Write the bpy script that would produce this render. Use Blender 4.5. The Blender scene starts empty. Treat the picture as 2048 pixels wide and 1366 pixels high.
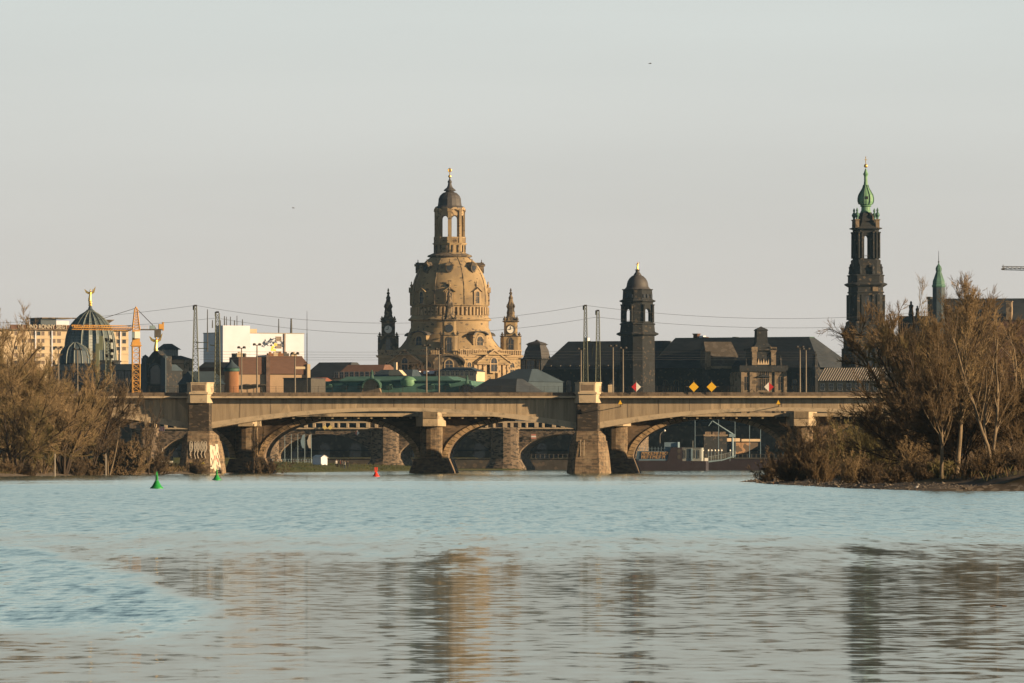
import bpy, math, random
import numpy as np
from math import sin, cos, tan, radians as R, pi, sqrt

S = bpy.context.scene
COL = S.collection

# ---------------------------------------------------------------- camera, sky, sun, exposure
F, HX, HY, CH = 15000.0, 1024.0, 926.0, 1.82      # focal length in photo pixels, vanishing point, camera height (m)
cam = bpy.data.cameras.new('camera'); cam_o = bpy.data.objects.new('camera', cam); COL.objects.link(cam_o)
cam.sensor_width = 36.0; cam.lens = 36.0 * F / 2048.0
cam.shift_y = (HY - 683.0) / 2048.0
cam.clip_start = 1.0; cam.clip_end = 60000.0
cam_o.location = (0, 0, CH); cam_o.rotation_euler = (R(90), 0, 0)
S.camera = cam_o

SKY0, SKY1, SKY2, SKY3, SKY4 = (.62, .565, .52), (.645, .605, .56), (.65, .685, .66), (.44, .55, .575), (.07, .14, .23)
EXPO = 1.0
SUN_AZ, SUN_EL = 70.0, 12.0                        # degrees right of straight back; elevation
sd = (sin(R(SUN_AZ)) * cos(R(SUN_EL)), -cos(R(SUN_AZ)) * cos(R(SUN_EL)), sin(R(SUN_EL)))
W = bpy.data.worlds.new('World'); S.world = W; W.use_nodes = True
wn, wl = W.node_tree.nodes, W.node_tree.links
bg = wn['Background']
sky = wn.new('ShaderNodeTexSky'); sky.sky_type = 'NISHITA'; sky.sun_disc = False
sky.sun_elevation = R(SUN_EL); sky.sun_rotation = R(90 + (90 - SUN_AZ))
sky.altitude = 100; sky.air_density = 1.0; sky.dust_density = 2.2; sky.ozone_density = 1.5
# milky evening haze band low over the horizon, clear sky above it
tcw = wn.new('ShaderNodeTexCoord'); sepw = wn.new('ShaderNodeSeparateXYZ'); wl.new(tcw.outputs['Generated'], sepw.inputs[0])
rampw = wn.new('ShaderNodeValToRGB'); wl.new(sepw.outputs[2], rampw.inputs[0])
BGS = 0.10
def sk(c): return [q / 2 ** EXPO / BGS / 8 for q in c] + [1]          # ramp holds values / 8 so that they stay under 1
er = rampw.color_ramp; er.elements[0].position = 0.0; er.elements[0].color = sk(SKY0)
er.elements[1].position = .5; er.elements[1].color = sk(SKY4)
for p, c in ((.018, SKY1), (.06, SKY2), (.2, SKY3)):
    e = er.elements.new(p); e.color = sk(c)
sc8 = wn.new('ShaderNodeVectorMath'); sc8.operation = 'SCALE'; sc8.inputs[3].default_value = 8.0; wl.new(rampw.outputs[0], sc8.inputs[0])
fac = wn.new('ShaderNodeMapRange'); fac.inputs[1].default_value = .12; fac.inputs[2].default_value = .55; fac.interpolation_type = 'SMOOTHSTEP'; wl.new(sepw.outputs[2], fac.inputs[0])
mul = wn.new('ShaderNodeMix'); mul.data_type = 'RGBA'; wl.new(fac.outputs[0], mul.inputs[0])
dim = wn.new('ShaderNodeVectorMath'); dim.operation = 'SCALE'; dim.inputs[3].default_value = .20; wl.new(sky.outputs['Color'], dim.inputs[0])
wl.new(sc8.outputs[0], mul.inputs[6]); wl.new(dim.outputs[0], mul.inputs[7])
mpw = wn.new('ShaderNodeMapping'); wl.new(tcw.outputs['Generated'], mpw.inputs[0]); mpw.inputs['Scale'].default_value = (5, 5, 45)
nzw = wn.new('ShaderNodeTexNoise'); nzw.inputs['Scale'].default_value = 1.3; nzw.inputs['Detail'].default_value = 4; wl.new(mpw.outputs[0], nzw.inputs['Vector'])
mrw = wn.new('ShaderNodeMapRange'); mrw.inputs[1].default_value = .3; mrw.inputs[2].default_value = .7; mrw.inputs[3].default_value = .965; mrw.inputs[4].default_value = 1.035; wl.new(nzw.outputs['Fac'], mrw.inputs[0])
unv = wn.new('ShaderNodeVectorMath'); unv.operation = 'SCALE'; wl.new(mul.outputs[2], unv.inputs[0]); wl.new(mrw.outputs[0], unv.inputs[3])
# the side of the sky opposite the low sun is dimmer
dts = wn.new('ShaderNodeVectorMath'); dts.operation = 'DOT_PRODUCT'; wl.new(tcw.outputs['Generated'], dts.inputs[0]); dts.inputs[1].default_value = (sin(R(SUN_AZ)), -cos(R(SUN_AZ)), 0)
ant = wn.new('ShaderNodeMapRange'); ant.interpolation_type = 'SMOOTHSTEP'; ant.inputs[1].default_value = -.92; ant.inputs[2].default_value = -.47; wl.new(dts.outputs['Value'], ant.inputs[0])
un2 = wn.new('ShaderNodeMix'); un2.data_type = 'RGBA'; un2.blend_type = 'MIX'; wl.new(ant.outputs[0], un2.inputs[0]); un2.inputs[6].default_value = (.14, .23, .34, 1); un2.inputs[7].default_value = (1, 1, 1, 1)
un3 = wn.new('ShaderNodeMix'); un3.data_type = 'RGBA'; un3.blend_type = 'MULTIPLY'; un3.inputs[0].default_value = 1; wl.new(unv.outputs[0], un3.inputs[6]); wl.new(un2.outputs[2], un3.inputs[7])
wl.new(un3.outputs[2], bg.inputs['Color'])
bg.inputs['Strength'].default_value = BGS

sun = bpy.data.lights.new('sun', 'SUN'); sun.energy = 5.0; sun.angle = R(0.5); sun.color = (1.0, 0.70, 0.39)
sun_o = bpy.data.objects.new('sun', sun); COL.objects.link(sun_o)
import mathutils
sun_o.rotation_euler = mathutils.Vector((-sd[0], -sd[1], -sd[2])).to_track_quat('-Z', 'Y').to_euler()
S.view_settings.view_transform = 'Standard'; S.view_settings.look = 'None'
S.view_settings.exposure = EXPO; S.view_settings.gamma = 1.0
S.render.engine = 'CYCLES'
S.cycles.max_bounces = 6; S.cycles.diffuse_bounces = 2; S.cycles.glossy_bounces = 3; S.cycles.transparent_max_bounces = 6
S.cycles.caustics_reflective = False; S.cycles.caustics_refractive = False
S.cycles.use_denoising = True

# ---------------------------------------------------------------- photo pixel <-> place
def PX(px, Y): return (px - HX) / F * Y
def PZ(py, Y): return CH + (HY - py) / F * Y

class Fr:
    """upright plane through the ground point seen at column px0, at distance Y0, turned by yaw degrees"""
    def __init__(s, px0, Y0, yaw=0.0, dep=0.0):
        s.g = R(yaw); s.X0 = PX(px0, Y0); s.Y0 = Y0; s.yaw = yaw
        s.Xp = s.X0 - sin(s.g) * dep; s.Yp = s.Y0 + cos(s.g) * dep
    def u(s, px):
        k = (px - HX) / F
        return (k * s.Yp - s.Xp) / (cos(s.g) - k * sin(s.g))
    def Y(s, u): return s.Yp + u * sin(s.g)
    def z(s, py, u=0.0): return CH + (HY - py) / F * s.Y(u)
    def at(s, px, py):
        u = s.u(px); return u, s.z(py, u)
    def dep(s, d): return Fr.__new_dep(s, d)
    @staticmethod
    def __new_dep(s, d):
        f = Fr.__new__(Fr); f.g, f.X0, f.Y0, f.yaw = s.g, s.X0, s.Y0, s.yaw
        f.Xp = s.X0 - sin(s.g) * d; f.Yp = s.Y0 + cos(s.g) * d; return f

# ---------------------------------------------------------------- objects
def tag(o, label=None, cat=None, group=None, kind=None):
    if label: o['label'] = label
    if cat: o['category'] = cat
    if group: o['group'] = group
    if kind: o['kind'] = kind
    return o
def thing(name, label, cat, loc=(0, 0, 0), yaw=0.0, group=None):
    o = bpy.data.objects.new(name, None); COL.objects.link(o); o.empty_display_size = 0.5
    o.location = loc; o.rotation_euler = (0, 0, R(yaw)); return tag(o, label, cat, group)
def link(name, me, parent=None):
    o = bpy.data.objects.new(name, me); COL.objects.link(o)
    if parent is not None: o.parent = parent
    return o
def copy_tree(o, parent=None):
    c = o.copy(); COL.objects.link(c)
    if parent is not None: c.parent = parent
    for ch in list(o.children): copy_tree(ch, c)
    return c

class MB:
    def __init__(s): s.v = []; s.f = []
    def pts(s, *p):
        i = len(s.v); s.v.extend(p); return list(range(i, i + len(p)))
    def face(s, *p): s.f.append(s.pts(*p))
    def box(s, x0, x1, y0, y1, z0, z1):
        a = s.pts((x0, y0, z0), (x1, y0, z0), (x1, y1, z0), (x0, y1, z0), (x0, y0, z1), (x1, y0, z1), (x1, y1, z1), (x0, y1, z1))
        for q in ((0, 3, 2, 1), (4, 5, 6, 7), (0, 1, 5, 4), (1, 2, 6, 5), (2, 3, 7, 6), (3, 0, 4, 7)): s.f.append([a[k] for k in q])
        return s
    def loft(s, rings, cap=True):
        """rings: lists of 3-D points, same count, counter-clockwise seen from above, bottom to top"""
        n = len(rings[0]); ids = [s.pts(*r) for r in rings]
        for a, b in zip(ids, ids[1:]):
            for k in range(n): s.f.append([a[k], a[(k + 1) % n], b[(k + 1) % n], b[k]])
        if cap: s.f.append(ids[0][::-1]); s.f.append(ids[-1])
        return s
    def prism(s, poly, z0, z1):
        return s.loft([[(x, y, z0) for x, y in poly], [(x, y, z1) for x, y in poly]])
    def slab(s, poly, y0, y1):
        """outline in x-z (counter-clockwise seen from the front, -y), pushed from y0 (front) to y1"""
        return s.loft([[(x, y1, z) for x, z in poly], [(x, y0, z) for x, z in poly]])
    def lathe(s, prof, n=16, rot=0.0, cx=0.0, cy=0.0, sy=1.0):
        rings = []
        for r, z in prof:
            r = max(r, 1e-3)
            rings.append([(cx + r * cos(rot + 2 * pi * k / n), cy + sy * r * sin(rot + 2 * pi * k / n), z) for k in range(n)])
        return s.loft(rings)
    def tube(s, p, q, r0, r1=None, n=5):
        r1 = r0 if r1 is None else r1
        p, q = np.array(p, float), np.array(q, float); d = q - p; L = np.linalg.norm(d)
        if L < 1e-9: return s
        d /= L; a = np.cross(d, (0, 0, 1) if abs(d[2]) < .9 else (1, 0, 0)); a /= np.linalg.norm(a); b = np.cross(d, a)
        ring = lambda c, r: [tuple(c + r * (cos(t) * a + sin(t) * b)) for t in (2 * pi * k / n for k in range(n))]
        return s.loft([ring(p, r0), ring(q, r1)][::1])
    def path(s, P, r, n=4):
        for a, b in zip(P, P[1:]): s.tube(a, b, r, r, n)
        return s
    def ball(s, c, r, n=10, m=6, sz=1.0):
        return s.lathe([(r * sin(pi * k / m), c[2] - sz * r * cos(pi * k / m)) for k in range(m + 1)], n, 0, c[0], c[1])
    def mesh(s, name, m, smooth=False):
        me = bpy.data.meshes.new(name); me.from_pydata([tuple(map(float, p)) for p in s.v], [], s.f)
        me.materials.append(m)
        import bmesh
        bm = bmesh.new(); bm.from_mesh(me); bmesh.ops.recalc_face_normals(bm, faces=bm.faces)
        bm.to_mesh(me); bm.free()
        if smooth:
            me.polygons.foreach_set('use_smooth', [True] * len(me.polygons)); me.set_sharp_from_angle(angle=R(40))
        me.update(); return me
    def build(s, name, m, parent=None, smooth=False): return link(name, s.mesh(name, m, smooth), parent)

def np_mesh(name, V, Q, m, smooth=False):
    me = bpy.data.meshes.new(name); k = Q.shape[1]
    me.vertices.add(len(V)); me.vertices.foreach_set('co', V.astype(np.float32).ravel())
    me.loops.add(Q.size); me.loops.foreach_set('vertex_index', Q.astype(np.int32).ravel())
    me.polygons.add(len(Q)); me.polygons.foreach_set('loop_start', np.arange(0, Q.size, k, dtype=np.int32))
    me.update(calc_edges=True)
    if smooth: me.polygons.foreach_set('use_smooth', np.ones(len(Q), bool))
    me.materials.append(m); return me

# ---------------------------------------------------------------- materials
KA = (.77, .785, .83)                                 # neutral albedo trim shared by every matte surface
def mat(name, col, var=.25, scale=1.0, st=(1, 1, 1), rough=.85, metal=0.0, spot=None, spot_s=.25, spot_t=.58, spot_st=(1, 1, 1), soft=.06, cell=None, cell_s=1.0, cell_t=.15, cell_st=(1, 1, 1), bump=.0, spec=.3, joints=None):
    K = (1, 1, 1) if metal > .5 or name.startswith(('sign', 'buoy', 'crane_y', 'gilding', 'white_render')) else KA
    col, spot, cell = [tuple(c * k for c, k in zip(q, K)) if q else None for q in (col, spot, cell)]
    m = bpy.data.materials.new(name); m.use_nodes = True; n, l = m.node_tree.nodes, m.node_tree.links
    b = n['Principled BSDF']; b.inputs['Roughness'].default_value = rough; b.inputs['Metallic'].default_value = metal
    b.inputs['Specular IOR Level'].default_value = spec
    if rough > .7: b.inputs['Diffuse Roughness'].default_value = .9
    tc = n.new('ShaderNodeTexCoord')
    def mapped(sc, s):
        mp = n.new('ShaderNodeMapping'); l.new(tc.outputs['Object'], mp.inputs[0]); mp.inputs['Scale'].default_value = [sc * q for q in s]; return mp.outputs[0]
    nz = n.new('ShaderNodeTexNoise'); nz.inputs['Scale'].default_value = 1.0; nz.inputs['Detail'].default_value = 5; nz.inputs['Roughness'].default_value = .65
    l.new(mapped(scale, st), nz.inputs['Vector'])
    rp = n.new('ShaderNodeValToRGB'); l.new(nz.outputs['Fac'], rp.inputs[0])
    rp.color_ramp.elements[0].position = .3; rp.color_ramp.elements[1].position = .7
    rp.color_ramp.elements[0].color = [c * (1 - var) for c in col] + [1]; rp.color_ramp.elements[1].color = [min(1, c * (1 + var)) for c in col] + [1]
    out = rp.outputs[0]
    def mix(fac, c2, out):
        mx = n.new('ShaderNodeMix'); mx.data_type = 'RGBA'; l.new(fac, mx.inputs[0]); l.new(out, mx.inputs[6]); mx.inputs[7].default_value = list(c2) + [1]; return mx.outputs[2]
    if cell:
        vo = n.new('ShaderNodeTexVoronoi'); vo.inputs['Scale'].default_value = 1.0; l.new(mapped(cell_s, cell_st), vo.inputs['Vector'])
        sp = n.new('ShaderNodeSeparateColor'); l.new(vo.outputs['Color'], sp.inputs[0])
        lt = n.new('ShaderNodeMath'); lt.operation = 'LESS_THAN'; lt.inputs[1].default_value = cell_t; l.new(sp.outputs[0], lt.inputs[0])
        out = mix(lt.outputs[0], cell, out)
    if joints:
        mp = n.new('ShaderNodeMapping'); l.new(tc.outputs['Object'], mp.inputs[0]); mp.inputs['Rotation'].default_value = (R(-90), 0, 0)
        br = n.new('ShaderNodeTexBrick'); l.new(mp.outputs[0], br.inputs['Vector']); br.inputs['Scale'].default_value = 1.0
        br.inputs['Brick Width'].default_value = joints[0]; br.inputs['Row Height'].default_value = joints[1]; br.inputs['Mortar Size'].default_value = joints[2]
        out = mix(br.outputs['Fac'], joints[3], out)
    if spot:
        n2 = n.new('ShaderNodeTexNoise'); n2.inputs['Scale'].default_value = 1.0; n2.inputs['Detail'].default_value = 6; n2.inputs['Roughness'].default_value = .7
        l.new(mapped(spot_s, spot_st), n2.inputs['Vector'])
        mr = n.new('ShaderNodeMapRange'); mr.inputs[1].default_value = spot_t - soft; mr.inputs[2].default_value = spot_t + soft; l.new(n2.outputs['Fac'], mr.inputs[0])
        out = mix(mr.outputs[0], spot, out)
    l.new(out, b.inputs['Base Color'])
    if bump:
        bp = n.new('ShaderNodeBump'); bp.inputs['Strength'].default_value = .6; bp.inputs['Distance'].default_value = bump
        l.new(nz.outputs['Fac'], bp.inputs['Height']); l.new(bp.outputs[0], b.inputs['Normal'])
    return m

M = {}
M['concrete'] = mat('pale_concrete', (.72, .56, .355), .14, .8, (1, 1, .35), cell=(.56, .44, .29), cell_s=1.0, cell_st=(.085, .01, .02), cell_t=.4, spot=(.34, .26, .17), spot_s=.9, spot_st=(1, 1, .10), spot_t=.56, soft=.12, bump=.03)
M['concrete_light'] = mat('light_concrete', (.72, .58, .39), .12, .6, spot=(.30, .25, .18), spot_s=.7, spot_t=.62, soft=.1)
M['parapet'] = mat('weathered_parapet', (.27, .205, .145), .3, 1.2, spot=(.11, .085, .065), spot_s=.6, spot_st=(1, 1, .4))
M['darkstone'] = mat('sooty_stone', (.058, .048, .039), .35, 1.6, (.6, .6, 1.6), cell=(.14, .105, .075), cell_s=2.4, cell_st=(.5, .5, 1.4), cell_t=.15, joints=(1.2, .55, .03, (.035, .03, .026)), bump=.08)
M['pierstone'] = mat('pier_stone', (.26, .185, .115), .3, 1.2, (.6, .6, 1.4), cell=(.13, .10, .07), cell_s=2.4, cell_st=(.5, .5, 1.4), cell_t=.28, spot=(.40, .31, .20), spot_s=.5, spot_t=.60, soft=.12, joints=(1.3, .6, .03, (.08, .06, .045)), bump=.08)
M['archstone'] = mat('arch_stone', (.25, .175, .11), .35, .9, (.7, .7, 1.3), cell=(.14, .105, .075), cell_s=2.2, cell_st=(.5, .5, 1.5), cell_t=.25, spot=(.15, .11, .075), spot_s=.4, spot_t=.58, soft=.12, bump=.08)
M['ringstone'] = mat('ring_stone', (.62, .44, .25), .25, 1.2, cell=(.42, .30, .17), cell_s=1.4, cell_t=.25, bump=.05)
M['oldsand'] = mat('old_sandstone', (.24, .18, .125), .4, 1.0, cell=(.08, .065, .05), cell_s=2.2, cell_st=(.6, .6, 1.5), cell_t=.33, bump=.08)
M['newsand'] = mat('new_sandstone', (.74, .58, .38), .15, .6)
M['fk'] = mat('church_sandstone', (.51, .375, .205), .16, .25, cell=(.17, .135, .095), cell_s=1.5, cell_st=(.7, .7, 1.3), cell_t=.07, spot=(.31, .23, .14), spot_s=.1, spot_t=.55, soft=.1)
M['fk_dark'] = mat('church_soot_and_shade_stone', (.13, .105, .08), .35, .8, cell=(.33, .25, .155), cell_s=.9, cell_t=.3)  # sooty stone; also the painted shade on the left stair tower
M['fk_trim'] = mat('church_trim_stone', (.60, .45, .27), .12, .6, cell=(.2, .15, .1), cell_s=1.6, cell_t=.10)
M['lead'] = mat('lead_roof', (.085, .08, .08), .2, .6, rough=.6)
M['gold'] = mat('gilding', (.83, .56, .16), .15, 1.0, rough=.38, metal=.85)
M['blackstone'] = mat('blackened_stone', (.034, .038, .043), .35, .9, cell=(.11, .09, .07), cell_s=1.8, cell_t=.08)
M['hk'] = mat('blackened_tower_stone', (.034, .037, .041), .35, .8, cell=(.15, .115, .08), cell_s=1.6, cell_t=.07, spot=(.085, .07, .055), spot_s=.3, spot_t=.62)
M['slate'] = mat('slate_roof', (.036, .044, .055), .35, .9, (.5, .5, 2.5), rough=.7, spot=(.055, .062, .07), spot_s=.2, spot_st=(.5, .5, 2), spot_t=.55)
M['slate_blue'] = mat('blue_grey_roof', (.055, .08, .10), .18, .4, rough=.6)
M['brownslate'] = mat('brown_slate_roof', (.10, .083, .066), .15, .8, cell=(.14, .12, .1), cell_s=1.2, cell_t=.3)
M['copper'] = mat('green_copper', (.085, .19, .15), .3, .35, (1, 1, .3), rough=.6)
M['copper_dark'] = mat('dark_green_copper', (.05, .115, .09), .25, .5, rough=.6)
M['copper_bright'] = mat('bright_green_copper', (.17, .34, .20), .3, .9, (1, 1, .3), rough=.5)
M['glassdome'] = mat('dome_glass', (.125, .16, .16), .3, .8, rough=.25, spec=.6)
M['domerib'] = mat('dome_rib_metal', (.20, .23, .215), .15, 1, rough=.5)
M['white'] = mat('white_render', (.72, .75, .84), .05, .2)
M['cream'] = mat('cream_render', (.80, .66, .45), .08, .3, spot=(.70, .56, .37), spot_s=.15, spot_t=.6)
M['creamwall'] = mat('warm_render', (.60, .43, .27), .08, .3)
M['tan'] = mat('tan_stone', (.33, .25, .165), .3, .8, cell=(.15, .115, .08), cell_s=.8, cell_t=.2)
M['brownroof'] = mat('brown_tile_roof', (.225, .125, .088), .12, .5, (1, 1, 3))
M['redroof'] = mat('red_tile_roof', (.30, .105, .065), .15, .7)
M['rust'] = mat('orange_plaster', (.42, .20, .09), .12, .6)
M['brickred'] = mat('dull_brick', (.17, .085, .055), .25, .5)
M['pane'] = mat('window_pane', (.030, .034, .040), .3, .8, rough=.15, spec=.6)
M['panebrown'] = mat('curtained_pane', (.15, .10, .075), .5, .6, rough=.3)
M['frame'] = mat('window_frame', (.55, .50, .42), .1, 1)
M['steel'] = mat('grey_green_steel', (.085, .10, .075), .2, 1.5, rough=.6)
M['steel_light'] = mat('mast_green', (.21, .235, .15), .12, 1, rough=.6)
M['pole'] = mat('pole_metal', (.22, .19, .15), .15, 1, rough=.55)
M['darkpole'] = mat('dark_pole_metal', (.05, .046, .042), .2, 1, rough=.6)
M['wire'] = mat('wire_metal', (.16, .16, .16), .1, 1, rough=.6)
M['crane'] = mat('crane_yellow', (.54, .29, .07), .12, .6, rough=.5)
M['cranegrey'] = mat('crane_grey', (.10, .09, .075), .2, .7, rough=.6)
M['craneblue'] = mat('grey_blue_steel', (.26, .36, .40), .12, .7, rough=.5)
M['yellow'] = mat('sign_yellow', (.80, .47, .035), .06, 2, rough=.5)
M['paleyellow'] = mat('sign_pale_yellow', (.80, .62, .22), .05, 2, rough=.5)
M['red'] = mat('sign_red', (.52, .03, .035), .06, 2, rough=.5)
M['redwhite'] = mat('faded_pink_red', (.72, .28, .2), .1, 2, rough=.6)
M['signwhite'] = mat('sign_white', (.80, .78, .72), .05, 2, rough=.5)
M['black'] = mat('black_paint', (.015, .015, .016), .2, 2, rough=.6)
M['buoygreen'] = mat('buoy_green', (.02, .27, .06), .2, 1.5, rough=.4, spec=.5)
M['buoyred'] = mat('buoy_red', (.62, .045, .025), .15, 1.5, rough=.45)
M['hull'] = mat('dark_maroon_hull', (.045, .032, .036), .2, .5, rough=.5)
M['hullblue'] = mat('blue_panel', (.09, .15, .20), .12, .5, rough=.6)
M['paleblue'] = mat('pale_blue_panel', (.20, .29, .35), .08, .5, rough=.6)
M['letters'] = mat('faded_gold_letters', (.66, .42, .20), .2, 1.5)
M['cabin'] = mat('cabin_white', (.38, .40, .37), .12, .6)
M['graf_white'] = mat('white_spray_paint', (.74, .66, .52), .1, 1.2, spot=(.5, .42, .32), spot_s=1.2, spot_t=.62)
M['graf_yellow'] = mat('yellow_spray_paint', (.62, .50, .05), .1, 1.2)
M['bark'] = mat('brown_bark', (.135, .095, .062), .35, 2.5)
M['bark_dark'] = mat('dark_bark', (.070, .050, .036), .35, 2.5)
M['bark_pale'] = mat('pale_bark', (.27, .205, .13), .35, 2.0, spot=(.12, .09, .06), spot_s=1.5, spot_t=.6)
M['bark_green'] = mat('mossy_bark', (.13, .115, .055), .35, 2.0)
def soil(name, a, b, c):
    m = mat(name, a, .35, .45, rough=1.0, spot=b, spot_s=.12, spot_t=.52, soft=.08, cell=c, cell_s=1.6, cell_t=.2, spec=.1); return m
M['soil'] = soil('bank_soil', (.15, .105, .065), (.12, .105, .045), (.22, .165, .105))
M['gravel'] = mat('shore_gravel', (.155, .125, .095), .4, 1.2, rough=1.0, cell=(.30, .25, .19), cell_s=3.0, cell_t=.22, spec=.1)
M['meadow'] = mat('meadow_grass', (.085, .105, .035), .3, .3, rough=1.0, spot=(.135, .12, .055), spot_s=.08, spot_t=.52, soft=.1, spec=.1)
M['gull'] = mat('white_plumage', (.78, .74, .68), .05, 6)
M['grey_plumage'] = mat('grey_plumage', (.16, .155, .15), .2, 6)
M['skin'] = mat('skin', (.42, .26, .18), .05, 6)
M['cloth_dark'] = mat('dark_clothing', (.03, .027, .03), .2, 4)
M['cloth_blue'] = mat('blue_clothing', (.06, .09, .15), .2, 4)
M['cloth_white'] = mat('white_clothing', (.72, .68, .62), .08, 4)
M['cloth_red'] = mat('red_clothing', (.25, .06, .04), .1, 4)
M['cloth_grey'] = mat('grey_clothing', (.15, .14, .14), .15, 4)
# ---------------------------------------------------------------- water, banks, ground
LB = np.array([(300, -400), (700, -150), (900, -76), (1011, -69), (1137, -62.5), (1270, -53), (1330, -48), (1400, -43), (1500, -37.5), (1700, -24.5), (1820, -20), (1890, -8), (1930, 2), (1970, 5), (2005, 5)], float)
RB = np.array([(300, 4000), (455, 400), (478, 60), (487, 27), (535, 24), (607, 23.2), (650, 22.4), (738, 22.6), (800, 26), (900, 34), (1100, 50), (1330, 66), (1500, 78), (2005, 130)], float)
def vnoise(x, y, s, seed=0):
    x = x / s + seed * 17.3; y = y / s + seed * 9.1
    xi, yi = np.floor(x), np.floor(y); fx, fy = x - xi, y - yi
    h = lambda a, b: np.modf(np.abs(np.sin(a * 127.1 + b * 311.7 + seed) * 43758.5453))[0]
    fx = fx * fx * (3 - 2 * fx); fy = fy * fy * (3 - 2 * fy)
    return (h(xi, yi) * (1 - fx) + h(xi + 1, yi) * fx) * (1 - fy) + (h(xi, yi + 1) * (1 - fx) + h(xi + 1, yi + 1) * fx) * fy - .5
def ground_z(x, y):
    x = np.asarray(x, float); y = np.asarray(y, float)
    wob = 2.0 * vnoise(x, y, 14, 1) + 1.0 * vnoise(x, y, 5, 2)
    dl = np.interp(y, LB[:, 0], LB[:, 1]) - x + wob * .6
    dr = x - np.interp(y, RB[:, 0], RB[:, 1]) + wob * .35
    dq = np.where(y > 2035, 40.0, -40.0)
    zl = np.interp(dl, [-30, -3, 0, 2, 8, 30, 120], [-3, -.6, 0, .35, 1.0, 1.9, 3.2])
    zl = np.minimum(zl, np.interp(y, [1720, 1860], [4, .35]))
    zr = np.interp(dr, [-30, -3, 0, 1.2, 4.5, 7.5, 18, 80], [-3, -.6, 0, .16, .42, 1.1, 1.7, 3.2])
    z = np.maximum(np.maximum(zl, zr), np.where(y > 2035, 3.2, -3.0))
    z = z + np.where(z > .5, .5 * vnoise(x, y, 7, 3) + .25 * vnoise(x, y, 2.5, 4), .06 * vnoise(x, y, 3, 5))
    return np.where((y > 2000), np.clip(z, -3, 3.3), z)
xs = np.unique(np.concatenate([np.linspace(-3000, -500, 12), np.linspace(-500, -130, 30), np.arange(-130, 130.1, 1.0), np.linspace(130, 500, 30), np.linspace(500, 3000, 12)]))
ys = np.unique(np.concatenate([np.linspace(-300, 430, 12), np.arange(430, 780, 1.5), np.arange(780, 2045, 5.0), np.linspace(2050, 3000, 30), np.linspace(3000, 7000, 14)]))
XX, YY = np.meshgrid(xs, ys)
ZZ = ground_z(XX, YY)
V = np.stack([XX, YY, ZZ], -1).reshape(-1, 3)
nx_, ny_ = len(xs), len(ys)
ii = (np.arange(ny_ - 1)[:, None] * nx_ + np.arange(nx_ - 1)[None, :]).reshape(-1)
Q = np.stack([ii, ii + 1, ii + 1 + nx_, ii + nx_], 1)
# one ground sheet: gravel at the waterline, dead grass on the banks, green meadow beyond the bridge
gm = bpy.data.materials.new('ground_cover'); gm.use_nodes = True
def graft(dst, src):
    """copy the colour network of material src into dst, return its base-colour socket"""
    n, l = dst.node_tree.nodes, dst.node_tree.links; mp = {}
    for a in src.node_tree.nodes:
        if a.bl_idname in ('ShaderNodeOutputMaterial', 'ShaderNodeBsdfPrincipled'): continue
        b = n.new(a.bl_idname); mp[a.name] = b
        for p in ('operation', 'data_type', 'blend_type'):
            if hasattr(a, p): setattr(b, p, getattr(a, p))
        for i, q in enumerate(a.inputs):
            try: b.inputs[i].default_value = q.default_value
            except Exception: pass
        if a.bl_idname == 'ShaderNodeValToRGB':
            for k in (0, 1):
                b.color_ramp.elements[k].position = a.color_ramp.elements[k].position; b.color_ramp.elements[k].color = a.color_ramp.elements[k].color
    res = None
    for k in src.node_tree.links:
        if k.to_node.bl_idname == 'ShaderNodeBsdfPrincipled':
            if k.to_socket.name == 'Base Color': res = mp[k.from_node.name].outputs[list(k.from_node.outputs).index(k.from_socket)]
        elif k.to_node.name in mp and k.from_node.name in mp:
            l.new(mp[k.from_node.name].outputs[list(k.from_node.outputs).index(k.from_socket)], mp[k.to_node.name].inputs[list(k.to_node.inputs).index(k.to_socket)])
    return res
gn, gl = gm.node_tree.nodes, gm.node_tree.links
cs, cg, cmw = graft(gm, M['soil']), graft(gm, M['gravel']), graft(gm, M['meadow'])
geo = gn.new('ShaderNodeNewGeometry'); sx = gn.new('ShaderNodeSeparateXYZ'); gl.new(geo.outputs['Position'], sx.inputs[0])
def mrange(v, a, b):
    q = gn.new('ShaderNodeMapRange'); q.inputs[1].default_value = a; q.inputs[2].default_value = b; gl.new(v, q.inputs[0]); return q.outputs[0]
def mixc(f, a, b):
    q = gn.new('ShaderNodeMix'); q.data_type = 'RGBA'; gl.new(f, q.inputs[0]); gl.new(a, q.inputs[6]); gl.new(b, q.inputs[7]); return q.outputs[2]
c1 = mixc(mrange(sx.outputs[2], .35, .6), cg, cs)
c2 = mixc(mrange(sx.outputs[1], 1340, 1400), c1, cmw)
gb = gn['Principled BSDF']; gl.new(c2, gb.inputs['Base Color']); gb.inputs['Roughness'].default_value = 1.0; gb.inputs['Specular IOR Level'].default_value = .1
tag(link('ground', np_mesh('ground', V, Q, gm, True)), kind='structure')

# water: still reach near the camera, wind-ruffled farther out and in a patch by the near left side
wm = bpy.data.materials.new('river_water'); wm.use_nodes = True
n, l = wm.node_tree.nodes, wm.node_tree.links; b = n['Principled BSDF']

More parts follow.
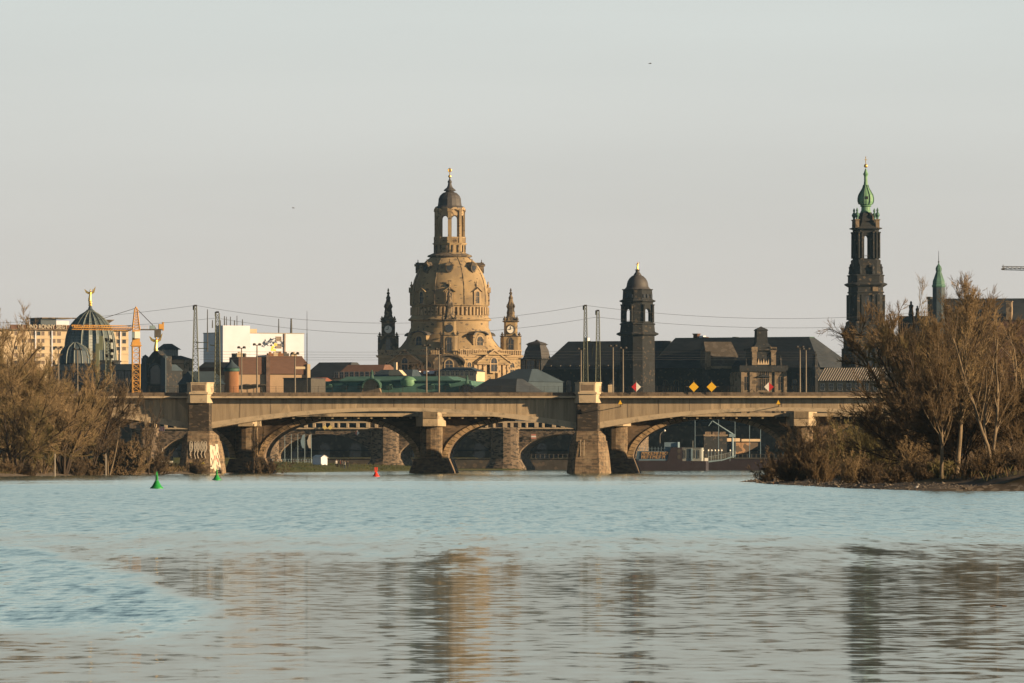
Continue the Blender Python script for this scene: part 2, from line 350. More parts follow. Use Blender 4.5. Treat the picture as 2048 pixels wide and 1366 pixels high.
def node(t, **k):
    q = n.new(t)
    for a, v in k.items(): setattr(q, a, v)
    return q
def mth(op, a, b_=None, c=None):
    q = node('ShaderNodeMath', operation=op)
    for i, v in enumerate((a, b_, c)):
        if v is None: continue
        if isinstance(v, (int, float)): q.inputs[i].default_value = v
        else: l.new(v, q.inputs[i])
    return q.outputs[0]
geo = node('ShaderNodeNewGeometry')
def noise(scale, detail=2, rough=.5, dist=0.0):
    mp = node('ShaderNodeMapping'); l.new(geo.outputs['Position'], mp.inputs[0]); mp.inputs['Scale'].default_value = scale
    q = node('ShaderNodeTexNoise'); q.inputs['Scale'].default_value = 1; q.inputs['Detail'].default_value = detail; q.inputs['Roughness'].default_value = rough
    q.inputs['Distortion'].default_value = dist
    l.new(mp.outputs[0], q.inputs['Vector']); return q
sp = node('ShaderNodeSeparateXYZ'); l.new(geo.outputs['Position'], sp.inputs[0])
def rng(v, a, b_, c=0.0, d=1.0):
    q = node('ShaderNodeMapRange', interpolation_type='SMOOTHSTEP'); l.new(v, q.inputs[0])
    for i, t in enumerate((a, b_, c, d)): q.inputs[1 + i].default_value = t
    return q.outputs[0]
big = noise((.035, .012, 1), 3)
bigc = mth('SUBTRACT', big.outputs['Fac'], .5)
med = noise((.55, .055, 1), 3, .6)
medc = mth('SUBTRACT', med.outputs['Fac'], .5)
dash = noise((2.8, .15, 1), 5, .75)
edge = mth('ADD', mth('MULTIPLY', bigc, 110.0), mth('MULTIPLY', medc, 105.0))
# distance of the ruffled edge grows towards the right a little; left patch reaches nearer
yy = mth('ADD', sp.outputs[1], edge)
far = mth('POWER', rng(yy, 110, 222), 1.6)
xl = mth('DIVIDE', sp.outputs[0], sp.outputs[1])             # bearing along the river
left = mth('MULTIPLY', rng(mth('ADD', mth('ADD', xl, mth('MULTIPLY', medc, .022)), mth('MULTIPLY', mth('MAXIMUM', mth('SUBTRACT', sp.outputs[1], 92), 0), .00034)), -.0465, -.0365, 1, 0), rng(mth('ADD', sp.outputs[1], mth('MULTIPLY', edge, .3)), 72, 88))
ruf = mth('MAXIMUM', far, left)
calm_far = mth('MULTIPLY', rng(mth('ADD', sp.outputs[1], mth('MULTIPLY', bigc, 500)), 430, 850), .80)
ruf2 = mth('MULTIPLY', ruf, mth('SUBTRACT', 1.0, calm_far))
rip = noise((3.2, 1.7, 1), 2, .45, .3)
rip2 = noise((.55, .30, 1), 2, .5, .2)
chop = noise((2.6, 1.5, 1), 3, .6)
def vec(q, s):
    a = node('ShaderNodeVectorMath', operation='SUBTRACT'); l.new(q.outputs['Color'], a.inputs[0]); a.inputs[1].default_value = (.5, .5, .5)
    m_ = node('ShaderNodeVectorMath', operation='MULTIPLY'); l.new(a.outputs[0], m_.inputs[0]); m_.inputs[1].default_value = s; return m_.outputs[0]
def vadd(a, c):
    q = node('ShaderNodeVectorMath', operation='ADD'); l.new(a, q.inputs[0])
    if isinstance(c, tuple): q.inputs[1].default_value = c
    else: l.new(c, q.inputs[1])
    return q.outputs[0]
def vscale(a, f):
    q = node('ShaderNodeVectorMath', operation='SCALE'); l.new(a, q.inputs[0])
    if isinstance(f, (int, float)): q.inputs[3].default_value = f
    else: l.new(f, q.inputs[3])
    return q.outputs[0]
ruf2 = mth('MAXIMUM', ruf2, .03)
calm_n = vadd(vec(rip, (.018, .044, 0)), vec(rip2, (.005, .014, 0)))
ruf_n = vadd(vadd(vec(chop, (.22, .34, 0)), vadd(vec(med, (.02, .06, 0)), vec(dash, (.04, .40, 0)))), (0, -.075, 0))
nn = vadd(vadd(calm_n, vscale(ruf_n, ruf2)), (0, 0, 1))
nm = node('ShaderNodeVectorMath', operation='NORMALIZE'); l.new(nn, nm.inputs[0])
n.remove(b)
gls = node('ShaderNodeBsdfGlossy'); dfs = node('ShaderNodeBsdfDiffuse'); ad = node('ShaderNodeAddShader')
gcol = node('ShaderNodeMix', data_type='RGBA'); gcol.inputs[6].default_value = (.585, .60, .565, 1); gcol.inputs[7].default_value = (.73, .79, .75, 1); l.new(rng(ruf, 0, 1), gcol.inputs[0]); l.new(gcol.outputs[2], gls.inputs['Color']); dfs.inputs['Color'].default_value = (.018, .03, .03, 1)
l.new(nm.outputs[0], gls.inputs['Normal']); l.new(mth('ADD', .055, mth('MULTIPLY', ruf2, .06)), gls.inputs['Roughness'])
l.new(gls.outputs[0], ad.inputs[0]); l.new(dfs.outputs[0], ad.inputs[1]); l.new(ad.outputs[0], n['Material Output'].inputs['Surface'])
wb = MB(); wb.face((-3000, -300, 0), (3000, -300, 0), (3000, 2040, 0), (-3000, 2040, 0))
tag(wb.build('river_water', wm), kind='structure')
# ---------------------------------------------------------------- concrete railway bridge
TH = -2.5
BF = Fr(HX, 1300.0, TH)
def poly_off(px_list): return px_list
rb = thing('railway_bridge', 'concrete railway bridge with haunched girders on massive stone piers crossing the whole river', 'bridge', (BF.X0, BF.Y0, 0), TH)
RD = 7.0                                                   # deck depth
ULO, UHI = BF.u(-150), BF.u(2300)
zt = lambda py: BF.z(py, 0)
PIERS = [BF.u(400 - 776), BF.u(400), BF.u(1176), BF.u(1952), BF.u(1952 + 776)]
span = PIERS[2] - PIERS[1]
def girder_bot(u):
    k = (u - PIERS[0]) % span / span
    return zt(822) - (zt(822) - zt(862)) * (2 * k - 1) ** 2
us = [ULO + (UHI - ULO) * i / 160 for i in range(161)]
# web with a thicker lower flange standing 12 cm proud
for i in range(4):
    a, c = PIERS[i] + 1.6, PIERS[i + 1] - 1.6
    uu = [a + (c - a) * k / 40 for k in range(41)]
    g = MB()
    rings = []
    for u in uu:
        zb = girder_bot(u); k = (2 * ((u - PIERS[0]) % span / span) - 1) ** 2
        zf = zb + .62 + .55 * k
        rings.append([(u, .0, zf), (u, RD, zf), (u, RD, zt(797)), (u, .0, zt(797))])
    g.loft(rings)
    g.build('girder', M['concrete'], rb)
    jn = MB()
    for q in range(1, 12):
        u = a + (c - a) * q / 12; k = (2 * ((u - PIERS[0]) % span / span) - 1) ** 2; jn.box(u - .035, u + .035, -.02, -.004, girder_bot(u) + .66 + .55 * k, zt(798))
    jn.build('joint', M['parapet'], rb)
    fl = MB(); rings = []
    for u in uu:
        zb = girder_bot(u); k = (2 * ((u - PIERS[0]) % span / span) - 1) ** 2
        zf = zb + .62 + .55 * k
        rings.append([(u, -.14, zb), (u, RD + .14, zb), (u, RD + .14, zf - .004), (u, -.14, zf - .004)])
    fl.loft(rings); fl.build('flange', M['concrete_light'], rb)
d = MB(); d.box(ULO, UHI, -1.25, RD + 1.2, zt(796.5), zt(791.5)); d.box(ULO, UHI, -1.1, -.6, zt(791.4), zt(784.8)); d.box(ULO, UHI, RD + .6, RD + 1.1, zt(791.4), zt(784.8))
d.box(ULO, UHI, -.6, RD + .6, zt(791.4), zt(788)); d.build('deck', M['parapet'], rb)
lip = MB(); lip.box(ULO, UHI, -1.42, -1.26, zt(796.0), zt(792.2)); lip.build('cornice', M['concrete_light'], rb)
# joints and drain stains are in the concrete; railing of thin posts and rails
rl = MB()
u = ULO
while u < UHI:
    rl.box(u - .03, u + .03, -.9, -.84, zt(784.8), zt(772.5)); u += 2.45
for py in (773, 776.5, 780, 783): rl.box(ULO, UHI, -.885, -.855, zt(py) - .012, zt(py) + .012)
rl.build('railing', M['darkpole'], rb)
def nose(hw_b, hw_f, p, back=RD + 3):
    return [(-hw_b, back), (-hw_b, 0), (-hw_f, -p), (hw_f, -p), (hw_b, 0), (hw_b, back)]
def ring(u0, hw_b, hw_f, p, z, back=RD + 3): return [(u0 + x, y, z) for x, y in nose(hw_b, hw_f, p, back)][::-1] if False else [(u0 + x, y, z) for x, y in nose(hw_b, hw_f, p, back)]
for i, u0 in enumerate(PIERS[1:4]):
    z = zt
    sh = MB(); sh.loft([ring(u0, 2.05, 1.75, 2.3, z(868)), ring(u0, 2.05, 1.75, 2.3, z(806))]); shaft = sh.build('pier', M['darkstone'], rb)
    if i == 0: shaft['label'] = 'dark stone pier with white graffiti on its splayed foot'
    elif i == 1: shaft['label'] = 'dark stone pier standing in the water with golden splayed foot'
    ba = MB()
    ba.loft([ring(u0, 3.75, 2.2, 4.6, -2.0), ring(u0, 3.70, 2.15, 4.4, z(944)), ring(u0, 3.45, 2.0, 3.8, z(916)), ring(u0, 3.05, 1.85, 3.2, z(882))])
    ba.loft([ring(u0, 2.9, 1.95, 3.1, z(882) + .004), ring(u0, 2.85, 1.9, 3.0, z(871)), ring(u0, 2.25, 1.85, 2.7, z(864.5))])
    ba.build('pier_foot', M['pierstone'], shaft)
    bd = MB(); bd.loft([ring(u0, 3.12, 1.92, 3.3, z(883.2)), ring(u0, 3.12, 1.92, 3.3, z(881.8))]); bd.loft([ring(u0, 2.2, 1.9, 2.5, z(863.8)), ring(u0, 2.2, 1.9, 2.5, z(862.3))]); bd.build('string_course', M['pierstone'], shaft)
    cp = MB(); cp.loft([ring(u0, 2.35, 1.45, 2.75, z(806) + .01, 2), ring(u0, 2.4, 1.5, 2.85, z(788.5), 2)])
    cp.loft([ring(u0, 2.62, 1.62, 3.1, z(788.4), 1.5), ring(u0, 2.62, 1.62, 3.1, z(784.2), 1.5)])
    cp.loft([ring(u0, 2.25, 1.35, 2.6, z(784.1), 1.5), ring(u0, 2.25, 1.35, 2.6, z(766.6), 1.5)])
    cp.loft([ring(u0, 2.36, 1.42, 2.7, z(766.5), 1.6), ring(u0, 2.36, 1.42, 2.7, z(764.6), 1.6)])
    cp.build('pier_cap', M['concrete_light'], shaft)
    # sunk panels in the cap's parapet
    pn = MB(); pn.box(u0 - 1.1, u0 + 1.1, -2.63, -2.6, z(781.5), z(769.5)); pn.build('cap_panel', M['parapet'], shaft)
    if i >= 1:
        dp = MB()
        for x in (-1.15, -.55): dp.tube((u0 + x, -3.35, z(880)), (u0 + x * 1.05, -4.05, z(912)), .05)
        dp.box(u0 - 1.5, u0 - .2, -2.75, -2.3, z(880), z(868)); dp.build('drain_pipe', M['concrete_light'], shaft)
    else:
        # sprayed letters: outlines on the front, big white fill on the sunlit cheek
        def fp(x, py):                                      # point on the sloping front of the foot
            t = (py - 882) / (944 - 882); return (u0 + x, -(3.2 + 1.2 * t) - .06, z(py))
        gr = MB(); rnd = random.Random(5)
        for x0, w in ((-1.55, .55), (-.75, .42), (-.25, .42), (.35, .55), (.95, .5)):
            for k in (0, 1):
                q = [fp(x0 + w * (.5 + (.5 - .22 * k) * cos(a)), 893 + (11 - 5 * k) * sin(a)) for a in [j * pi / 7 for j in range(15)]]
                gr.path(q, .055)
            gr.path([fp(x0 + w * .3, 884 + rnd.uniform(0, 3)), fp(x0 + w * .8, 896), fp(x0 + w * .2, 908), fp(x0 + w * .7, 913 + rnd.uniform(0, 5))], .06)
        gr.build('graffiti', M['graf_white'], shaft)
        gy = MB(); gy.path([fp(-1.3 + .22 * k, 925 + (k % 2) * 2.2) for k in range(12)], .07); gy.build('graffiti', M['graf_yellow'], shaft)
        def rp(t, py):                                      # point on the right cheek: t from nose (0) to wall (1)
            s_ = (py - 882) / (944 - 882); f = 1.85 + .3 * s_; bk = 3.05 + .65 * s_; p_ = 3.2 + 1.2 * s_
            nx, ny = p_, (bk - f); q = sqrt(nx * nx + ny * ny)
            return (u0 + f + (bk - f) * t + .05 * nx / q, -p_ * (1 - t) - .05 * ny / q, z(py))
        gw = MB()
        for t0, t1, ya, yb in ((.02, .32, 890, 938), (.36, .62, 892, 942), (.66, .97, 888, 940)):
            n_ = 8
            for j in range(n_):
                a, c = ya + (yb - ya) * j / n_, ya + (yb - ya) * (j + 1) / n_
                w1, w2 = .035 * sin(j * 2.1 + t0 * 9), .035 * sin((j + 1) * 2.1 + t0 * 9)
                gw.face(rp(t0 + w1, a), rp(t1 + w1, a), rp(t1 + w2, c), rp(t0 + w2, c))
        gw.build('graffiti', M['graf_white'], shaft)
        gk = MB()
        for t0, ya, yb in ((.12, 916, 934), (.80, 905, 930)): gk.path([rp(t0, ya), rp(t0 + .1, (ya + yb) / 2), rp(t0 - .02, yb)], .09)
        gk.build('graffiti', M['black'], shaft)
        gd = MB()
        gd.path([rp(.47, 911), rp(.47, 921)], .12); gd.path([rp(.70, 916), rp(.74, 924)], .1); gd.build('graffiti', M['red'], shaft)

# ---------------------------------------------------------------- old stone arch bridge behind it
DEP = 24.0
SF = BF.dep(DEP)
sbx = thing('stone_arch_bridge', 'old stone road bridge with wide arches directly behind the railway bridge', 'bridge', (BF.X0, BF.Y0, 0), TH)
sz = lambda py: SF.z(py, 0)
SW = 15.0
period = (SF.u(1266) - SF.u(527)) / 2
L0 = SF.u(527); AW = SF.u(829) - SF.u(527)
zs, zc = sz(916), sz(838)
arches = [(L0 + period * k, L0 + period * k + AW) for k in range(-2, 5)]
def az(u, a, c):
    m_ = (a + c) / 2; h = (c - a) / 2; return zs + (zc - zs) * sqrt(max(0, 1 - ((u - m_) / h) ** 2))
for a, c in arches:
    w = MB(); mid = (a + c) / 2; e0, e1 = a - (period - AW) / 2, c + (period - AW) / 2
    th = [pi - pi * k / 36 for k in range(37)]
    P = [((a + c) / 2 + (c - a) / 2 * cos(t), zs + (zc - zs) * sin(t)) for t in th]
    top = sz(827)
    for y in (DEP, DEP + SW):
        for (u1, z1), (u2, z2) in zip(P, P[1:]): w.face((u1, y, z1), (u2, y, z2), (u2, y, top), (u1, y, top))
        w.face((e0, y, zs), (a, y, zs), (a, y, top), (e0, y, top)); w.face((c, y, zs), (e1, y, zs), (e1, y, top), (c, y, top))
    for (u1, z1), (u2, z2) in zip(P, P[1:]): w.face((u1, DEP, z1), (u2, DEP, z2), (u2, DEP + SW, z2), (u1, DEP + SW, z1))
    w.build('arch_wall', M['archstone'], sbx)
    # voussoir ring
    rg = MB(); W_ = 1.0
    for k in range(36):
        t1, t2 = th[k] - .006, th[k + 1] + .006
        def rp_(t, o): return (mid + (AW / 2 + o) * cos(t), zs + (zc - zs + o * .75) * sin(t))
        p1, p2, p3, p4 = rp_(t1, 0), rp_(t2, 0), rp_(t2, W_), rp_(t1, W_)
        rg.slab([p1, p4, p3, p2], DEP - .22, DEP - .003)
    rg.build('arch_ring', M['ringstone'], sbx)
for k in range(-1, 5):
    u0 = L0 + period * k - (period - AW) / 2
    hw = (period - AW) / 2
    def rnose(hw, p, z, n=9):
        return [(u0 - hw, DEP + SW + 3, z), (u0 - hw, DEP, z)] + [(u0 - hw * cos(pi * j / n), DEP - p * sin(pi * j / n), z) for j in range(1, n)] + [(u0 + hw, DEP, z), (u0 + hw, DEP + SW + 3, z)]
    pr = MB()
    pr.loft([rnose(hw + 1.15, 3.4, -2), rnose(hw + .95, 3.2, sz(944)), rnose(hw + .1, 2.5, sz(917))])
    pier = pr.build('pier', M['archstone'], sbx)
    pu = MB(); h2 = 2.0
    pu.loft([[(u0 - h2, DEP - .01, z_), ] + [(u0 - h2 * cos(pi * j / 8), DEP - .2 - 1.9 * sin(pi * j / 8), z_) for j in range(1, 8)] + [(u0 + h2, DEP - .01, z_)] for z_ in (sz(917) + .01, sz(852))])
    pu.build('pier_nose', M['pierstone'], pier)
    cb = MB()
    def hexr(hb, hf, p, z_): return [(u0 - hb, DEP - .02, z_), (u0 - hb, DEP - 1.0, z_), (u0 - hf, DEP - p, z_), (u0 + hf, DEP - p, z_), (u0 + hb, DEP - 1.0, z_), (u0 + hb, DEP - .02, z_)]
    cb.loft([hexr(2.6, 1.3, 3.2, sz(852.5)), hexr(2.65, 1.3, 3.25, sz(837.6))])
    cb.loft([hexr(2.7, 1.32, 3.3, sz(837.4)), hexr(2.72, 1.33, 3.32, sz(823))])
    cap = cb.build('concrete_cap', M['concrete_light'], pier)
    ribs = MB()
    for j in range(12):
        x = -1.22 + 2.44 * j / 11; ribs.box(u0 + x - .05, u0 + x + .05, DEP - 3.42, DEP - 3.28, sz(836.6), sz(824))
    ribs.build('rib', M['concrete_light'], cap)
dk = MB(); e0, e1 = arches[0][0] - 3, arches[-1][1] + 3
dk.box(e0, e1, DEP - 2.2, DEP + SW + 2, sz(833.2), sz(826.6)); dk.build('deck_slab', M['concrete_light'], sbx)
bm_ = MB()
u = e0
while u < e1: bm_.box(u, u + .35, DEP - 1.9, DEP - .01, sz(837.5), sz(833.3)); u += 2.3
bm_.build('trim', M['concrete'], sbx)
# ---------------------------------------------------------------- shared building pieces
def arch_poly(x, z0, w, h, n=8, round_=True):
    """outline (x, z) of an opening, counter-clockwise seen from the front; h is the full height"""
    r = w / 2
    if not round_: return [(x - r, z0), (x + r, z0), (x + r, z0 + h), (x - r, z0 + h)]
    return [(x - r, z0), (x + r, z0)] + [(x + r * cos(pi * k / n), z0 + h - r + r * sin(pi * k / n)) for k in range(n + 1)]
def rotz(mb, ang, cx=0, cy=0, start=0):
    ca, sa = cos(ang), sin(ang)
    for i in range(start, len(mb.v)):
        x, y, z = mb.v[i]; mb.v[i] = (cx + x * ca - y * sa, cy + x * sa + y * ca, z)
def window(parent, x, y, z0, w, h, ang=0.0, cx=0, cy=0, round_=False, m='pane', fm='frame', fw=.18, bars=True, name='window', dep=.12):
    """a framed window standing a little proud of a wall whose face is the plane y (local, facing -y), turned by ang about (cx, cy)"""
    P = arch_poly(x, z0, w, h, 8, round_); O = arch_poly(x, z0 - fw, w + 2 * fw, h + 2 * fw, 8, round_)
    f = MB()
    a = f.pts(*[(p[0], y - dep, p[1]) for p in O]); b_ = f.pts(*[(p[0], y - dep, p[1]) for p in P]); c = f.pts(*[(p[0], y + .05, p[1]) for p in O]); d_ = f.pts(*[(p[0], y + .05, p[1]) for p in P])
    k = len(P)
    for i in range(k):
        j = (i + 1) % k
        f.f.append([a[i], a[j], b_[j], b_[i]]); f.f.append([a[i], c[i], c[j], a[j]]); f.f.append([b_[i], b_[j], d_[j], d_[i]])
    if bars and w > .6:
        f.box(x - .05, x + .05, y - dep * .7, y - dep * .3, z0, z0 + h * .97); f.box(x - w / 2, x + w / 2, y - dep * .7, y - dep * .3, z0 + h * .55, z0 + h * .55 + .1)
    rotz(f, ang, cx, cy); fo = f.build(name, M[fm], parent)
    g = MB(); g.f.append(g.pts(*[(p[0], y - .02, p[1]) for p in P])); rotz(g, ang, cx, cy); g.build('pane', M[m], fo)
    return fo
def arch_side(mb, w, z0, z1, ow, oz0, oz1, y, th, ang, cx=0, cy=0, n=8):
    """one side of a lantern: wall of width w at distance y, thickness th, pierced by a round-headed opening"""
    i0 = len(mb.v); r = ow / 2
    P = [(-r, oz0)] + [(r * cos(pi - pi * k / n), oz1 - r + r * sin(pi - pi * k / n)) for k in range(n + 1)] + [(r, oz0)]
    for yy in (-y, -y + th):
        mb.face((-w / 2, yy, z0), (-r, yy, z0), (-r, yy, z1), (-w / 2, yy, z1)); mb.face((r, yy, z0), (w / 2, yy, z0), (w / 2, yy, z1), (r, yy, z1))
        mb.face((-r, yy, z0), (r, yy, z0), (r, yy, oz0), (-r, yy, oz0))
        for (xa, za), (xb, zb) in zip(P[1:], P[2:-1]): mb.face((xa, yy, za), (xb, yy, zb), (xb, yy, z1), (xa, yy, z1))
    for (xa, za), (xb, zb) in zip(P, P[1:]): mb.face((xa, -y, za), (xb, -y, zb), (xb, -y + th, zb), (xa, -y + th, za))
    mb.face((-r, -y, oz0), (r, -y, oz0), (r, -y + th, oz0), (-r, -y + th, oz0))
    rotz(mb, ang, cx, cy, i0)
def urn(mb, x, y, z, h, r): mb.lathe([(r * .5, z), (r * .5, z + h * .15), (r, z + h * .35), (r * .75, z + h * .5), (r * .3, z + h * .62), (r * .5, z + h * .78), (r * .1, z + h)], 8, 0, x, y)
def statue_dark(mb, x, y, z, h):
    mb.lathe([(h * .16, z), (h * .2, z + h * .1), (h * .13, z + h * .45), (h * .17, z + h * .7), (h * .06, z + h * .8), (h * .085, z + h * .9), (h * .02, z + h)], 7, 0, x, y)
def gable(mb, xc, w, z0, z1, y0, y1): mb.slab([(xc - w / 2, z0), (xc + w / 2, z0), (xc, z1)], y0, y1)
def chsq(h, c): return [(-h + c, -h), (h - c, -h), (h, -h + c), (h, h - c), (h - c, h), (-h + c, h), (-h, h - c), (-h, -h + c)]
def ring3(poly, z, cx=0, cy=0, k=1.0): return [(cx + x * k, cy + y * k, z) for x, y in poly]
def eaves(mb, poly, z0, z1, cx=0, cy=0, k0=1.0, k1=1.1): mb.loft([ring3(poly, z0, cx, cy, k0), ring3(poly, z0 + (z1 - z0) * .6, cx, cy, k1), ring3(poly, z1, cx, cy, k1)])

# ---------------------------------------------------------------- domed church
CY_ = 2517.0; cs_ = F / CY_; cw = lambda p: p / cs_; cz = lambda py: CH + (HY - py) / cs_
ch = thing('domed_church', 'large sandstone church with a tall bell-shaped stone dome and open lantern', 'church', (PX(899.5, CY_), CY_, 0), 0)
# body: a square seen corner-on, with cut corners
bw = cw(143); bc = cw(20)
body_poly = [(bw, -bc), (bw, bc), (bc, bw), (-bc, bw), (-bw, bc), (-bw, -bc), (-bc, -bw), (bc, -bw)]
body_poly = sorted(body_poly, key=lambda p: math.atan2(p[1], p[0]))
b = MB(); b.prism(body_poly, 0, cz(716)); body = b.build('wall', M['fk'], ch)
b = MB(); b.loft([ring3(body_poly, cz(716) + .01), ring3(body_poly, cz(713), k=1.03), ring3(body_poly, cz(711), k=1.03)]); b.loft([ring3(body_poly, cz(740), k=1.01), ring3(body_poly, cz(737), k=1.02), ring3(body_poly, cz(736), k=1.005)])
b.build('cornice', M['fk_trim'], body)
b = MB()
fl = sqrt(2) * (bw - bc)                                 # length of a diagonal facade
fd = (bw + bc) / sqrt(2)                                  # its distance from the axis
for a in (-45, 45, 135, -135):
    i0 = len(b.v); N = 34
    for k in range(N):
        x = -fl / 2 + fl * (k + .5) / N
        b.box(x - .18, x + .18, -fd - .3, -fd + .1, cz(711) + .02, cz(702))
    b.box(-fl / 2, fl / 2, -fd - .35, -fd + .2, cz(702), cz(700.5)); rotz(b, R(a), 0, 0, i0)
b.build('balustrade', M['fk_trim'], body)
# facades: pediment, arched window, pilasters
for a in (-45, 45):
    g = MB(); gable(g, 0, cw(92), cz(727), cz(704.5), -fd - 1.6, -fd + .5); i0 = 0; rotz(g, R(a)); gb_ = g.build('pediment', M['fk'], ch)
    t = MB()
    for s_ in (-1, 1):
        t.slab([(0, cz(703)), (s_ * cw(48), cz(728)), (s_ * cw(48), cz(725)), (0, cz(699.5))][::-s_], -fd - 2.1, -fd - 1.2)
    t.box(-cw(48), cw(48), -fd - 1.9, -fd - 1.2, cz(730), cz(728)); rotz(t, R(a)); t.build('trim', M['fk_trim'], gb_)
    for x in (-cw(46), -cw(34), -cw(20), cw(20), cw(34), cw(46)):
        p_ = MB(); p_.box(x - .75, x + .75, -fd - .9, -fd - .01, 0, cz(730) - .01); rotz(p_, R(a)); p_.build('pilaster', M['fk_trim'], body)
    window(ch, 0, -fd - 1.65, cz(744), cw(17), cw(27), R(a), round_=True, fm='fk_trim', fw=.5)
    for x in (-cw(27), cw(27)): window(ch, x, -fd - .1, cz(748), cw(10), cw(12), R(a), fm='fk_trim', fw=.35)
    for x in (-cw(60), cw(60)): window(ch, x, -fd - .1, cz(748), cw(11), cw(22), R(a), round_=True, fm='fk_trim', fw=.4)
# skirt roof curving up to the drum
b = MB(); b.lathe([(cw(132), cz(711)), (cw(112), cz(703)), (cw(98), cz(693)), (cw(88), cz(680)), (cw(82), cz(665)), (cw(79), cz(657))], 32)
b.build('skirt_roof', M['fk'], ch, True)
# dormers on the skirt with curved roofs
for k, a in enumerate((-39, 39, 129, -129)):
    d = MB(); y0 = cw(96); x1 = cw(17)
    d.slab([(-x1, cz(702)), (x1, cz(702)), (x1, cz(672))] + [(x1 * cos(pi * j / 8), cz(672) + cw(7) * sin(pi * j / 8)) for j in range(1, 8)] + [(-x1, cz(672))], -y0, -cw(60))
    rotz(d, R(a)); dm = d.build('dormer', M['fk'], ch)
    d = MB(); x2 = cw(20)
    q = [(x2 * cos(pi * j / 8), cz(671.6) + cw(8.5) * sin(pi * j / 8)) for j in range(9)] + [(x1 * cos(pi * j / 8), cz(671.8) + cw(7.1) * sin(pi * j / 8)) for j in range(8, -1, -1)]
    d.slab(q, -y0 - 1.0, -cw(60)); rotz(d, R(a)); d.build('dormer_roof', M['lead'], dm)
    window(dm, 0, -y0 - .05, cz(699), cw(15), cw(25), R(a), round_=True, fm='fk_trim', fw=.45)
# drum, gallery and dome
b = MB(); b.lathe([(cw(78), cz(690)), (cw(78), cz(643)), (cw(83), cz(641)), (cw(83), cz(639)), (cw(78.5), cz(635)), (cw(77), cz(632))], 48); drum = b.build('drum', M['fk'], ch, True)
b = MB()
for k in range(56):
    a = 2 * pi * k / 56; i0 = len(b.v); b.box(-.32, .32, -cw(77) - .35, -cw(77) + .4, cz(631), cz(615)); rotz(b, a, 0, 0, i0)
b.build('pilaster', M['fk_trim'], drum)
b = MB(); b.lathe([(cw(76.3), cz(632)), (cw(76.3), cz(613)), (cw(79.5), cz(612)), (cw(79.5), cz(610.6)), (cw(77), cz(610.4))], 48); b.build('gallery', M['fk'], drum, True)
DP = [(77, 610.5), (76.5, 590), (75.3, 575), (71.5, 560), (65.5, 545), (57.5, 532), (48, 522), (39, 515)]
b = MB(); b.lathe([(cw(r), cz(y)) for r, y in DP], 64); dome = b.build('dome', M['fk'], ch, True)
def dome_r(py): return cw(np.interp(py, [q[1] for q in DP][::-1], [q[0] for q in DP][::-1]))
b = MB()
for k in range(8):
    a = R(22.5 + 45 * k)
    P = [(dome_r(y) * sin(a) * 1.004, -dome_r(y) * cos(a) * 1.004, cz(y)) for y in (610, 600, 590, 580, 570, 560, 550, 540, 530, 522, 515)]
    b.path(P, .16, 4)
b.build('rib', M['fk_dark'], dome)
for k in range(8):
    a = R(45 * k); d = MB(); y0 = cw(79)
    d.slab([(-1.5, cz(611)), (1.5, cz(611)), (1.5, cz(584)), (0, cz(577)), (-1.5, cz(584))], -y0, -cw(62))
    for s_ in (-1, 1): d.slab([(0, cz(576.9)), (s_ * 2.1, cz(585.4)), (s_ * 2.1, cz(583.9)), (0, cz(575))][::-s_], -y0 - .5, -cw(70))
    urn(d, 0, -y0 + .4, cz(576), 2.2, .5)
    rotz(d, a); dm = d.build('dormer', M['fk_trim'] if k in (1, 2) else M['fk'], dome)
    window(dm, 0, -y0 - .02, cz(608), 1.5, 4.0, a, round_=True, fm='fk_trim', fw=.3)
    d = MB(); rr = dome_r(538) + .9
    d.slab([(1.35 * cos(2 * pi * j / 12), cz(536) + 1.8 * sin(2 * pi * j / 12)) for j in range(12)], -rr - .3, -rr + 5)
    d.slab([(-1.6, cz(532.8)), (1.6, cz(532.8)), (1.3, cz(529.6)), (0, cz(528)), (-1.3, cz(529.6))], -rr - .7, -rr + 3.6); urn(d, 0, -rr + .5, cz(529), 1.7, .3)
    rotz(d, a); dm = d.build('dormer', M['fk_dark'], dome)
    d = MB(); d.f.append(d.pts(*[(.8 * cos(2 * pi * j / 12), -rr - .36, cz(536) + 1.1 * sin(2 * pi * j / 12)) for j in range(12)])); rotz(d, a); d.build('pane', M['pane'], dm)
# neck and open lantern
b = MB(); b.lathe([(cw(39), cz(515.2)), (cw(45), cz(514)), (cw(44), cz(511)), (cw(34), cz(507)), (cw(32), cz(506))], 32); b.build('neck', M['fk_dark'], ch, True)
oc = lambda r: [(r * cos(2 * pi * k / 8 ), r * sin(2 * pi * k / 8)) for k in range(8)]
b = MB(); b.loft([ring3(oc(cw(32)), cz(506.2)), ring3(oc(cw(32)), cz(490)), ring3(oc(cw(34.5)), cz(488)), ring3(oc(cw(34.5)), cz(486.5))]); ln = b.build('lantern', M['fk'], ch)
for k in range(16):
    b = MB(); b.box(-.22, .22, -cw(32.5), -cw(29), cz(505), cz(490.5)); rotz(b, R(22.5 * k + 11)); b.build('pilaster', M['fk_dark'], ln)
b = MB(); ap = cw(29) * cos(R(22.5)); sw = 2 * cw(29) * sin(R(22.5))
for k in range(8): arch_side(b, sw, cz(487), cz(417), cw(14.5), cz(474), cz(431), ap, 1.1, R(22.5 + 45 * k))
b.build('arcade', M['fk_trim'], ln)
b = MB()
for k in range(8):
    a = R(45 * k); i0 = len(b.v); b.box(-.55, .55, -cw(30.6), -cw(26), cz(487), cz(420)); b.box(-.8, .8, -cw(32), -cw(26), cz(487), cz(474)); b.box(-.75, .75, -cw(31.8), -cw(26), cz(424), cz(419)); rotz(b, a + R(0), 0, 0, i0)
b.build('pier', M['fk'], ln)
b = MB()
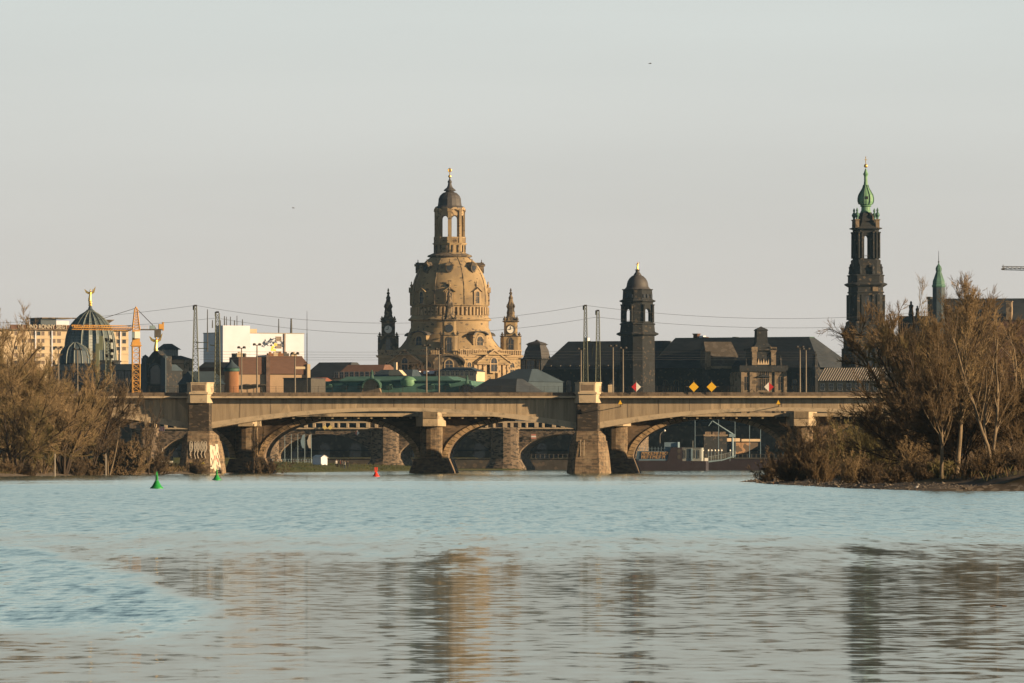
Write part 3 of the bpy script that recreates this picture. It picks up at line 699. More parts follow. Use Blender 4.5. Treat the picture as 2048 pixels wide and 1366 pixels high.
for k in range(8):
    i0 = len(b.v); q = [(-sw / 2 * .95 + sw * .95 * j / 10, cz(421) + cw(4.5) * sin(pi * j / 10)) for j in range(11)]
    b.slab([(x, z - .5) for x, z in q] + [(x, z + .3) for x, z in q[::-1]], -ap - .55, -ap + .05); rotz(b, R(22.5 + 45 * k), 0, 0, i0)
    i0 = len(b.v)
    for j in range(7): b.box(-1.4 + .45 * j - .1, -1.4 + .45 * j + .1, -ap - .55, -ap - .3, cz(487), cz(476))
    b.box(-1.7, 1.7, -ap - .6, -ap - .2, cz(476), cz(474.6)); rotz(b, R(22.5 + 45 * k), 0, 0, i0)
b.build('trim', M['fk_trim'], ln)
b = MB(); capr = [(30, 417.2), (30, 414.5), (24.5, 412), (23.2, 404), (22.8, 398), (20, 391.5), (14, 386), (8.5, 384), (7.5, 383), (12.5, 381.5), (11.5, 379.5), (6.5, 375.5), (4.2, 371), (3.4, 366), (4.3, 364.5), (4.3, 362.8), (2.2, 360), (1.0, 356)]
b.lathe([(cw(r), cz(y)) for r, y in capr], 16, R(11.25)); lc = b.build('lantern_cap', M['lead'], ch)
b = MB(); b.ball((0, 0, cz(352.8)), cw(3.2), 10, 8); b.tube((0, 0, cz(350)), (0, 0, cz(343)), .14)
rr = cw(3.0); cc = cz(340.6)
b.path([(rr * cos(2 * pi * j / 14), 0, cc + rr * 1.1 * sin(2 * pi * j / 14)) for j in range(15)], .17); b.tube((0, 0, cc - rr), (0, 0, cc + rr * 1.6), .16); b.tube((-rr * .9, 0, cc), (rr * .9, 0, cc), .16)
b.build('cross', M['gold'], lc)
# corner stair towers
def turret(cx, cy, m1, m2, centre=False):
    q = chsq(cw(20 if not centre else 17), cw(6)); s_ = chsq(cw(13.5), cw(4))
    b = MB(); b.prism([(cx + x, cy + y) for x, y in q], cz(760), cz(674)); tw = b.build('stair_tower', M[m1], ch)
    b = MB(); eaves(b, q, cz(674) + .01, cz(671.5), cx, cy, 1, 1.1)
    for sx in (-1, 1):
        for sy in (-1, 1): urn(b, cx + sx * cw(17), cy + sy * cw(17), cz(671.5), cw(7), .55)
    b.build('cornice', M[m2], tw)
    b = MB(); b.prism([(cx + x, cy + y) for x, y in s_], cz(671.5) + .01, cz(645)); b.build('shaft', M[m1], tw)
    b = MB(); eaves(b, s_, cz(645) + .01, cz(641.5), cx, cy, 1.0, 1.25)
    for sx in (-1, 1):
        for sy in (-1, 1): urn(b, cx + sx * cw(12.5), cy + sy * cw(12.5), cz(641.5), cw(9), .6)
    b.build('cornice', M[m2], tw)
    b = MB()
    b.lathe([(cw(r), cz(y)) for r, y in ((15, 641.4), (12.5, 637), (9.5, 633), (8.3, 629), (9.0, 626), (7.2, 618), (8.8, 615), (9.5, 612.5), (7.0, 608), (4.8, 602), (4.2, 598), (5.2, 596), (3.0, 592), (2.0, 589), (3.3, 588), (3.3, 586), (1.2, 583), (2.2, 580.5), (.4, 576))], 8, R(22.5), cx, cy)
    for k in range(4): i0 = len(b.v); urn(b, cw(9.5), 0, cz(615), cw(7), .4); rotz(b, R(45 + 90 * k), cx, cy, i0)
    b.build('pinnacle', M[m2], tw)
    for a in (0, 90, -90): window(tw, 0, -cw(20 if not centre else 17) - .02, cz(705), cw(9), cw(28), R(a), cx, cy, True, fm=m2, fw=.35)
    ck = MB(); ck.slab([(1.35 * cos(2 * pi * j / 20), cz(659) + 1.35 * sin(2 * pi * j / 20)) for j in range(20)], -cw(13.5) - .2, -cw(13.5) + .05); rotz(ck, 0, cx, cy)
    if centre:
        ck.build('round_window', M['pane'], tw)
    else:
        co = ck.build('clock_face', M['signwhite'], tw)
        hd = MB(); hd.box(-.09, .09, -cw(13.5) - .3, -cw(13.5) - .22, cz(659), cz(659) + 1.05); hd.box(-.75, 0, -cw(13.5) - .3, -cw(13.5) - .22, cz(659) - .09, cz(659) + .09); rotz(hd, 0, cx, cy); hd.build('clock_hand', M['black'], co)
        rg = MB(); rg.path([(cx + 1.4 * cos(2 * pi * j / 20), cy - cw(13.5) - .25, cz(659) + 1.4 * sin(2 * pi * j / 20)) for j in range(21)], .13); rg.build('clock_rim', M[m2], co)
    return tw
turret(-cw(123), 0, 'fk_dark', 'fk_dark'); turret(cw(122), 0, 'fk', 'fk_dark'); turret(0, -cw(118), 'fk', 'fk_dark', True); turret(0, cw(120), 'fk_dark', 'fk_dark')  # left tower takes the dark stone to paint in the dome's cast shade
# portal bay under the near stair tower
b = MB(); b.slab([(-cw(30), cz(760)), (cw(30), cz(760)), (cw(30), cz(728))] + [(cw(30) * cos(pi * j / 10), cz(728) + cw(16) * sin(pi * j / 10)) for j in range(1, 10)] + [(-cw(30), cz(728))], -cw(152), -cw(120)); pb = b.build('portal_bay', M['fk_dark'], ch)
b = MB(); q = [(cw(32) * cos(pi * j / 10), cz(727.5) + cw(18) * sin(pi * j / 10)) for j in range(11)]
b.slab(q + [(x * .93, z - .7) for x, z in q[::-1]], -cw(156), -cw(118)); b.build('trim', M['fk_dark'], pb)
window(pb, 0, -cw(152) - .05, cz(742), cw(15), cw(20), 0, round_=True, fm='fk_trim', fw=.4)
# ---------------------------------------------------------------- far sandstone bridge seen through the arches
AF = Fr(HX, 1950.0, -8.0)
ab = thing('sandstone_bridge', 'far old sandstone bridge with rounded arches seen through the openings of the nearer bridges', 'bridge', (AF.X0, AF.Y0, 0), -8)
az_ = lambda py: AF.z(py, 0)
AP = [AF.u(p) for p in (290, 530, 770, 1010, 1250)]
aw = (AP[1] - AP[0]) / 2
def hbow(u): return 0.0
w = MB(); top = az_(858)
for a, c in zip(AP, AP[1:]):
    m_ = (a + c) / 2; h = aw - 3.4; zs2, zc2 = az_(922), az_(868)
    P = [(m_ + h * cos(pi - pi * k / 24), zs2 + (zc2 - zs2) * sin(pi * k / 24)) for k in range(25)]
    for y in (0, 18.0):
        for (u1, z1), (u2, z2) in zip(P, P[1:]): w.face((u1, y, z1), (u2, y, z2), (u2, y, top), (u1, y, top))
        w.face((a, y, -2), (m_ - h, y, -2), (m_ - h, y, top), (a, y, top)); w.face((m_ + h, y, -2), (c, y, -2), (c, y, top), (m_ + h, y, top))
    for (u1, z1), (u2, z2) in zip(P, P[1:]): w.face((u1, 0, z1), (u2, 0, z2), (u2, 18, z2), (u1, 18, z1))
    for s_ in (-1, 1): w.face((m_ + s_ * h, 0, -2), (m_ + s_ * h, 18, -2), (m_ + s_ * h, 18, zs2), (m_ + s_ * h, 0, zs2))
w.build('arch_wall', M['oldsand'], ab)
for u0 in AP:
    p = MB()
    def nz(hw, pr, z): return [(u0 - hw, 20, z), (u0 - hw, -.1, z)] + [(u0 - hw * cos(pi * j / 6), -.1 - pr * sin(pi * j / 6), z) for j in range(1, 6)] + [(u0 + hw, -.1, z), (u0 + hw, 20, z)]
    p.loft([nz(5.4, 4.5, -2), nz(5.2, 4.2, az_(936)), nz(4.2, 3.4, az_(924)), nz(3.9, 3.2, az_(918))])
    p.loft([nz(3.7, 3.0, az_(918) + .01), nz(3.7, 3.0, az_(860))]); p.loft([nz(4.0, 3.3, az_(859.8)), nz(4.0, 3.3, az_(856))])
    p.build('pier', M['oldsand'], ab)
pp = MB(); u = AP[0]
pp.box(AP[0], AP[-1], -.55, .1, az_(845.5), az_(842.6)); pp.box(AP[0], AP[-1], -.5, .1, top + .01, az_(855))
rnd = random.Random(3)
while u < AP[-1]:
    pp.box(u, u + rnd.uniform(.5, 1.1), -.6, .05, az_(854.9), az_(845.6)); u += rnd.choice((2.0, 2.3, 2.6))
pp.build('parapet', M['newsand'], ab)
rd = MB(); rd.box(AP[0], AP[-1], .6, 17.5, top - .4, top + .3); rd.build('roadway', M['slate'], ab)
for u0 in AP:
    hx = MB(); hx.loft([[(u0 + 4.1 * cos(pi * j / 6), -.1 - 3.4 * sin(pi * j / 6), z) for j in range(6, 13)][::1] + [] for z in (az_(855.8), az_(843))])
    hx.build('refuge_parapet', M['oldsand'], ab)
def on_A(px, py, off=-.9): u, z = AF.at(px, py); return u, off, z
def world(fr, u, v, z): return (fr.Xp + u * cos(fr.g) - v * sin(fr.g), fr.Yp + u * sin(fr.g) + v * cos(fr.g), z)
def diamond(name, label, fr, px, py, hw_px, m1, m2=None, v=-1.0, post=None, group=None, arm=0):
    u, z = fr.at(px, py); h = hw_px / F * fr.Y(u)
    o = thing(name, label, 'sign', world(fr, u, v, z), fr.yaw, group)
    for s_, m_ in (((-1, m1), (1, m2)) if m2 else ((0, m1),)):
        b = MB()
        if s_ == 0: b.slab([(-h, 0), (0, -h), (h, 0), (0, h)], -.05, .05)
        else: b.slab([(0, -h), (0, h), (s_ * h, 0)][::-s_], -.05, .05)
        b.build('sign_half' if m2 else 'sign_plate', M[m_], o)
    b = MB(); b.box(-.05, .05, .052, .13, -h * 1.25, h * 1.35)
    if arm: b.box(min(0, arm * h * 1.5), max(0, arm * h * 1.5), .06, .12, -.0, .08)
    b.build('post', M['pole'], o); return o
diamond('diamond_sign', 'small pale yellow diamond sign on far bridge, left one of its pair', AF, 650.5, 855, 4.6, 'paleyellow', group='pale diamond signs on the far bridge')
diamond('diamond_sign', 'small pale yellow diamond sign on far bridge, right one of its pair', AF, 661.5, 855, 4.6, 'paleyellow', group='pale diamond signs on the far bridge')
diamond('diamond_sign', 'single faded pink and white diamond sign on the far sandstone bridge', AF, 715.5, 866, 4.8, 'redwhite', 'signwhite')
u, z = AF.at(1068, 873); o = thing('striped_sign', 'red and white striped rectangular sign above an arch of the far bridge', 'sign', world(AF, u, -.8, z), AF.yaw)
h = .62
for k, m_ in ((1, 'redwhite'), (0, 'signwhite'), (-1, 'redwhite')):
    b = MB(); b.box(-.62, .62, -.04, .04, k * .42 - .2, k * .42 + .2); b.build('stripe', M[m_], o)
# street lamps along the far bridge
for i, (px, y0, y1) in enumerate(((1029, 843, 838), (1054, 843, 840), (1074, 843, 839), (1101, 843, 848))):
    pass

def pivot(o, c, ang):
    a = R(ang); o.rotation_euler = (0, 0, a); o.location = (c[0] - c[0] * cos(a) + c[1] * sin(a), c[1] - c[0] * sin(a) - c[1] * cos(a), 0)
# ---------------------------------------------------------------- large palace with slate roof and belfry tower
SF2 = Fr(1340, 2330.0, -27.0)
pal = thing('palace', 'long dark stone palace with steep slate roof and square belfry tower rising from its middle', 'palace', (SF2.X0, SF2.Y0, 0), -27)
U = SF2.u; Z = lambda py, px=1340: SF2.z(py, SF2.u(px))
D2 = 26.0
b = MB(); b.box(U(1042), U(1628), 0, D2, 0, Z(737)); pw = b.build('wall', M['blackstone'], pal)
b = MB(); b.box(U(1042) - .4, U(1628) + .4, -.9, -.01, Z(742), Z(737.5)); b.box(U(1042), U(1628), -.5, -.011, Z(772), Z(770)); b.build('cornice', M['blackstone'], pw)
def hip(mb, x0, x1, y0, y1, z0, z1, rx0, rx1, ov=.6):
    ym = (y0 + y1) / 2
    A = mb.pts((x0 - ov, y0 - ov, z0), (x1 + ov, y0 - ov, z0), (x1 + ov, y1 + ov, z0), (x0 - ov, y1 + ov, z0), (rx0, ym - 2, z1), (rx1, ym - 2, z1), (rx1, ym + 2, z1), (rx0, ym + 2, z1))
    for q in ((0, 3, 2, 1), (0, 1, 5, 4), (1, 2, 6, 5), (2, 3, 7, 6), (3, 0, 4, 7), (4, 5, 6, 7)): mb.f.append([A[k] for k in q])
b = MB(); hip(b, U(1080), U(1300), .2, D2 - .2, Z(736.8), Z(680), U(1105), U(1300)); b.build('roof', M['slate'], pal)
b = MB(); hip(b, U(1300), U(1640), -.5, D2 - .5, Z(736.6), Z(676), U(1320), U(1590)); rf = b.build('roof', M['slate'], pal)
b = MB(); b.box(U(1320), U(1590), D2 / 2 - 2.2, D2 / 2 + 1.5, Z(676.2), Z(674.5)); b.build('ridge', M['copper_dark'], rf)
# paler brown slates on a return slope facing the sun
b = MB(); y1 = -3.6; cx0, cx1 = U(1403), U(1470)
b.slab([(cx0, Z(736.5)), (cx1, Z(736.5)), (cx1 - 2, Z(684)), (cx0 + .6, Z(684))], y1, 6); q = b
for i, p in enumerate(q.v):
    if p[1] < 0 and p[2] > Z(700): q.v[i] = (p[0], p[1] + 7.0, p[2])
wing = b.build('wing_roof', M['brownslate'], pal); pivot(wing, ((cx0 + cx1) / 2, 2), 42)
b = MB(); b.box(cx0, cx1, y1, 3, 0, Z(736.8)); b.build('wall', M['blackstone'], wing); b = MB(); b.box(cx0 - .3, cx1 + .2, y1 - .7, y1 - .01, Z(738), Z(733)); b.box(cx0 - .5, cx0 + .6, y1 - .5, y1 + 2, Z(740), Z(704)); b.build('cornice', M['tan'], wing)
b = MB(); b.box(U(1444), U(1472), y1 - 1.2, y1 - .02, 0, Z(748)); lb = b.build('bay', M['tan'], pal); pivot(lb, ((cx0 + cx1) / 2, 2), 42)
b = MB(); gable(b, U(1458), U(1474) - U(1443), Z(748) + .01, Z(737), y1 - 1.6, y1 - .1); b.build('pediment', M['tan'], lb)
for k in range(3): window(lb, U(1452) + k * 2.0, y1 - 1.25, Z(781), 1.1, 4.2, fm='tan', fw=.25)
for k, (cxp, w_, hh, m_) in enumerate(((1137, 6, 3.2, 'white'), (1357, 9, 8, 'brickred'), (1369, 9, 5.5, 'white'), (1375, 8, 3, 'brickred'), (1435, 8, 2.6, 'darkpole'), (1484, 8, 2.6, 'darkpole'))):
    b = MB(); x = U(cxp); r_ = w_ / 2 / F * SF2.Y(x); zr = Z(676) - 1.0; b.box(x - r_, x + r_, D2 / 2 - 1, D2 / 2 + 1, zr, Z(676) + hh / 6.4)
    if hh > 7:
        b.box(x - r_ - .2, x + r_ + .2, D2 / 2 - 1.2, D2 / 2 + 1.2, Z(676) + hh / 6.4 + .01, Z(676) + hh / 6.4 + .3)
    b.build('chimney', M[m_], rf)
for k in range(24):                                              # ground rows of windows along the dark front
    px = 1095 + k * 21.5
    if 1395 < px < 1480 or 1236 < px < 1312: continue
    window(pw, U(px), -.02, Z(784), 1.3, 3.6, fm='fk_dark', fw=.3, round_=True); 
for k in range(16):
    px = 1096 + k * 19
    if 1236 < px < 1312: continue
    d = MB(); x = U(px); d.box(x - .8, x + .8, .4, 3, Z(734), Z(729)); dm = d.build('dormer', M['cranegrey'], rf)
# corner pavilion with a hooded roof, left end
b = MB(); x = U(1066); b.box(x - 3.6, x + 3.6, -1.6, 7, 0, Z(717)); pv = b.build('pavilion', M['blackstone'], pal)
b = MB(); b.box(x - 4.1, x + 4.1, -2.1, 7.4, Z(717) + .01, Z(714.5)); b.build('cornice', M['blackstone'], pv)
b = MB(); b.lathe([(sqrt(2) * r / 6.4, Z(y)) for r, y in ((21, 714.4), (19.5, 710), (18.5, 704), (17.5, 698), (14, 690), (14.5, 687.5), (17, 686.5), (12, 683), (4, 680), (1.0, 677))], 4, R(45), x, 2.7); b.build('pavilion_roof', M['lead'], pv)
window(pv, x, -1.62, Z(741), 2.6, 3.4, fm='tan', fw=.3); 
for s_ in (-1, 1): window(pv, x + s_ * 2.5, -1.62, Z(741), .8, 3.2, fm='tan', fw=.2)
b = MB(); gable(b, x, 5.4, Z(766), Z(757), -2.3, -1.61); b.build('pediment', M['blackstone'], pv)
# sunlit right pavilion with gabled attic and crown
xa, xb = U(1484), U(1568); xm = (xa + xb) / 2
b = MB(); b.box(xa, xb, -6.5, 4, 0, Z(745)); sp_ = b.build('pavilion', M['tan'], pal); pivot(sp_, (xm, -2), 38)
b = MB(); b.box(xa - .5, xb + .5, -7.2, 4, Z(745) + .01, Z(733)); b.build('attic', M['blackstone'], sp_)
b = MB(); ha = 3.6; b.box(xm - ha, xm + ha, -6.6, 2, Z(733) + .01, Z(703)); at_ = b.build('attic_tower', M['blackstone'], pal); pivot(at_, (xm, -2), 38)
b = MB()
for s_ in (-1, 1): b.box(xm + s_ * (ha - .6) - .75, xm + s_ * (ha - .6) + .75, -7.3, -6.61, Z(732), Z(705)); b.box(xm + s_ * (ha - .6) - .95, xm + s_ * (ha - .6) + .95, -7.5, -6.0, Z(705), Z(696))
b.build('pilaster', M['tan'], at_)
b = MB(); b.box(xm - ha - .6, xm + ha + .6, -7.5, 2.4, Z(703) + .01, Z(699)); b.lathe([(1.414 * r, Z(y)) for r, y in ((3.2, 698.9), (2.4, 693), (1.75, 687), (1.65, 664), (1.9, 662.5), (1.5, 660), (.7, 657.5), (.1, 655))], 4, R(45), xm, -3); b.build('crown', M['blackstone'], at_)
b = MB()
for k in range(5): b.slab([(xm - 2 + k * .8, Z(731)), (xm - 1.2 + k * .8, Z(731)), (xm - 1.6 + k * .8, Z(719 + 3 * (k % 2)))], -6.9, -6.61)
b.build('relief_and_lit_patch', M['newsand'], at_)
b = MB()
for s_ in (-1, 1): statue_dark(b, xm + s_ * 5.4, -6, Z(733) + .01, 3.0)
b.build('figure', M['blackstone'], sp_)
b = MB()
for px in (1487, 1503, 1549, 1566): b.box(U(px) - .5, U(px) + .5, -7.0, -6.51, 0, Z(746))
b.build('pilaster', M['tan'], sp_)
for px, w_, y0, hh in ((1494, 1.3, 782, 4.2), (1519, 1.0, 782, 6.5), (1526, 1.0, 782, 6.5), (1533, 1.0, 782, 6.5), (1557, 1.3, 782, 4.2)): window(sp_, U(px), -6.52, Z(y0), w_, hh, fm='tan', fw=.22)
b = MB(); gable(b, xm, 4.6, Z(756), Z(750), -7.3, -6.55); b.build('pediment', M['blackstone'], sp_)
# belfry tower, seen corner-on
TF = Fr(1275, 2318.0, 0); ts = F / 2318; tr = lambda p: p / ts; tz = lambda py: TF.z(py)
tw_o = thing('belfry_tower', 'dark square stone belfry with domed cap and tall slit openings, beside two lattice masts', 'tower', (TF.X0, TF.Y0, 0), 0)
sqd = lambda r, c=.28: sorted([(r, -c * r), (r, c * r), (c * r, r), (-c * r, r), (-r, c * r), (-r, -c * r), (-c * r, -r), (c * r, -r)], key=lambda p: math.atan2(p[1], p[0]))
b = MB(); b.loft([ring3(sqd(tr(36)), 0), ring3(sqd(tr(34)), tz(672))]); shaft = b.build('shaft', M['blackstone'], tw_o)
b = MB(); b.loft([ring3(sqd(tr(36)), tz(672) + .01), ring3(sqd(tr(42)), tz(669)), ring3(sqd(tr(42)), tz(667)), ring3(sqd(tr(35)), tz(664))])
b.loft([ring3(sqd(tr(34.5)), tz(650)), ring3(sqd(tr(36)), tz(648.5)), ring3(sqd(tr(33)), tz(646))]); b.build('cornice', M['blackstone'], tw_o)
b = MB(); b.loft([ring3(sqd(tr(35)), tz(664) + .01), ring3(sqd(tr(33.5)), tz(650) - .01)]); b.build('stage', M['blackstone'], tw_o)
b = MB(); rr = tr(31); ap = rr * (1 + .28) / sqrt(2); sw = rr * (1 - .28) * sqrt(2)
for a in (45, 135, -45, -135): arch_side(b, sw, tz(646), tz(605), tr(16.5), tz(643), tz(617), ap, .9, R(a), n=6)
cw_ = 2 * .28 * rr
for a in (0, 90, 180, 270):
    i0 = len(b.v); b.box(-cw_ / 2, cw_ / 2, -rr, -rr + 1.2, tz(646), tz(605)); rotz(b, R(a), 0, 0, i0)
bf = b.build('belfry', M['blackstone'], tw_o)
b = MB()
for a in (45, 135, -45, -135):
    for x in (-sw / 2 + .45, sw / 2 - .45): i0 = len(b.v); b.lathe([(.45, tz(645)), (.4, tz(612)), (.6, tz(610)), (.6, tz(609))], 7, 0, x, -ap - .35); rotz(b, R(a), 0, 0, i0)
b.build('column', M['hk'], bf)
b = MB(); b.loft([ring3(sqd(tr(31)), tz(605) + .01), ring3(sqd(tr(36)), tz(603)), ring3(sqd(tr(36)), tz(601.5)), ring3(sqd(tr(30)), tz(599))])
b.loft([ring3(sqd(tr(30)), tz(599) + .01), ring3(sqd(tr(29)), tz(581)), ring3(sqd(tr(31)), tz(579.5)), ring3(sqd(tr(31)), tz(578.5))]); b.build('attic', M['blackstone'], tw_o)
b = MB()
for a in (45, -45):
    for x in (-1.6, 0, 1.6): i0 = len(b.v); b.box(x - .42, x + .42, -ap - .15, -ap + .3, tz(596), tz(589)); rotz(b, R(a), 0, 0, i0)
b.build('opening', M['pane'], tw_o)
b = MB(); b.lathe([(tr(r), tz(y)) for r, y in ((27, 578.4), (24, 576), (22, 573), (21.5, 569), (20, 563), (17, 557.5), (12.5, 553), (8, 550.5))], 32); b.build('dome', M['lead'], tw_o, True)
b = MB(); b.lathe([(tr(r), tz(y)) for r, y in ((8, 550.4), (7, 548), (4.5, 545), (3.5, 541.5), (4.8, 540.5), (4.8, 539))], 10); b.build('dome_lantern', M['lead'], tw_o)
def gilded_figure(name, label, loc, h, yaw=0, wings=True, trumpet=False):
    o = thing(name, label, 'statue', loc, yaw)
    b = MB()
    rings = []
    for z, rx, ry, ox in ((0, .13, .12, 0), (.08, .15, .13, .0), (.25, .12, .11, -.01), (.45, .10, .085, .01), (.58, .085, .075, .02), (.68, .11, .075, .02), (.76, .115, .07, .025), (.80, .05, .045, .03), (.83, .035, .035, .03), (.87, .052, .056, .03), (.92, .055, .06, .03), (.965, .035, .04, .03), (.985, .004, .004, .03)):
        rings.append([(h * (ox + rx * cos(2 * pi * k / 10)), h * ry * sin(2 * pi * k / 10), h * z) for k in range(10)])
    b.loft(rings)
    up = 1 if trumpet else .55
    for P in ([(.11, 0, .75), (.2, -.05, .82), (.27, -.08, .75 + .28 * up)], [(-.09, 0, .75), (-.19, -.04, .66), (-.24, -.08, .74)]):
        for (p, q), r in zip(zip(P, P[1:]), (.032, .026)): b.tube([h * c for c in p], [h * c for c in q], h * r, h * r * .8, 6)
    b.build('body', M['gold'], o, True)
    if wings:
        for s_, hh in ((1, .42), (-1, .2)):
            w_ = MB(); q = [(.04, .62), (.14, .6), (.34, .72), (.46, .80 + hh), (.36, .82 + hh * .7), (.2, .82), (.05, .78)]
            w_.slab([(h * s_ * x, h * z) for x, z in q][::s_], h * .07, h * .11); w_.build('wing', M['gold'], o)
    return o
gilded_figure('gilded_statue', 'small gilded figure on top of the dark belfry dome', (TF.X0, TF.Y0, tz(539) + .01), tr(15), wings=False, trumpet=True)

# ---------------------------------------------------------------- black church tower with green onion spire
HF = Fr(1731.5, 2252.0, 0); hs = F / 2252; hr = lambda p: p / hs; hz = lambda py: HF.z(py)
ht = thing('church_tower', 'very tall blackened stone church tower with green onion spire and open bell stage', 'tower', (HF.X0, HF.Y0, 0), 6)
sq = lambda r, c: chsq(hr(r), hr(c))
b = MB(); b.prism(sq(41, 13), 0, hz(672)); st0 = b.build('stage', M['hk'], ht)
b = MB(); b.loft([ring3(sq(41, 13), hz(672) + .01), ring3(sq(47, 13), hz(669)), ring3(sq(47, 13), hz(667)), ring3(sq(42, 13), hz(664.5)), ring3(sq(37, 12), hz(650)), ring3(sq(37, 12), hz(645)), ring3(sq(33.5, 11), hz(642))]); b.build('cornice', M['hk'], ht)
b = MB(); b.prism(sq(32, 11), hz(642) + .01, hz(575)); st1 = b.build('stage', M['hk'], ht)
b = MB(); b.loft([ring3(sq(32, 11), hz(575) + .01), ring3(sq(35, 12), hz(573)), ring3(sq(39.5, 13), hz(570)), ring3(sq(39.5, 13), hz(568)), ring3(sq(33, 11), hz(565.5)), ring3(sq(33, 11), hz(553)), ring3(sq(34.5, 11), hz(552)), ring3(sq(34.5, 11), hz(550.5)), ring3(sq(29, 10), hz(549))])
b.loft([ring3(sq(33.2, 11), hz(586.5)), ring3(sq(34, 11), hz(585)), ring3(sq(33.2, 11), hz(583.5))]); b.build('cornice', M['hk'], ht)
b = MB(); b.loft([ring3(sq(29, 10), hz(549) + .01), ring3(sq(27, 9), hz(534)), ring3(sq(27.5, 9), hz(522)), ring3(sq(26, 8), hz(519.5))]); b.build('stage', M['hk'], ht)
b = MB(); fw_ = 2 * (hr(24) - hr(8))
for a in (0, 90, 180, 270): arch_side(b, fw_, hz(519.4), hz(461), hr(12.5), hz(517), hz(470.5), hr(22), 1.2, R(a), n=6)
for a in (45, 135, 225, 315):
    i0 = len(b.v); b.box(-hr(7.0), hr(7.0), -hr(27.5), -hr(21), hz(519.4), hz(461)); rotz(b, R(a), 0, 0, i0)
bs = b.build('bell_stage', M['hk'], ht)
b = MB()
for k in range(8):
    a = R(45 * (k // 2) + (22 if k % 2 else 0))
for a in (0, 90, 180, 270):
    for x in (-11.5, 11.5, -18, 18): i0 = len(b.v); b.lathe([(.36, hz(517)), (.32, hz(468)), (.5, hz(466)), (.5, hz(464))], 7, 0, hr(x), -hr(22.5) - .3); rotz(b, R(a), 0, 0, i0)
b.build('column', M['blackstone'], bs)
b = MB(); b.box(-hr(6), hr(6), -hr(22) - .2, -hr(22) - .12, hz(512), hz(511.2)); b.box(-hr(6), hr(6), -hr(22) - .2, -hr(22) - .12, hz(514.5), hz(514)); b.build('railing', M['darkpole'], bs)
b = MB(); b.loft([ring3(sq(24, 8), hz(461) + .01), ring3(sq(25, 8), hz(459.5)), ring3(sq(30, 9), hz(458)), ring3(sq(30, 9), hz(456.5)), ring3(sq(22, 8), hz(454)), ring3(sq(17, 7), hz(444)), ring3(sq(14.5, 6), hz(432)), ring3(sq(11, 5), hz(425))]); b.build('attic', M['hk'], ht)
for s_ in (-1, 1):
    for t_ in (-1, 1):
        b = MB(); x, y = s_ * hr(20.5), t_ * hr(20.5); b.box(x - .55, x + .55, y - .55, y + .55, hz(456.4), hz(441)); b.box(x - .75, x + .75, y - .75, y + .75, hz(441), hz(439)); b.build('pedestal', M['tan'], ht)
for s_ in (-1, 1):
    for t_ in (-1, 1): b = MB(); urn(b, s_ * hr(20.5), t_ * hr(20.5), hz(439) + .01, hr(23), .75); b.build('urn', M['copper'], ht)
b = MB(); b.lathe([(hr(r), hz(y)) for r, y in ((11, 424.9), (9, 420), (9, 414), (12, 412.5), (10.5, 411), (13.5, 408.5), (15.6, 403), (15.8, 397), (14.2, 390), (10.5, 383.5), (6.6, 377), (4.4, 370), (3.5, 362), (3.4, 353), (4.6, 350), (5.4, 348), (3.6, 345), (2.4, 341), (1.2, 337))], 16, 0); spr = b.build('onion_spire', M['copper_bright'], ht, False)
b = MB()
for k in range(8):
    a = R(45 * k + 22.5); P = [(hr(r) * 1.03 * sin(a), -hr(r) * 1.03 * cos(a), hz(y)) for r, y in ((13.5, 408.5), (15.6, 403), (15.8, 397), (14.2, 390), (10.5, 383.5), (6.6, 377), (4.4, 370))]; b.path(P, .16, 4)
b.build('rib', M['copper_dark'], spr)
b = MB(); b.box(-.35, .35, -hr(16.3), -hr(14), hz(398.5), hz(393)); b.build('hatch', M['black'], spr)
b = MB(); b.ball((0, 0, hz(331.8)), hr(3.9), 10, 8); b.tube((0, 0, hz(329)), (0, 0, hz(313)), .12); b.box(-hr(3), hr(3), -.08, .08, hz(320), hz(319)); b.build('cross', M['gold'], spr)
b = MB()
for a in range(8):
    i0 = len(b.v); statue_dark(b, hr(9), -hr(31.5), hz(549) + .01, hr(21)); rotz(b, R(45 * a), 0, 0, i0)
b.build('figure', M['blackstone'], ht)
for st_, r_, y0, hh in ((st1, 32, 632, 40), (st0, 41, 745, 46)):
    for a in (0, 90, -90): window(st_, 0, -hr(r_) - .02, hz(y0), hr(13), hr(hh), R(a), round_=True, fm='hk', fw=.5, bars=False)
    b = MB()
    for a in (0, 90, 180, 270):
        for x in (-.62, -.35, .35, .62): i0 = len(b.v); b.box(hr(r_) * x - .45, hr(r_) * x + .45, -hr(r_) - .55, -hr(r_) - .01, hz(y0 + 8), hz(y0 - hh - 2)); rotz(b, R(a), 0, 0, i0)
    b.build('pilaster', M['hk'], st_)
b = MB(); r0 = hr(32); b.box(hr(9), hr(20), -r0 - .3, -r0 - .01, hz(583), hz(574.5)); r0 = hr(41); b.box(hr(10), hr(22), -r0 - .3, -r0 - .01, hz(684), hz(677)); b.build('relief_and_lit_patch', M['tan'], ht)  # tan slabs paint in sunlit patches of cleaned stone on the dark tower
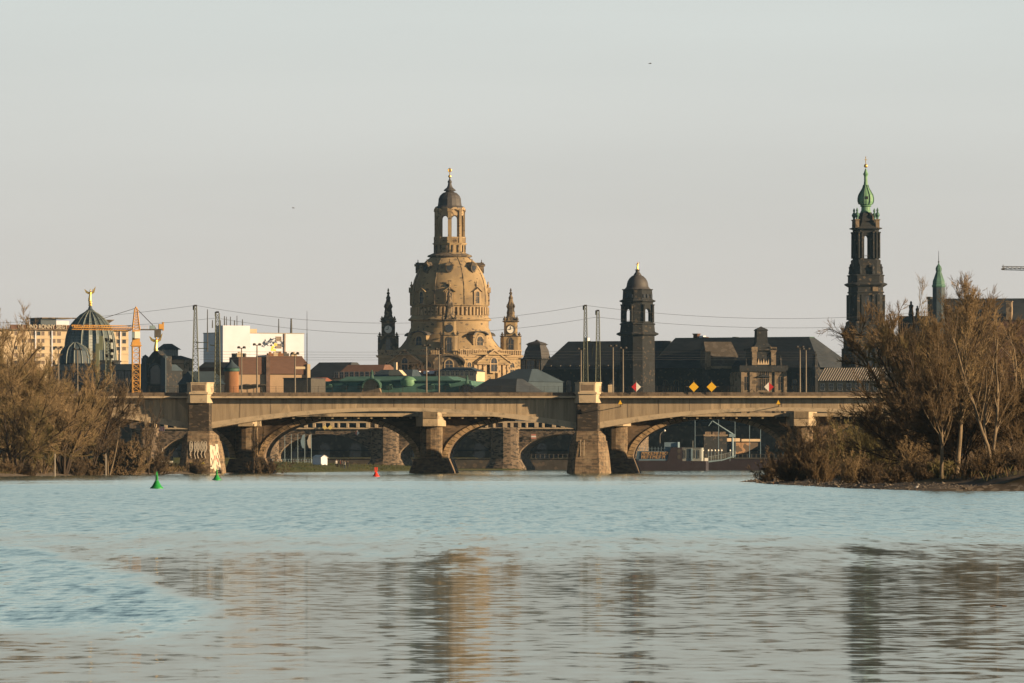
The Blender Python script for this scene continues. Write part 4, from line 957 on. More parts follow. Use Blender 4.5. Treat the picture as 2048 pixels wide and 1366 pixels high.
# ---------------------------------------------------------------- terrace wall and quay along the far bank
def house(name, label, cat, px0, px1, Y, yaw, ye, yr, depth, mw, mr, kind='hip', ridge_in=.25, y_base=None, group=None, rows=(), win=(1.1, 1.7), nwin=0, fm='frame', pm='pane', chim=()):
    """a gabled, hipped or flat house: columns px0..px1, eaves at row ye, ridge at row yr"""
    fr = Fr((px0 + px1) / 2, Y, yaw); o = thing(name, label, cat, (fr.X0, fr.Y0, 0), yaw, group)
    x0, x1 = fr.u(px0), fr.u(px1); ze, zr = fr.z(ye), fr.z(yr)
    b = MB(); b.box(x0, x1, 0, depth, 0, ze); w = b.build('wall', M[mw], o)
    b = MB(); zr0 = ze + .01
    if kind == 'hip': hip(b, x0, x1, 0, depth, zr0, zr, x0 + (x1 - x0) * ridge_in, x1 - (x1 - x0) * ridge_in, .4)
    elif kind == 'gable':
        for a in (0,): b.loft([[(x0 - .3, -.5, zr0), (x1 + .3, -.5, zr0), (x1 + .3, depth + .5, zr0), (x0 - .3, depth + .5, zr0)], [(x0 - .3, depth / 2 - .05, zr), (x1 + .3, depth / 2 - .05, zr), (x1 + .3, depth / 2 + .05, zr), (x0 - .3, depth / 2 + .05, zr)]])
    elif kind == 'mansard': b.loft([[(x0 - .3, -.3, zr0), (x1 + .3, -.3, zr0), (x1 + .3, depth + .3, zr0), (x0 - .3, depth + .3, zr0)], [(x0 + 1.2, 2.2, zr), (x1 - 1.2, 2.2, zr), (x1 - 1.2, depth - 2.2, zr), (x0 + 1.2, depth - 2.2, zr)]])
    else: b.box(x0 - .2, x1 + .2, -.2, depth + .2, zr0, zr)
    r = b.build('roof', M[mr], o)
    for ry in rows:
        for k in range(nwin):
            x = x0 + (x1 - x0) * (k + .5) / nwin
            window(w, x, -.02, fr.z(ry), win[0], win[1], fm=fm, m=pm)
    for cx, wpx, yt, m_ in chim:
        x = fr.u(cx); h = wpx / 2 / F * Y; b = MB(); b.box(x - h, x + h, depth / 2 - h, depth / 2 + h, ze + (zr - ze) * .3, fr.z(yt)); b.build('chimney', M[m_], r)
    return o, fr, w, r
M['terrace'] = mat('terrace_sandstone', (.085, .075, .065), .35, .5, cell=(.15, .12, .09), cell_s=1.2, cell_t=.12)
TR = Fr(1024, 2120.0, -20)
o = thing('terrace_wall', 'long dark retaining wall of the riverside terrace behind the far bridge', 'wall', (TR.X0, TR.Y0, 0), -20)
b = MB(); b.box(-330, 250, 0, 3, 0, 13.0); b.build('wall', M['terrace'], o)
b = MB(); b.box(-330, 250, -.4, -.01, 12.2, 13.2); b.box(-330, 250, -.5, -.011, 5.2, 5.6); b.build('coping', M['blackstone'], o)
b = MB()
for k in range(60): b.slab(arch_poly(-320 + k * 9.4, 1.5, 3.2, 6.0), -.06, -.011)
b.build('niche', M['pane'], o)

# green copper-roofed museum along the terrace
o, fr, w, r = house('copper_roofed_hall', 'long low hall under a green copper mansard roof with round gables, below the domed church', 'building', 632, 946, 2200, -14, 788, 762, 30, 'tan', 'copper', 'mansard')
x0, x1 = fr.u(632), fr.u(946)
b = MB(); b.loft([[(x0 + 6, 2.0, fr.z(762) + .01), (x1 - 6, 2.0, fr.z(762) + .01), (x1 - 6, 28, fr.z(762) + .01), (x0 + 6, 28, fr.z(762) + .01)], [(x0 + 7, 9, fr.z(752)), (x1 - 10, 9, fr.z(752)), (x1 - 10, 21, fr.z(752)), (x0 + 7, 21, fr.z(752))]]); b.build('upper_roof', M['copper'], r)
b = MB(); b.box(x0 + 4, x1 - 4, 1.4, 2.3, fr.z(763.2), fr.z(761)); b.build('cornice', M['copper_dark'], r)
for cx, hw, yt in ((744, 21, 759), (934, 15, 770)):
    x = fr.u(cx); h = hw / F * 2200; zt_ = fr.z(yt); zb = fr.z(787)
    b = MB(); b.slab([(x - h, zb), (x + h, zb)] + [(x + h * .8 * cos(pi * j / 10), zt_ - h * .8 + h * .8 * sin(pi * j / 10)) for j in range(11)], -1.0, 6); g = b.build('round_gable', M['tan'], o)
    b = MB(); q = [(x + h * .92 * cos(pi * j / 12), zt_ - h * .8 + h * .92 * sin(pi * j / 12)) for j in range(13)]; b.slab(q + [(x + (p - x) * .87, zt_ - h * .8 + (z_ - zt_ + h * .8) * .87) for p, z_ in q[::-1]], -1.5, 6.2); b.build('trim', M['copper_dark'], g)
    b = MB(); statue_dark(b, x, 0, zt_ + .3, 2.6); b.build('finial', M['copper_dark'], g)
x = fr.u(934); window(o, x, -1.02, fr.z(785), 1.6, 2.2, fm='tan', fw=.2)
for cx in (657, 688, 720, 778, 862, 892):
    x = fr.u(cx); d = MB(); d.box(x - .9, x + .9, .4, 4, fr.z(778), fr.z(770)); d.lathe([(1.1, fr.z(770)), (.9, fr.z(768)), (.1, fr.z(766.5))], 8, 0, x, 1.4); dm = d.build('dormer', M['copper_dark'], r)
x = fr.u(812); b = MB(); b.lathe([(2.1, fr.z(772)), (2.4, fr.z(766)), (2.4, fr.z(760)), (1.6, fr.z(755)), (.2, fr.z(752.5))], 12, 0, x, 2.6, 1); b.build('copper_cupola', M['copper_bright'], r, True)

# roofs stepping up between the hall and the church
house('slate_roofed_house', 'dark slate roof with a pale gable chimney, right of the tan brown gabled block', 'house', 604, 690, 2480, -25, 757, 724, 22, 'creamwall', 'slate', 'hip', .12, chim=((650, 12, 724, 'creamwall'), (661, 6, 727, 'darkpole')))
house('brown_roofed_house', 'low brown tiled roof with a row of dormer windows before the church', 'house', 668, 760, 2440, -25, 757, 729, 18, 'cream', 'brownroof', 'hip', .1, rows=(756,), nwin=9, win=(1.2, 1.9), chim=((693, 4, 736, 'white'), (734, 7, 742, 'white')))
o, fr, w, r = house('skylight_house', 'blue grey roofed house with a pale sunlit dormer strip under the church', 'house', 742, 822, 2330, -20, 757, 739, 14, 'slate_blue', 'slate_blue', 'hip', .1, chim=((775, 6, 724, 'cream'),))
b = MB(); x0, x1 = fr.u(780), fr.u(808); b.slab([(x0, fr.z(751)), (x1 + .3, fr.z(751)), (x1 - 1.4, fr.z(740)), (x0, fr.z(740))], -1, 2); b.build('dormer', M['cream'], r)
o, fr, w, r = house('white_dormer_house', 'brown roofed house with four small white dormers under the church', 'house', 805, 884, 2350, -20, 760, 739, 14, 'cream', 'brownroof', 'mansard')
for cx in (823, 834, 851, 862): b = MB(); x = fr.u(cx); b.box(x - .6, x + .6, -.2, 3, fr.z(748), fr.z(742)); b.build('dormer', M['white'], r)
house('pale_attic_house', 'pale attic block with blue hipped roof before the church portal', 'house', 872, 948, 2340, -12, 742.5, 734, 16, 'cream', 'slate_blue', 'hip', .2, rows=(751,), nwin=8, win=(.9, 1.4), fm='cream')
house('blue_roofed_house', 'large blue grey hipped roof between the church and the palace', 'house', 984, 1056, 2240, -24, 763, 737, 26, 'slate_blue', 'slate_blue', 'hip', .3)
house('dark_roofed_house', 'dark low roof just above the bridge rail, left of the palace pavilion', 'house', 938, 1030, 2180, -24, 784, 757, 20, 'blackstone', 'slate', 'hip', .2)
b_, fr, w, r = house('orange_roofed_house', 'small orange tiled roof at the left end of the green copper hall', 'house', 604, 646, 2260, -20, 772, 755, 14, 'creamwall', 'redroof', 'hip', .3)

# tan brown block with windowless gables, and its round tower
o, fr, w, r = house('gabled_block', 'warm cream windowless block with tall brown gabled roofs and tall lamps before it', 'building', 470, 620, 2338, 14, 749, 748.2, 30, 'creamwall', 'brownroof', 'flat')
for (a, c, yt, m_, v) in ((477, 530, 714, 'brownroof', -.3), (539, 604, 712, 'brownroof', -.6)):
    b = MB(); x0, x1 = fr.u(a), fr.u(c); b.box(x0, x1, v, 14, fr.z(748) + .02, fr.z(yt)); b.build('upper_wall', M[m_], o)
x0 = fr.u(604); x1 = fr.u(619); b = MB(); b.slab([(x0 + .01, fr.z(748)), (x1, fr.z(748)), (x1, fr.z(731)), (x0 + .01, fr.z(714))], -.3, 12); b.build('upper_wall', M['brownroof'], o)
b = MB(); b.box(fr.u(531), fr.u(538.5), -1.2, 14, 0, fr.z(710)); b.build('stair_shaft', M['panebrown'], o)
b = MB(); b.box(fr.u(590), fr.u(618), -.62, -.31, fr.z(738), fr.z(733)); b.box(fr.u(612), fr.u(619.5), -.9, 12.2, fr.z(756), fr.z(728)); b.build('string_course', M['cream'], o)
for px, m_ in ((547, 'rust'), (556, 'cream'), (567, 'rust'), (578, 'cranegrey'), (594, 'cream'), (485, 'cream')):
    b = MB(); x = fr.u(px); b.box(x - .9, x + .9, 4, 6, fr.z(720), fr.z(706)); b.box(x - .3, x + .3, 4.5, 5.5, fr.z(706) + .01, fr.z(703)); b.build('chimney', M[m_], o)
for px in (492, 508, 521): b = MB(); x = fr.u(px); b.lathe([(1.9, fr.z(771)), (1.2, fr.z(769)), (.1, fr.z(768))], 10, 0, x, -1.5); b.tube((x, -1.5, fr.z(785)), (x, -1.5, fr.z(768)), .07); b.build('parasol', M['cranegrey'], o)
o = thing('round_tower', 'short round orange plastered tower with a blue cone roof', 'tower', (PX(463, 2290), 2290, 0))
rz = lambda py: PZ(py, 2290); b = MB(); b.lathe([(2.2, 0), (2.2, rz(743))], 20); b.build('wall', M['rust'], o, True)
b = MB(); b.lathe([(2.4, rz(743) + .01), (2.5, rz(740)), (2.5, rz(738)), (2.2, rz(736))], 20); b.build('cornice', M['copper_dark'], o, True)
b = MB(); b.lathe([(2.7, rz(736) + .01), (1.7, rz(731)), (.7, rz(725)), (.05, rz(719))], 20); b.build('roof', M['slate_blue'], o, True)
house('dark_block', 'dark flat roofed block behind the left lattice masts', 'building', 398, 472, 2420, -20, 735, 724, 20, 'brickred', 'slate', 'mansard', chim=((445, 8, 706, 'cranegrey'), (453, 6, 706, 'cranegrey'), (464, 8, 706, 'cranegrey')))
house('teal_roofed_house', 'low house with a steep teal metal roof left of the round tower', 'house', 398, 448, 2250, 25, 768, 742, 16, 'blackstone', 'slate_blue', 'gable')
house('grey_gabled_shed', 'plain grey gabled end wall rising just above the bridge at the green hall', 'building', 567, 622, 2170, -16, 757, 755.5, 14, 'cranegrey', 'slate', 'flat')
# white tower block with masts
o, fr, w, r = house('white_tower_block', 'stepped white high-rise block with antennas on its flat roofs, brightest building in town', 'building', 438, 608, 3150, 30, 667, 665.5, 14, 'white', 'frame', 'flat')
b = MB(); x0, x1 = fr.u(438), fr.u(492); b.box(x0, x1, -3.5, 3.5, 0, fr.z(652)); t1 = b.build('tower', M['white'], o)
b = MB(); b.box(x1 + .01, x1 + 5, -.4, 5, fr.z(666), fr.z(658)); b.build('roof_hut', M['cream'], o)
for px in (494, 557):
    for py in (681.5, 696, 711): window(w, fr.u(px), -.02, fr.z(py), 2.4, 1.7, fm='frame', m='panebrown')
b = MB(); b.box(fr.u(567), fr.u(570), -.5, -.011, 0, fr.z(667)); b.build('stair_shaft', M['panebrown'], o)
gfx = MB(); rnd = random.Random(8)
for k in range(60): x = fr.u(522 + rnd.uniform(0, 44)); z = fr.z(688 + rnd.gauss(0, 4)); gfx.slab([(x, z), (x + rnd.uniform(.3, 1.3), z + rnd.uniform(-.3, .2)), (x + rnd.uniform(.3, 1.0), z + rnd.uniform(.4, 1.1))], -.06 - .0005 * k, -.03)
gfx.build('mural', M['cloth_blue'], w)
gfx = MB()
for k in range(4): x = fr.u(528 + rnd.uniform(0, 24)); z = fr.z(694 + rnd.uniform(-9, 14)); gfx.box(x, x + rnd.uniform(.6, 1.6), -.09, -.061, z, z + rnd.uniform(.5, 2))
gfx.build('mural', M['yellow'], w)
for px, y0, y1, wd in ((425, 652, 641, .3), (441, 652, 641, .25), (449, 652, 633, .3), (453, 652, 634, .22), (461, 652, 634, .25), (469, 652, 641, .3), (474, 652, 632, .22), (485, 652, 639, .3), (415, 700, 620, .3), (562, 667, 637, .3), (587, 667, 636, .55)):
    b = MB(); u_, z_ = fr.u(px), fr.z(y0); b.tube((u_, 2 if px > 500 else 0, z_ - 1), (u_, 2 if px > 500 else 0, fr.z(y1)), wd, wd * .6); b.build('antenna', M['darkpole'], o)

# hotel block on the left with roof lettering
HB = Fr(120, 2900.0, 28)
hb = thing('apartment_hotel', 'long cream hotel block with balcony bays and large letters along its roof edge', 'building', (HB.X0, HB.Y0, 0), 28)
x0, x1 = HB.u(-60), HB.u(257); hzz = lambda py: HB.z(py)
b = MB(); b.box(x0, x1, 0, 16, 0, hzz(661)); hw_ = b.build('wall', M['cream'], hb)
b = MB(); b.box(x0 - .3, x1 + .3, -1.2, 16.5, hzz(661) + .01, hzz(658.5)); b.build('roof', M['tan'], hb)
b = MB()
for py in (678, 693, 707, 722): b.box(x0, x1, -.35, -.01, hzz(py) , hzz(py - 1.6))
b.build('floor_band', M['cream'], hw_)
b = MB()
for px in (70, 103, 146, 190, 240): u_ = HB.u(px); b.box(u_ - .2, u_ + .2, -.6, -.011, 0, hzz(661.5))
b.build('pilaster', M['white'], hw_)
rnd = random.Random(4)
for ri, py in enumerate((671, 685.5, 699.5, 714, 728)):
    for px in (32, 48, 60, 66, 77, 86, 100, 107.5, 118, 200, 213, 224, 236, 248):
        if rnd.random() < .12: continue
        if px > 190 and ri > 2: continue
        window(hw_, HB.u(px), -.02, hzz(py), rnd.choice((1.0, 1.3, 1.5)), 1.45, fm='frame', m=rnd.choice(('panebrown', 'pane', 'panebrown')), bars=False, fw=.1)
b = MB(); b.box(HB.u(88), HB.u(119), 3, 13, hzz(658.4), hzz(637)); b.build('penthouse', M['slate_blue'], hb)
b = MB(); b.box(HB.u(119) + .01, HB.u(146), 3.5, 13, hzz(658.4), hzz(641)); b.build('penthouse', M['white'], hb)
b = MB(); b.box(HB.u(87), HB.u(160), 1.5, 14, hzz(636.9), hzz(635)); b.build('penthouse_roof', M['tan'], hb)
b = MB(); b.loft([[(HB.u(222), 4, hzz(646)), (HB.u(226), 4, hzz(646)), (HB.u(226), 12, hzz(646)), (HB.u(222), 12, hzz(646))], [(HB.u(214), 3, hzz(638)), (HB.u(236), 3, hzz(638)), (HB.u(236), 13, hzz(638)), (HB.u(214), 13, hzz(638))]]); b.build('penthouse_roof', M['tan'], hb)
def text_mesh(name, txt, size, m, parent=None, loc=(0, 0, 0), rot=(R(90), 0, 0), width=None, depth=.1, align='LEFT'):
    cu = bpy.data.curves.new(name, 'FONT'); cu.body = txt; cu.size = size; cu.extrude = depth; cu.align_x = align; cu.offset = .035
    ob = bpy.data.objects.new('tmp', cu); COL.objects.link(ob); bpy.context.view_layer.update()
    me = bpy.data.meshes.new_from_object(ob.evaluated_get(bpy.context.evaluated_depsgraph_get())); bpy.data.objects.remove(ob); bpy.data.curves.remove(cu)
    me.materials.clear(); me.materials.append(M[m]); o = link(name, me, parent); o.location = loc; o.rotation_euler = rot
    if width:
        xs_ = [v.co.x for v in me.vertices]; k = width / (max(xs_) - min(xs_)); o.scale = (k, 1, 1)
    return o
b = MB(); b.box(HB.u(20), HB.u(150), -.6, .4, hzz(658.4), hzz(650)); b.build('roof_parapet', M['brownroof'], hb)
text_mesh('roof_lettering', 'O L', 2.2, 'graf_white', hb, (HB.u(34), -1.0, hzz(657.5)), width=HB.u(46) - HB.u(34), depth=.15)
text_mesh('roof_lettering', 'UND RONNY SIEGT', 2.2, 'graf_white', hb, (HB.u(52), -1.0, hzz(657.5)), width=HB.u(132.5) - HB.u(52), depth=.15)
b = MB(); b.box(HB.u(30), HB.u(135), -.75, -.65, hzz(658), hzz(657.6)); b.box(HB.u(30), HB.u(135), -.75, -.65, hzz(651.5), hzz(651.2))
for k in range(40): u_ = HB.u(30 + k * 2.7); b.box(u_ - .05, u_ + .05, -.74, -.66, hzz(658.4), hzz(651))
b.build('sign_rack', M['rust'], hb)

# glass ribbed dome with gilded angel
GD = Fr(180.5, 2600.0, 0); gs = F / 2600; gr_ = lambda p: p / gs; gz = lambda py: GD.z(py)
gd = thing('glass_dome', 'tall ribbed glass dome of the art academy with a smaller half dome at its foot', 'dome', (GD.X0, GD.Y0, 0))
prof = [(52, 722), (50.5, 700), (49, 683), (47, 671), (43.5, 660), (37.5, 649), (29, 639), (19, 630), (9, 624), (6, 621)]
rings = []; NR = 20
for r, y in prof:
    ring_ = []
    for k in range(NR * 2):
        q = gr_(r) * (1.0 if k % 2 == 0 else .93); a = 2 * pi * k / (NR * 2); ring_.append((q * cos(a), q * sin(a), gz(y)))
    rings.append(ring_)
b = MB(); b.loft(rings); gl_ = b.build('glass_shell', M['glassdome'], gd)
b = MB()
for k in range(NR):
    a = 2 * pi * k / NR; b.path([(gr_(r + .7) * cos(a), gr_(r + .7) * sin(a), gz(y)) for r, y in prof], .20, 4)
b.build('rib', M['domerib'], gl_)
b = MB()
for y in range(632, 722, 6):
    r = np.interp(y, [p[1] for p in prof][::-1], [p[0] for p in prof][::-1])
    b.path([(gr_(r) * (1.004 if k % 2 == 0 else .937) * cos(2 * pi * k / (2 * NR)), gr_(r) * (1.004 if k % 2 == 0 else .937) * sin(2 * pi * k / (2 * NR)), gz(y)) for k in range(2 * NR + 1)], .06, 3)
b.path([(gr_(r) * 1.004 , 0, gz(y)) for r, y in prof], .08, 4); b.build('glazing', M['domerib'], gl_)
b = MB(); b.lathe([(gr_(r), gz(y)) for r, y in ((9.5, 623.5), (7, 620), (4.8, 618.5), (3.6, 615), (2.6, 612.5))], 12); b.build('finial', M['slate_blue'], gd)
b = MB(); b.lathe([(gr_(r), gz(y)) for r, y in ((2.4, 612.4), (4.0, 611), (3.4, 608.8), (2.6, 607.6), (3.8, 606.2), (3.6, 604.5), (2, 603.4))], 12); b.build('ball', M['gold'], gd)
b = MB(); c0 = (PX(154, 2600) - GD.X0, -12.0)
sp2 = [(31, 728), (30, 714), (26.5, 703), (20, 695), (11, 690), (3, 686.5)]
b.lathe([(gr_(r), gz(y)) for r, y in sp2], 20, 0, c0[0], c0[1]); hd_ = b.build('half_dome', M['slate_blue'], gd)
b = MB()
for k in range(12):
    a = 2 * pi * k / 12; b.path([(c0[0] + gr_(r + .6) * cos(a), c0[1] + gr_(r + .6) * sin(a), gz(y)) for r, y in sp2], .2, 4)
b.build('rib', M['domerib'], hd_)
b = MB(); b.loft([ring3(chsq(gr_(58), gr_(14)), 0), ring3(chsq(gr_(58), gr_(14)), gz(724))]); b.loft([ring3(chsq(gr_(60), gr_(14)), gz(724) + .01), ring3(chsq(gr_(60), gr_(14)), gz(721))]); b.build('base', M['blackstone'], gd)
gilded_figure('gilded_angel', 'large gilded winged angel with raised trumpet on the glass dome', (GD.X0 - .1, GD.Y0, gz(603.4) + .01), gr_(25), 0, True, True)
# academy wings
o, fr, w, r = house('academy_wing', 'dark low academy wing with tall windows between the glass dome and yellow crane', 'building', 96, 300, 2500, -24, 741, 728, 24, 'blackstone', 'slate_blue', 'mansard', rows=(768,), nwin=16, win=(2.2, 4.2), fm='blackstone')
for px in (100, 108): b = MB(); statue_dark(b, fr.u(px), 0, fr.z(741), 3.6); b.build('figure', M['blackstone'], w)
o = thing('academy_gable', 'dark academy gable front with one tall arched niche, right of the yellow crane', 'building', (PX(311, 2480), 2480, 0), -26); fr = Fr(311, 2480, -26); fz = fr.z
x0, x1, xm = fr.u(285), fr.u(332), fr.u(311)
b = MB(); b.slab([(x0, 0), (x1, 0), (x1, fz(712)), (fr.u(326), fz(714)), (fr.u(318), fz(707)), (fr.u(314), fz(702)), (fr.u(308), fz(702)), (fr.u(303), fz(707)), (fr.u(296), fz(716)), (fr.u(291), fz(714)), (x0, fz(717))], 0, 4); w = b.build('wall', M['blackstone'], o)
b = MB()
for x in (x0 + .8, x1 - .8): b.box(x - .9, x + .9, -.6, -.01, 0, fz(716)); b.lathe([(1.0, fz(716)), (1.1, fz(713)), (.5, fz(711)), (.1, fz(709))], 8, 0, x, .5)
q = [(xm + 2.5 * cos(pi * j / 10), fz(742) + 2.5 * sin(pi * j / 10)) for j in range(11)]; b.slab(q + [(xm + (p - xm) * .8, fz(742) + (z_ - fz(742)) * .8) for p, z_ in q[::-1]], -.4, -.012)
b.build('trim', M['slate_blue'], w)
b = MB(); b.slab(arch_poly(xm, fz(768), 3.6, 7.0), -.05, -.013); b.build('niche', M['pane'], w)
gilded_figure('gilded_statue', 'gilded winged figure on the dark academy gable', (PX(311, 2480), 2482, fz(702) + .01), 4.9, 0)
o = thing('exhibition_hall', 'sunlit ornate stone hall with a glazed lantern roof, left of the lattice masts', 'building', (PX(350, 2540), 2540, 0), 20); fr = Fr(350, 2540, 20); fz = fr.z
x0, x1 = fr.u(327), fr.u(384)
b = MB(); b.box(x0, x1, 0, 12, 0, fz(719)); w = b.build('wall', M['creamwall'], o)
b = MB()
for py in (720, 728, 752, 762, 772): b.box(x0 - .3, x1 + .3, -.6, -.01, fz(py), fz(py - 2))
for px in (330, 339, 371, 381): u_ = fr.u(px); b.box(u_ - .5, u_ + .5, -.75, -.011, 0, fz(719.5))
b.build('cornice', M['tan'], w)
b = MB(); b.loft([[(x0 - .5, -.8, fz(719) + .01), (x1 + .5, -.8, fz(719) + .01), (x1 + .5, 12.5, fz(719) + .01), (x0 - .5, 12.5, fz(719) + .01)], [(fr.u(333), 3, fz(711)), (fr.u(368), 3, fz(711)), (fr.u(368), 10, fz(711)), (fr.u(333), 10, fz(711))]]); rf_ = b.build('roof', M['slate'], o)
b = MB(); b.box(fr.u(335), fr.u(362), 3.2, 9.8, fz(711) + .01, fz(699)); ll = b.build('roof_lantern', M['glassdome'], rf_)
b = MB(); hip(b, fr.u(333), fr.u(364), 2.8, 10.2, fz(699) + .01, fz(687), fr.u(342), fr.u(352), .5); b.build('lantern_roof', M['slate'], ll)
b = MB()
for px in (344, 352, 357): u_ = fr.u(px); b.box(u_ - .1, u_ + .1, 3.0, 3.19, fz(711), fz(699))
b.build('glazing_bar', M['domerib'], ll)
b = MB()
u_ = fr.u(369); b.box(u_ - 1.6, u_ + 1.6, -1.0, -.02, 0, fz(744)); gable(b, u_, 4.2, fz(744) + .01, fz(737), -1.3, -.1); b.build('porch', M['creamwall'], o)
window(o, u_, -1.02, fz(768), 1.8, 3.4, fm='tan')
for px in (345, 356): window(w, fr.u(px), -.02, fz(748), 1.3, 2.6, fm='tan', round_=True, fw=.3)

# yellow tower crane
YC = 2050.0; yc = thing('tower_crane', 'yellow lattice tower crane standing before the glass dome', 'crane', (PX(272, YC), YC, 0), 8)
cs2 = F / YC; kz = lambda py: PZ(py, YC); kx = lambda px: (px - 272) / cs2
def lattice(mb, A, B, w0, w1, n, r=.05, diag=True, sides=4):
    A, B = np.array(A, float), np.array(B, float); d = (B - A) / np.linalg.norm(B - A)
    e1 = np.cross(d, (0, 1, 0) if abs(d[1]) < .9 else (1, 0, 0)); e1 /= np.linalg.norm(e1); e2 = np.cross(d, e1)
    cor = [(1, 1), (1, -1), (-1, -1), (-1, 1)] if sides == 4 else [(0, 1), (1, -1), (-1, -1)]
    def P(t, k): w = w0 + (w1 - w0) * t; a, b_ = cor[k % len(cor)]; return A + (B - A) * t + (e1 * a + e2 * b_) * w / 2
    m = len(cor)
    for k in range(m): mb.tube(P(0, k), P(1, k), r * 1.6, r * 1.6, 4)
    for i in range(n):
        for k in range(m):
            mb.tube(P(i / n, k), P(i / n, k + 1), r, r, 3)
            if diag: mb.tube(P(i / n, k), P((i + 1) / n, k + 1), r, r, 3)
b = MB(); lattice(b, (0, 0, 0), (0, 0, kz(694)), 2.0, 2.0, 22, .085); mast = b.build('mast', M['crane'], yc)
b = MB(); lattice(b, (0, 0, kz(660)), (0, 0, kz(617)), 2.0, .7, 8, .08); b.tube((0, 0, kz(617)), (0, 0, kz(613)), .5, .1, 6); b.build('tower_head', M['crane'], yc)
b = MB(); b.box(-1.2, 1.2, -1.2, 1.2, kz(694) + .01, kz(684)); b.box(-1.5, 1.5, -1.5, 1.5, kz(692), kz(690.5)); b.box(-1.0, 1.0, -1.0, 1.0, kz(684) + .01, kz(661)); b.build('slewing_ring', M['crane'], yc)
b = MB(); b.box(-.55, .95, -2.0, -1.01, kz(677), kz(663)); cb_ = b.build('cabin', M['signwhite'], yc); b = MB(); b.box(-1.15, -.56, -1.9, -1.02, kz(676), kz(664)); b.build('cabin_window', M['craneblue'], cb_)
jl = 20.5; ja = R(28)                                             # jib swings away to the left and toward us
b = MB(); lattice(b, (-1.0, 0, kz(656)), (-kx(0) * 0 - jl * cos(ja), -jl * sin(ja), kz(656)), 1.3, 1.1, 24, .06, True, 3); b.build('jib', M['crane'], yc)
b = MB(); c1 = 7.0; b.box(0.9, c1, -.7, .7, kz(660.5), kz(658)); b.box(c1 - 1.9, c1 - .2, -.8, .8, kz(675), kz(660.6)); 
b.build('counterweight', M['cranegrey'], yc)
b = MB(); b.box(c1 - .8, c1 + .2, -.9, .9, kz(657.9), kz(648)); b.box(c1 + .21, c1 + .6, -.9, .9, kz(661), kz(644)); b.build('winch', M['crane'], yc)
b = MB(); b.box(c1 - 3.2, c1 - 1.8, -.8, .8, kz(657.9), kz(651)); b.build('winch_house', M['craneblue'], yc)
b = MB()
for x in np.arange(1.2, c1, .9): b.tube((x, -.7, kz(658)), (x, -.7, kz(652)), .03, .03, 3)
b.tube((1, -.7, kz(652)), (c1, -.7, kz(652)), .03, .03, 3); b.build('handrail', M['crane'], yc)
b = MB(); b.tube((0, 0, kz(616)), (-jl * .9 * cos(ja), -jl * .9 * sin(ja), kz(654)), .07, .07, 4); b.tube((0, -.3, kz(616)), (c1 - 1.5, -.5, kz(657)), .06, .06, 4); b.tube((0, .3, kz(616)), (c1 - 1.5, .5, kz(657)), .06, .06, 4); b.build('tie_rod', M['darkpole'], yc)
# second crane, only the end of its jib comes in from the right
o = thing('tower_crane', 'grey lattice crane jib reaching into the sky at the right edge', 'crane', (PX(2200, 2600), 2600, 0)); q = F / 2600
b = MB(); lattice(b, (0, 0, 0), (0, 0, PZ(520, 2600)), 2, 2, 30, .08); b.build('mast', M['cranegrey'], o)
b = MB(); x0 = (2004 - 2200) / q; lattice(b, (8, 0, PZ(541, 2600)), (x0, 0, PZ(536, 2600)), 1.5, 1.2, 26, .07, True, 3); b.tube((x0 + .4, 0, PZ(538, 2600)), (x0 + .4, 0, PZ(529, 2600)), .1); b.box(x0 - .3, x0 + .9, -.5, .5, PZ(539.5, 2600), PZ(537, 2600)); b.build('jib', M['cranegrey'], o)

# buildings behind the right-hand trees
o, fr, w, r = house('slate_roofed_hall', 'large hall with a long dark slate roof behind the right-hand trees', 'building', 1872, 2140, 2440, -10, 640, 595, 30, 'brickred', 'slate', 'hip', .02)
b = MB(); x = fr.u(2018); b.box(x - .9, x + .9, -.6, 3, fr.z(640), fr.z(604)); b.box(x - 1.1, x + 1.1, -.8, 3.2, fr.z(604) + .01, fr.z(602)); b.build('chimney', M['tan'], r)
b = MB(); x = fr.u(1886); b.box(fr.u(1856), fr.u(1880), -1.5, 4, 0, fr.z(598)); b.box(fr.u(1856) - .3, fr.u(1862), -1.8, 4.3, fr.z(598) + .01, fr.z(593)); b.build('stair_block', M['blackstone'], o)
TT = Fr(1877, 2436, 0); tq = lambda p: p / F * 2436; z_ = TT.z
o = thing('copper_turret', 'small stone turret with a green copper bell roof and thin spike behind the trees', 'tower', (TT.X0, TT.Y0 - 1, 0))
b = MB(); b.lathe([(tq(13), 0), (tq(13), z_(575))], 8, R(22.5)); b.build('shaft', M['slate_blue'], o)
b = MB(); b.lathe([(tq(13.2), z_(575) + .01), (tq(14.5), z_(573)), (tq(14.5), z_(571)), (tq(13), z_(569)), (tq(12.5), z_(562)), (tq(10), z_(556)), (tq(7.5), z_(549)), (tq(5.5), z_(543.5)), (tq(6.3), z_(541)), (tq(6.6), z_(537)), (tq(5), z_(533)), (tq(2), z_(529.5)), (tq(.9), z_(526))], 8, R(22.5)); b.build('roof', M['copper'], o)
b = MB(); b.tube((0, 0, z_(527)), (0, 0, z_(502)), .12, .06); b.ball((0, 0, z_(524)), .28); b.build('spike', M['darkpole'], o)
house('stone_house', 'dark stone block carrying two figures behind the right-hand trees', 'building', 1796, 1862, 2440, -14, 640, 632, 14, 'blackstone', 'slate', 'flat')
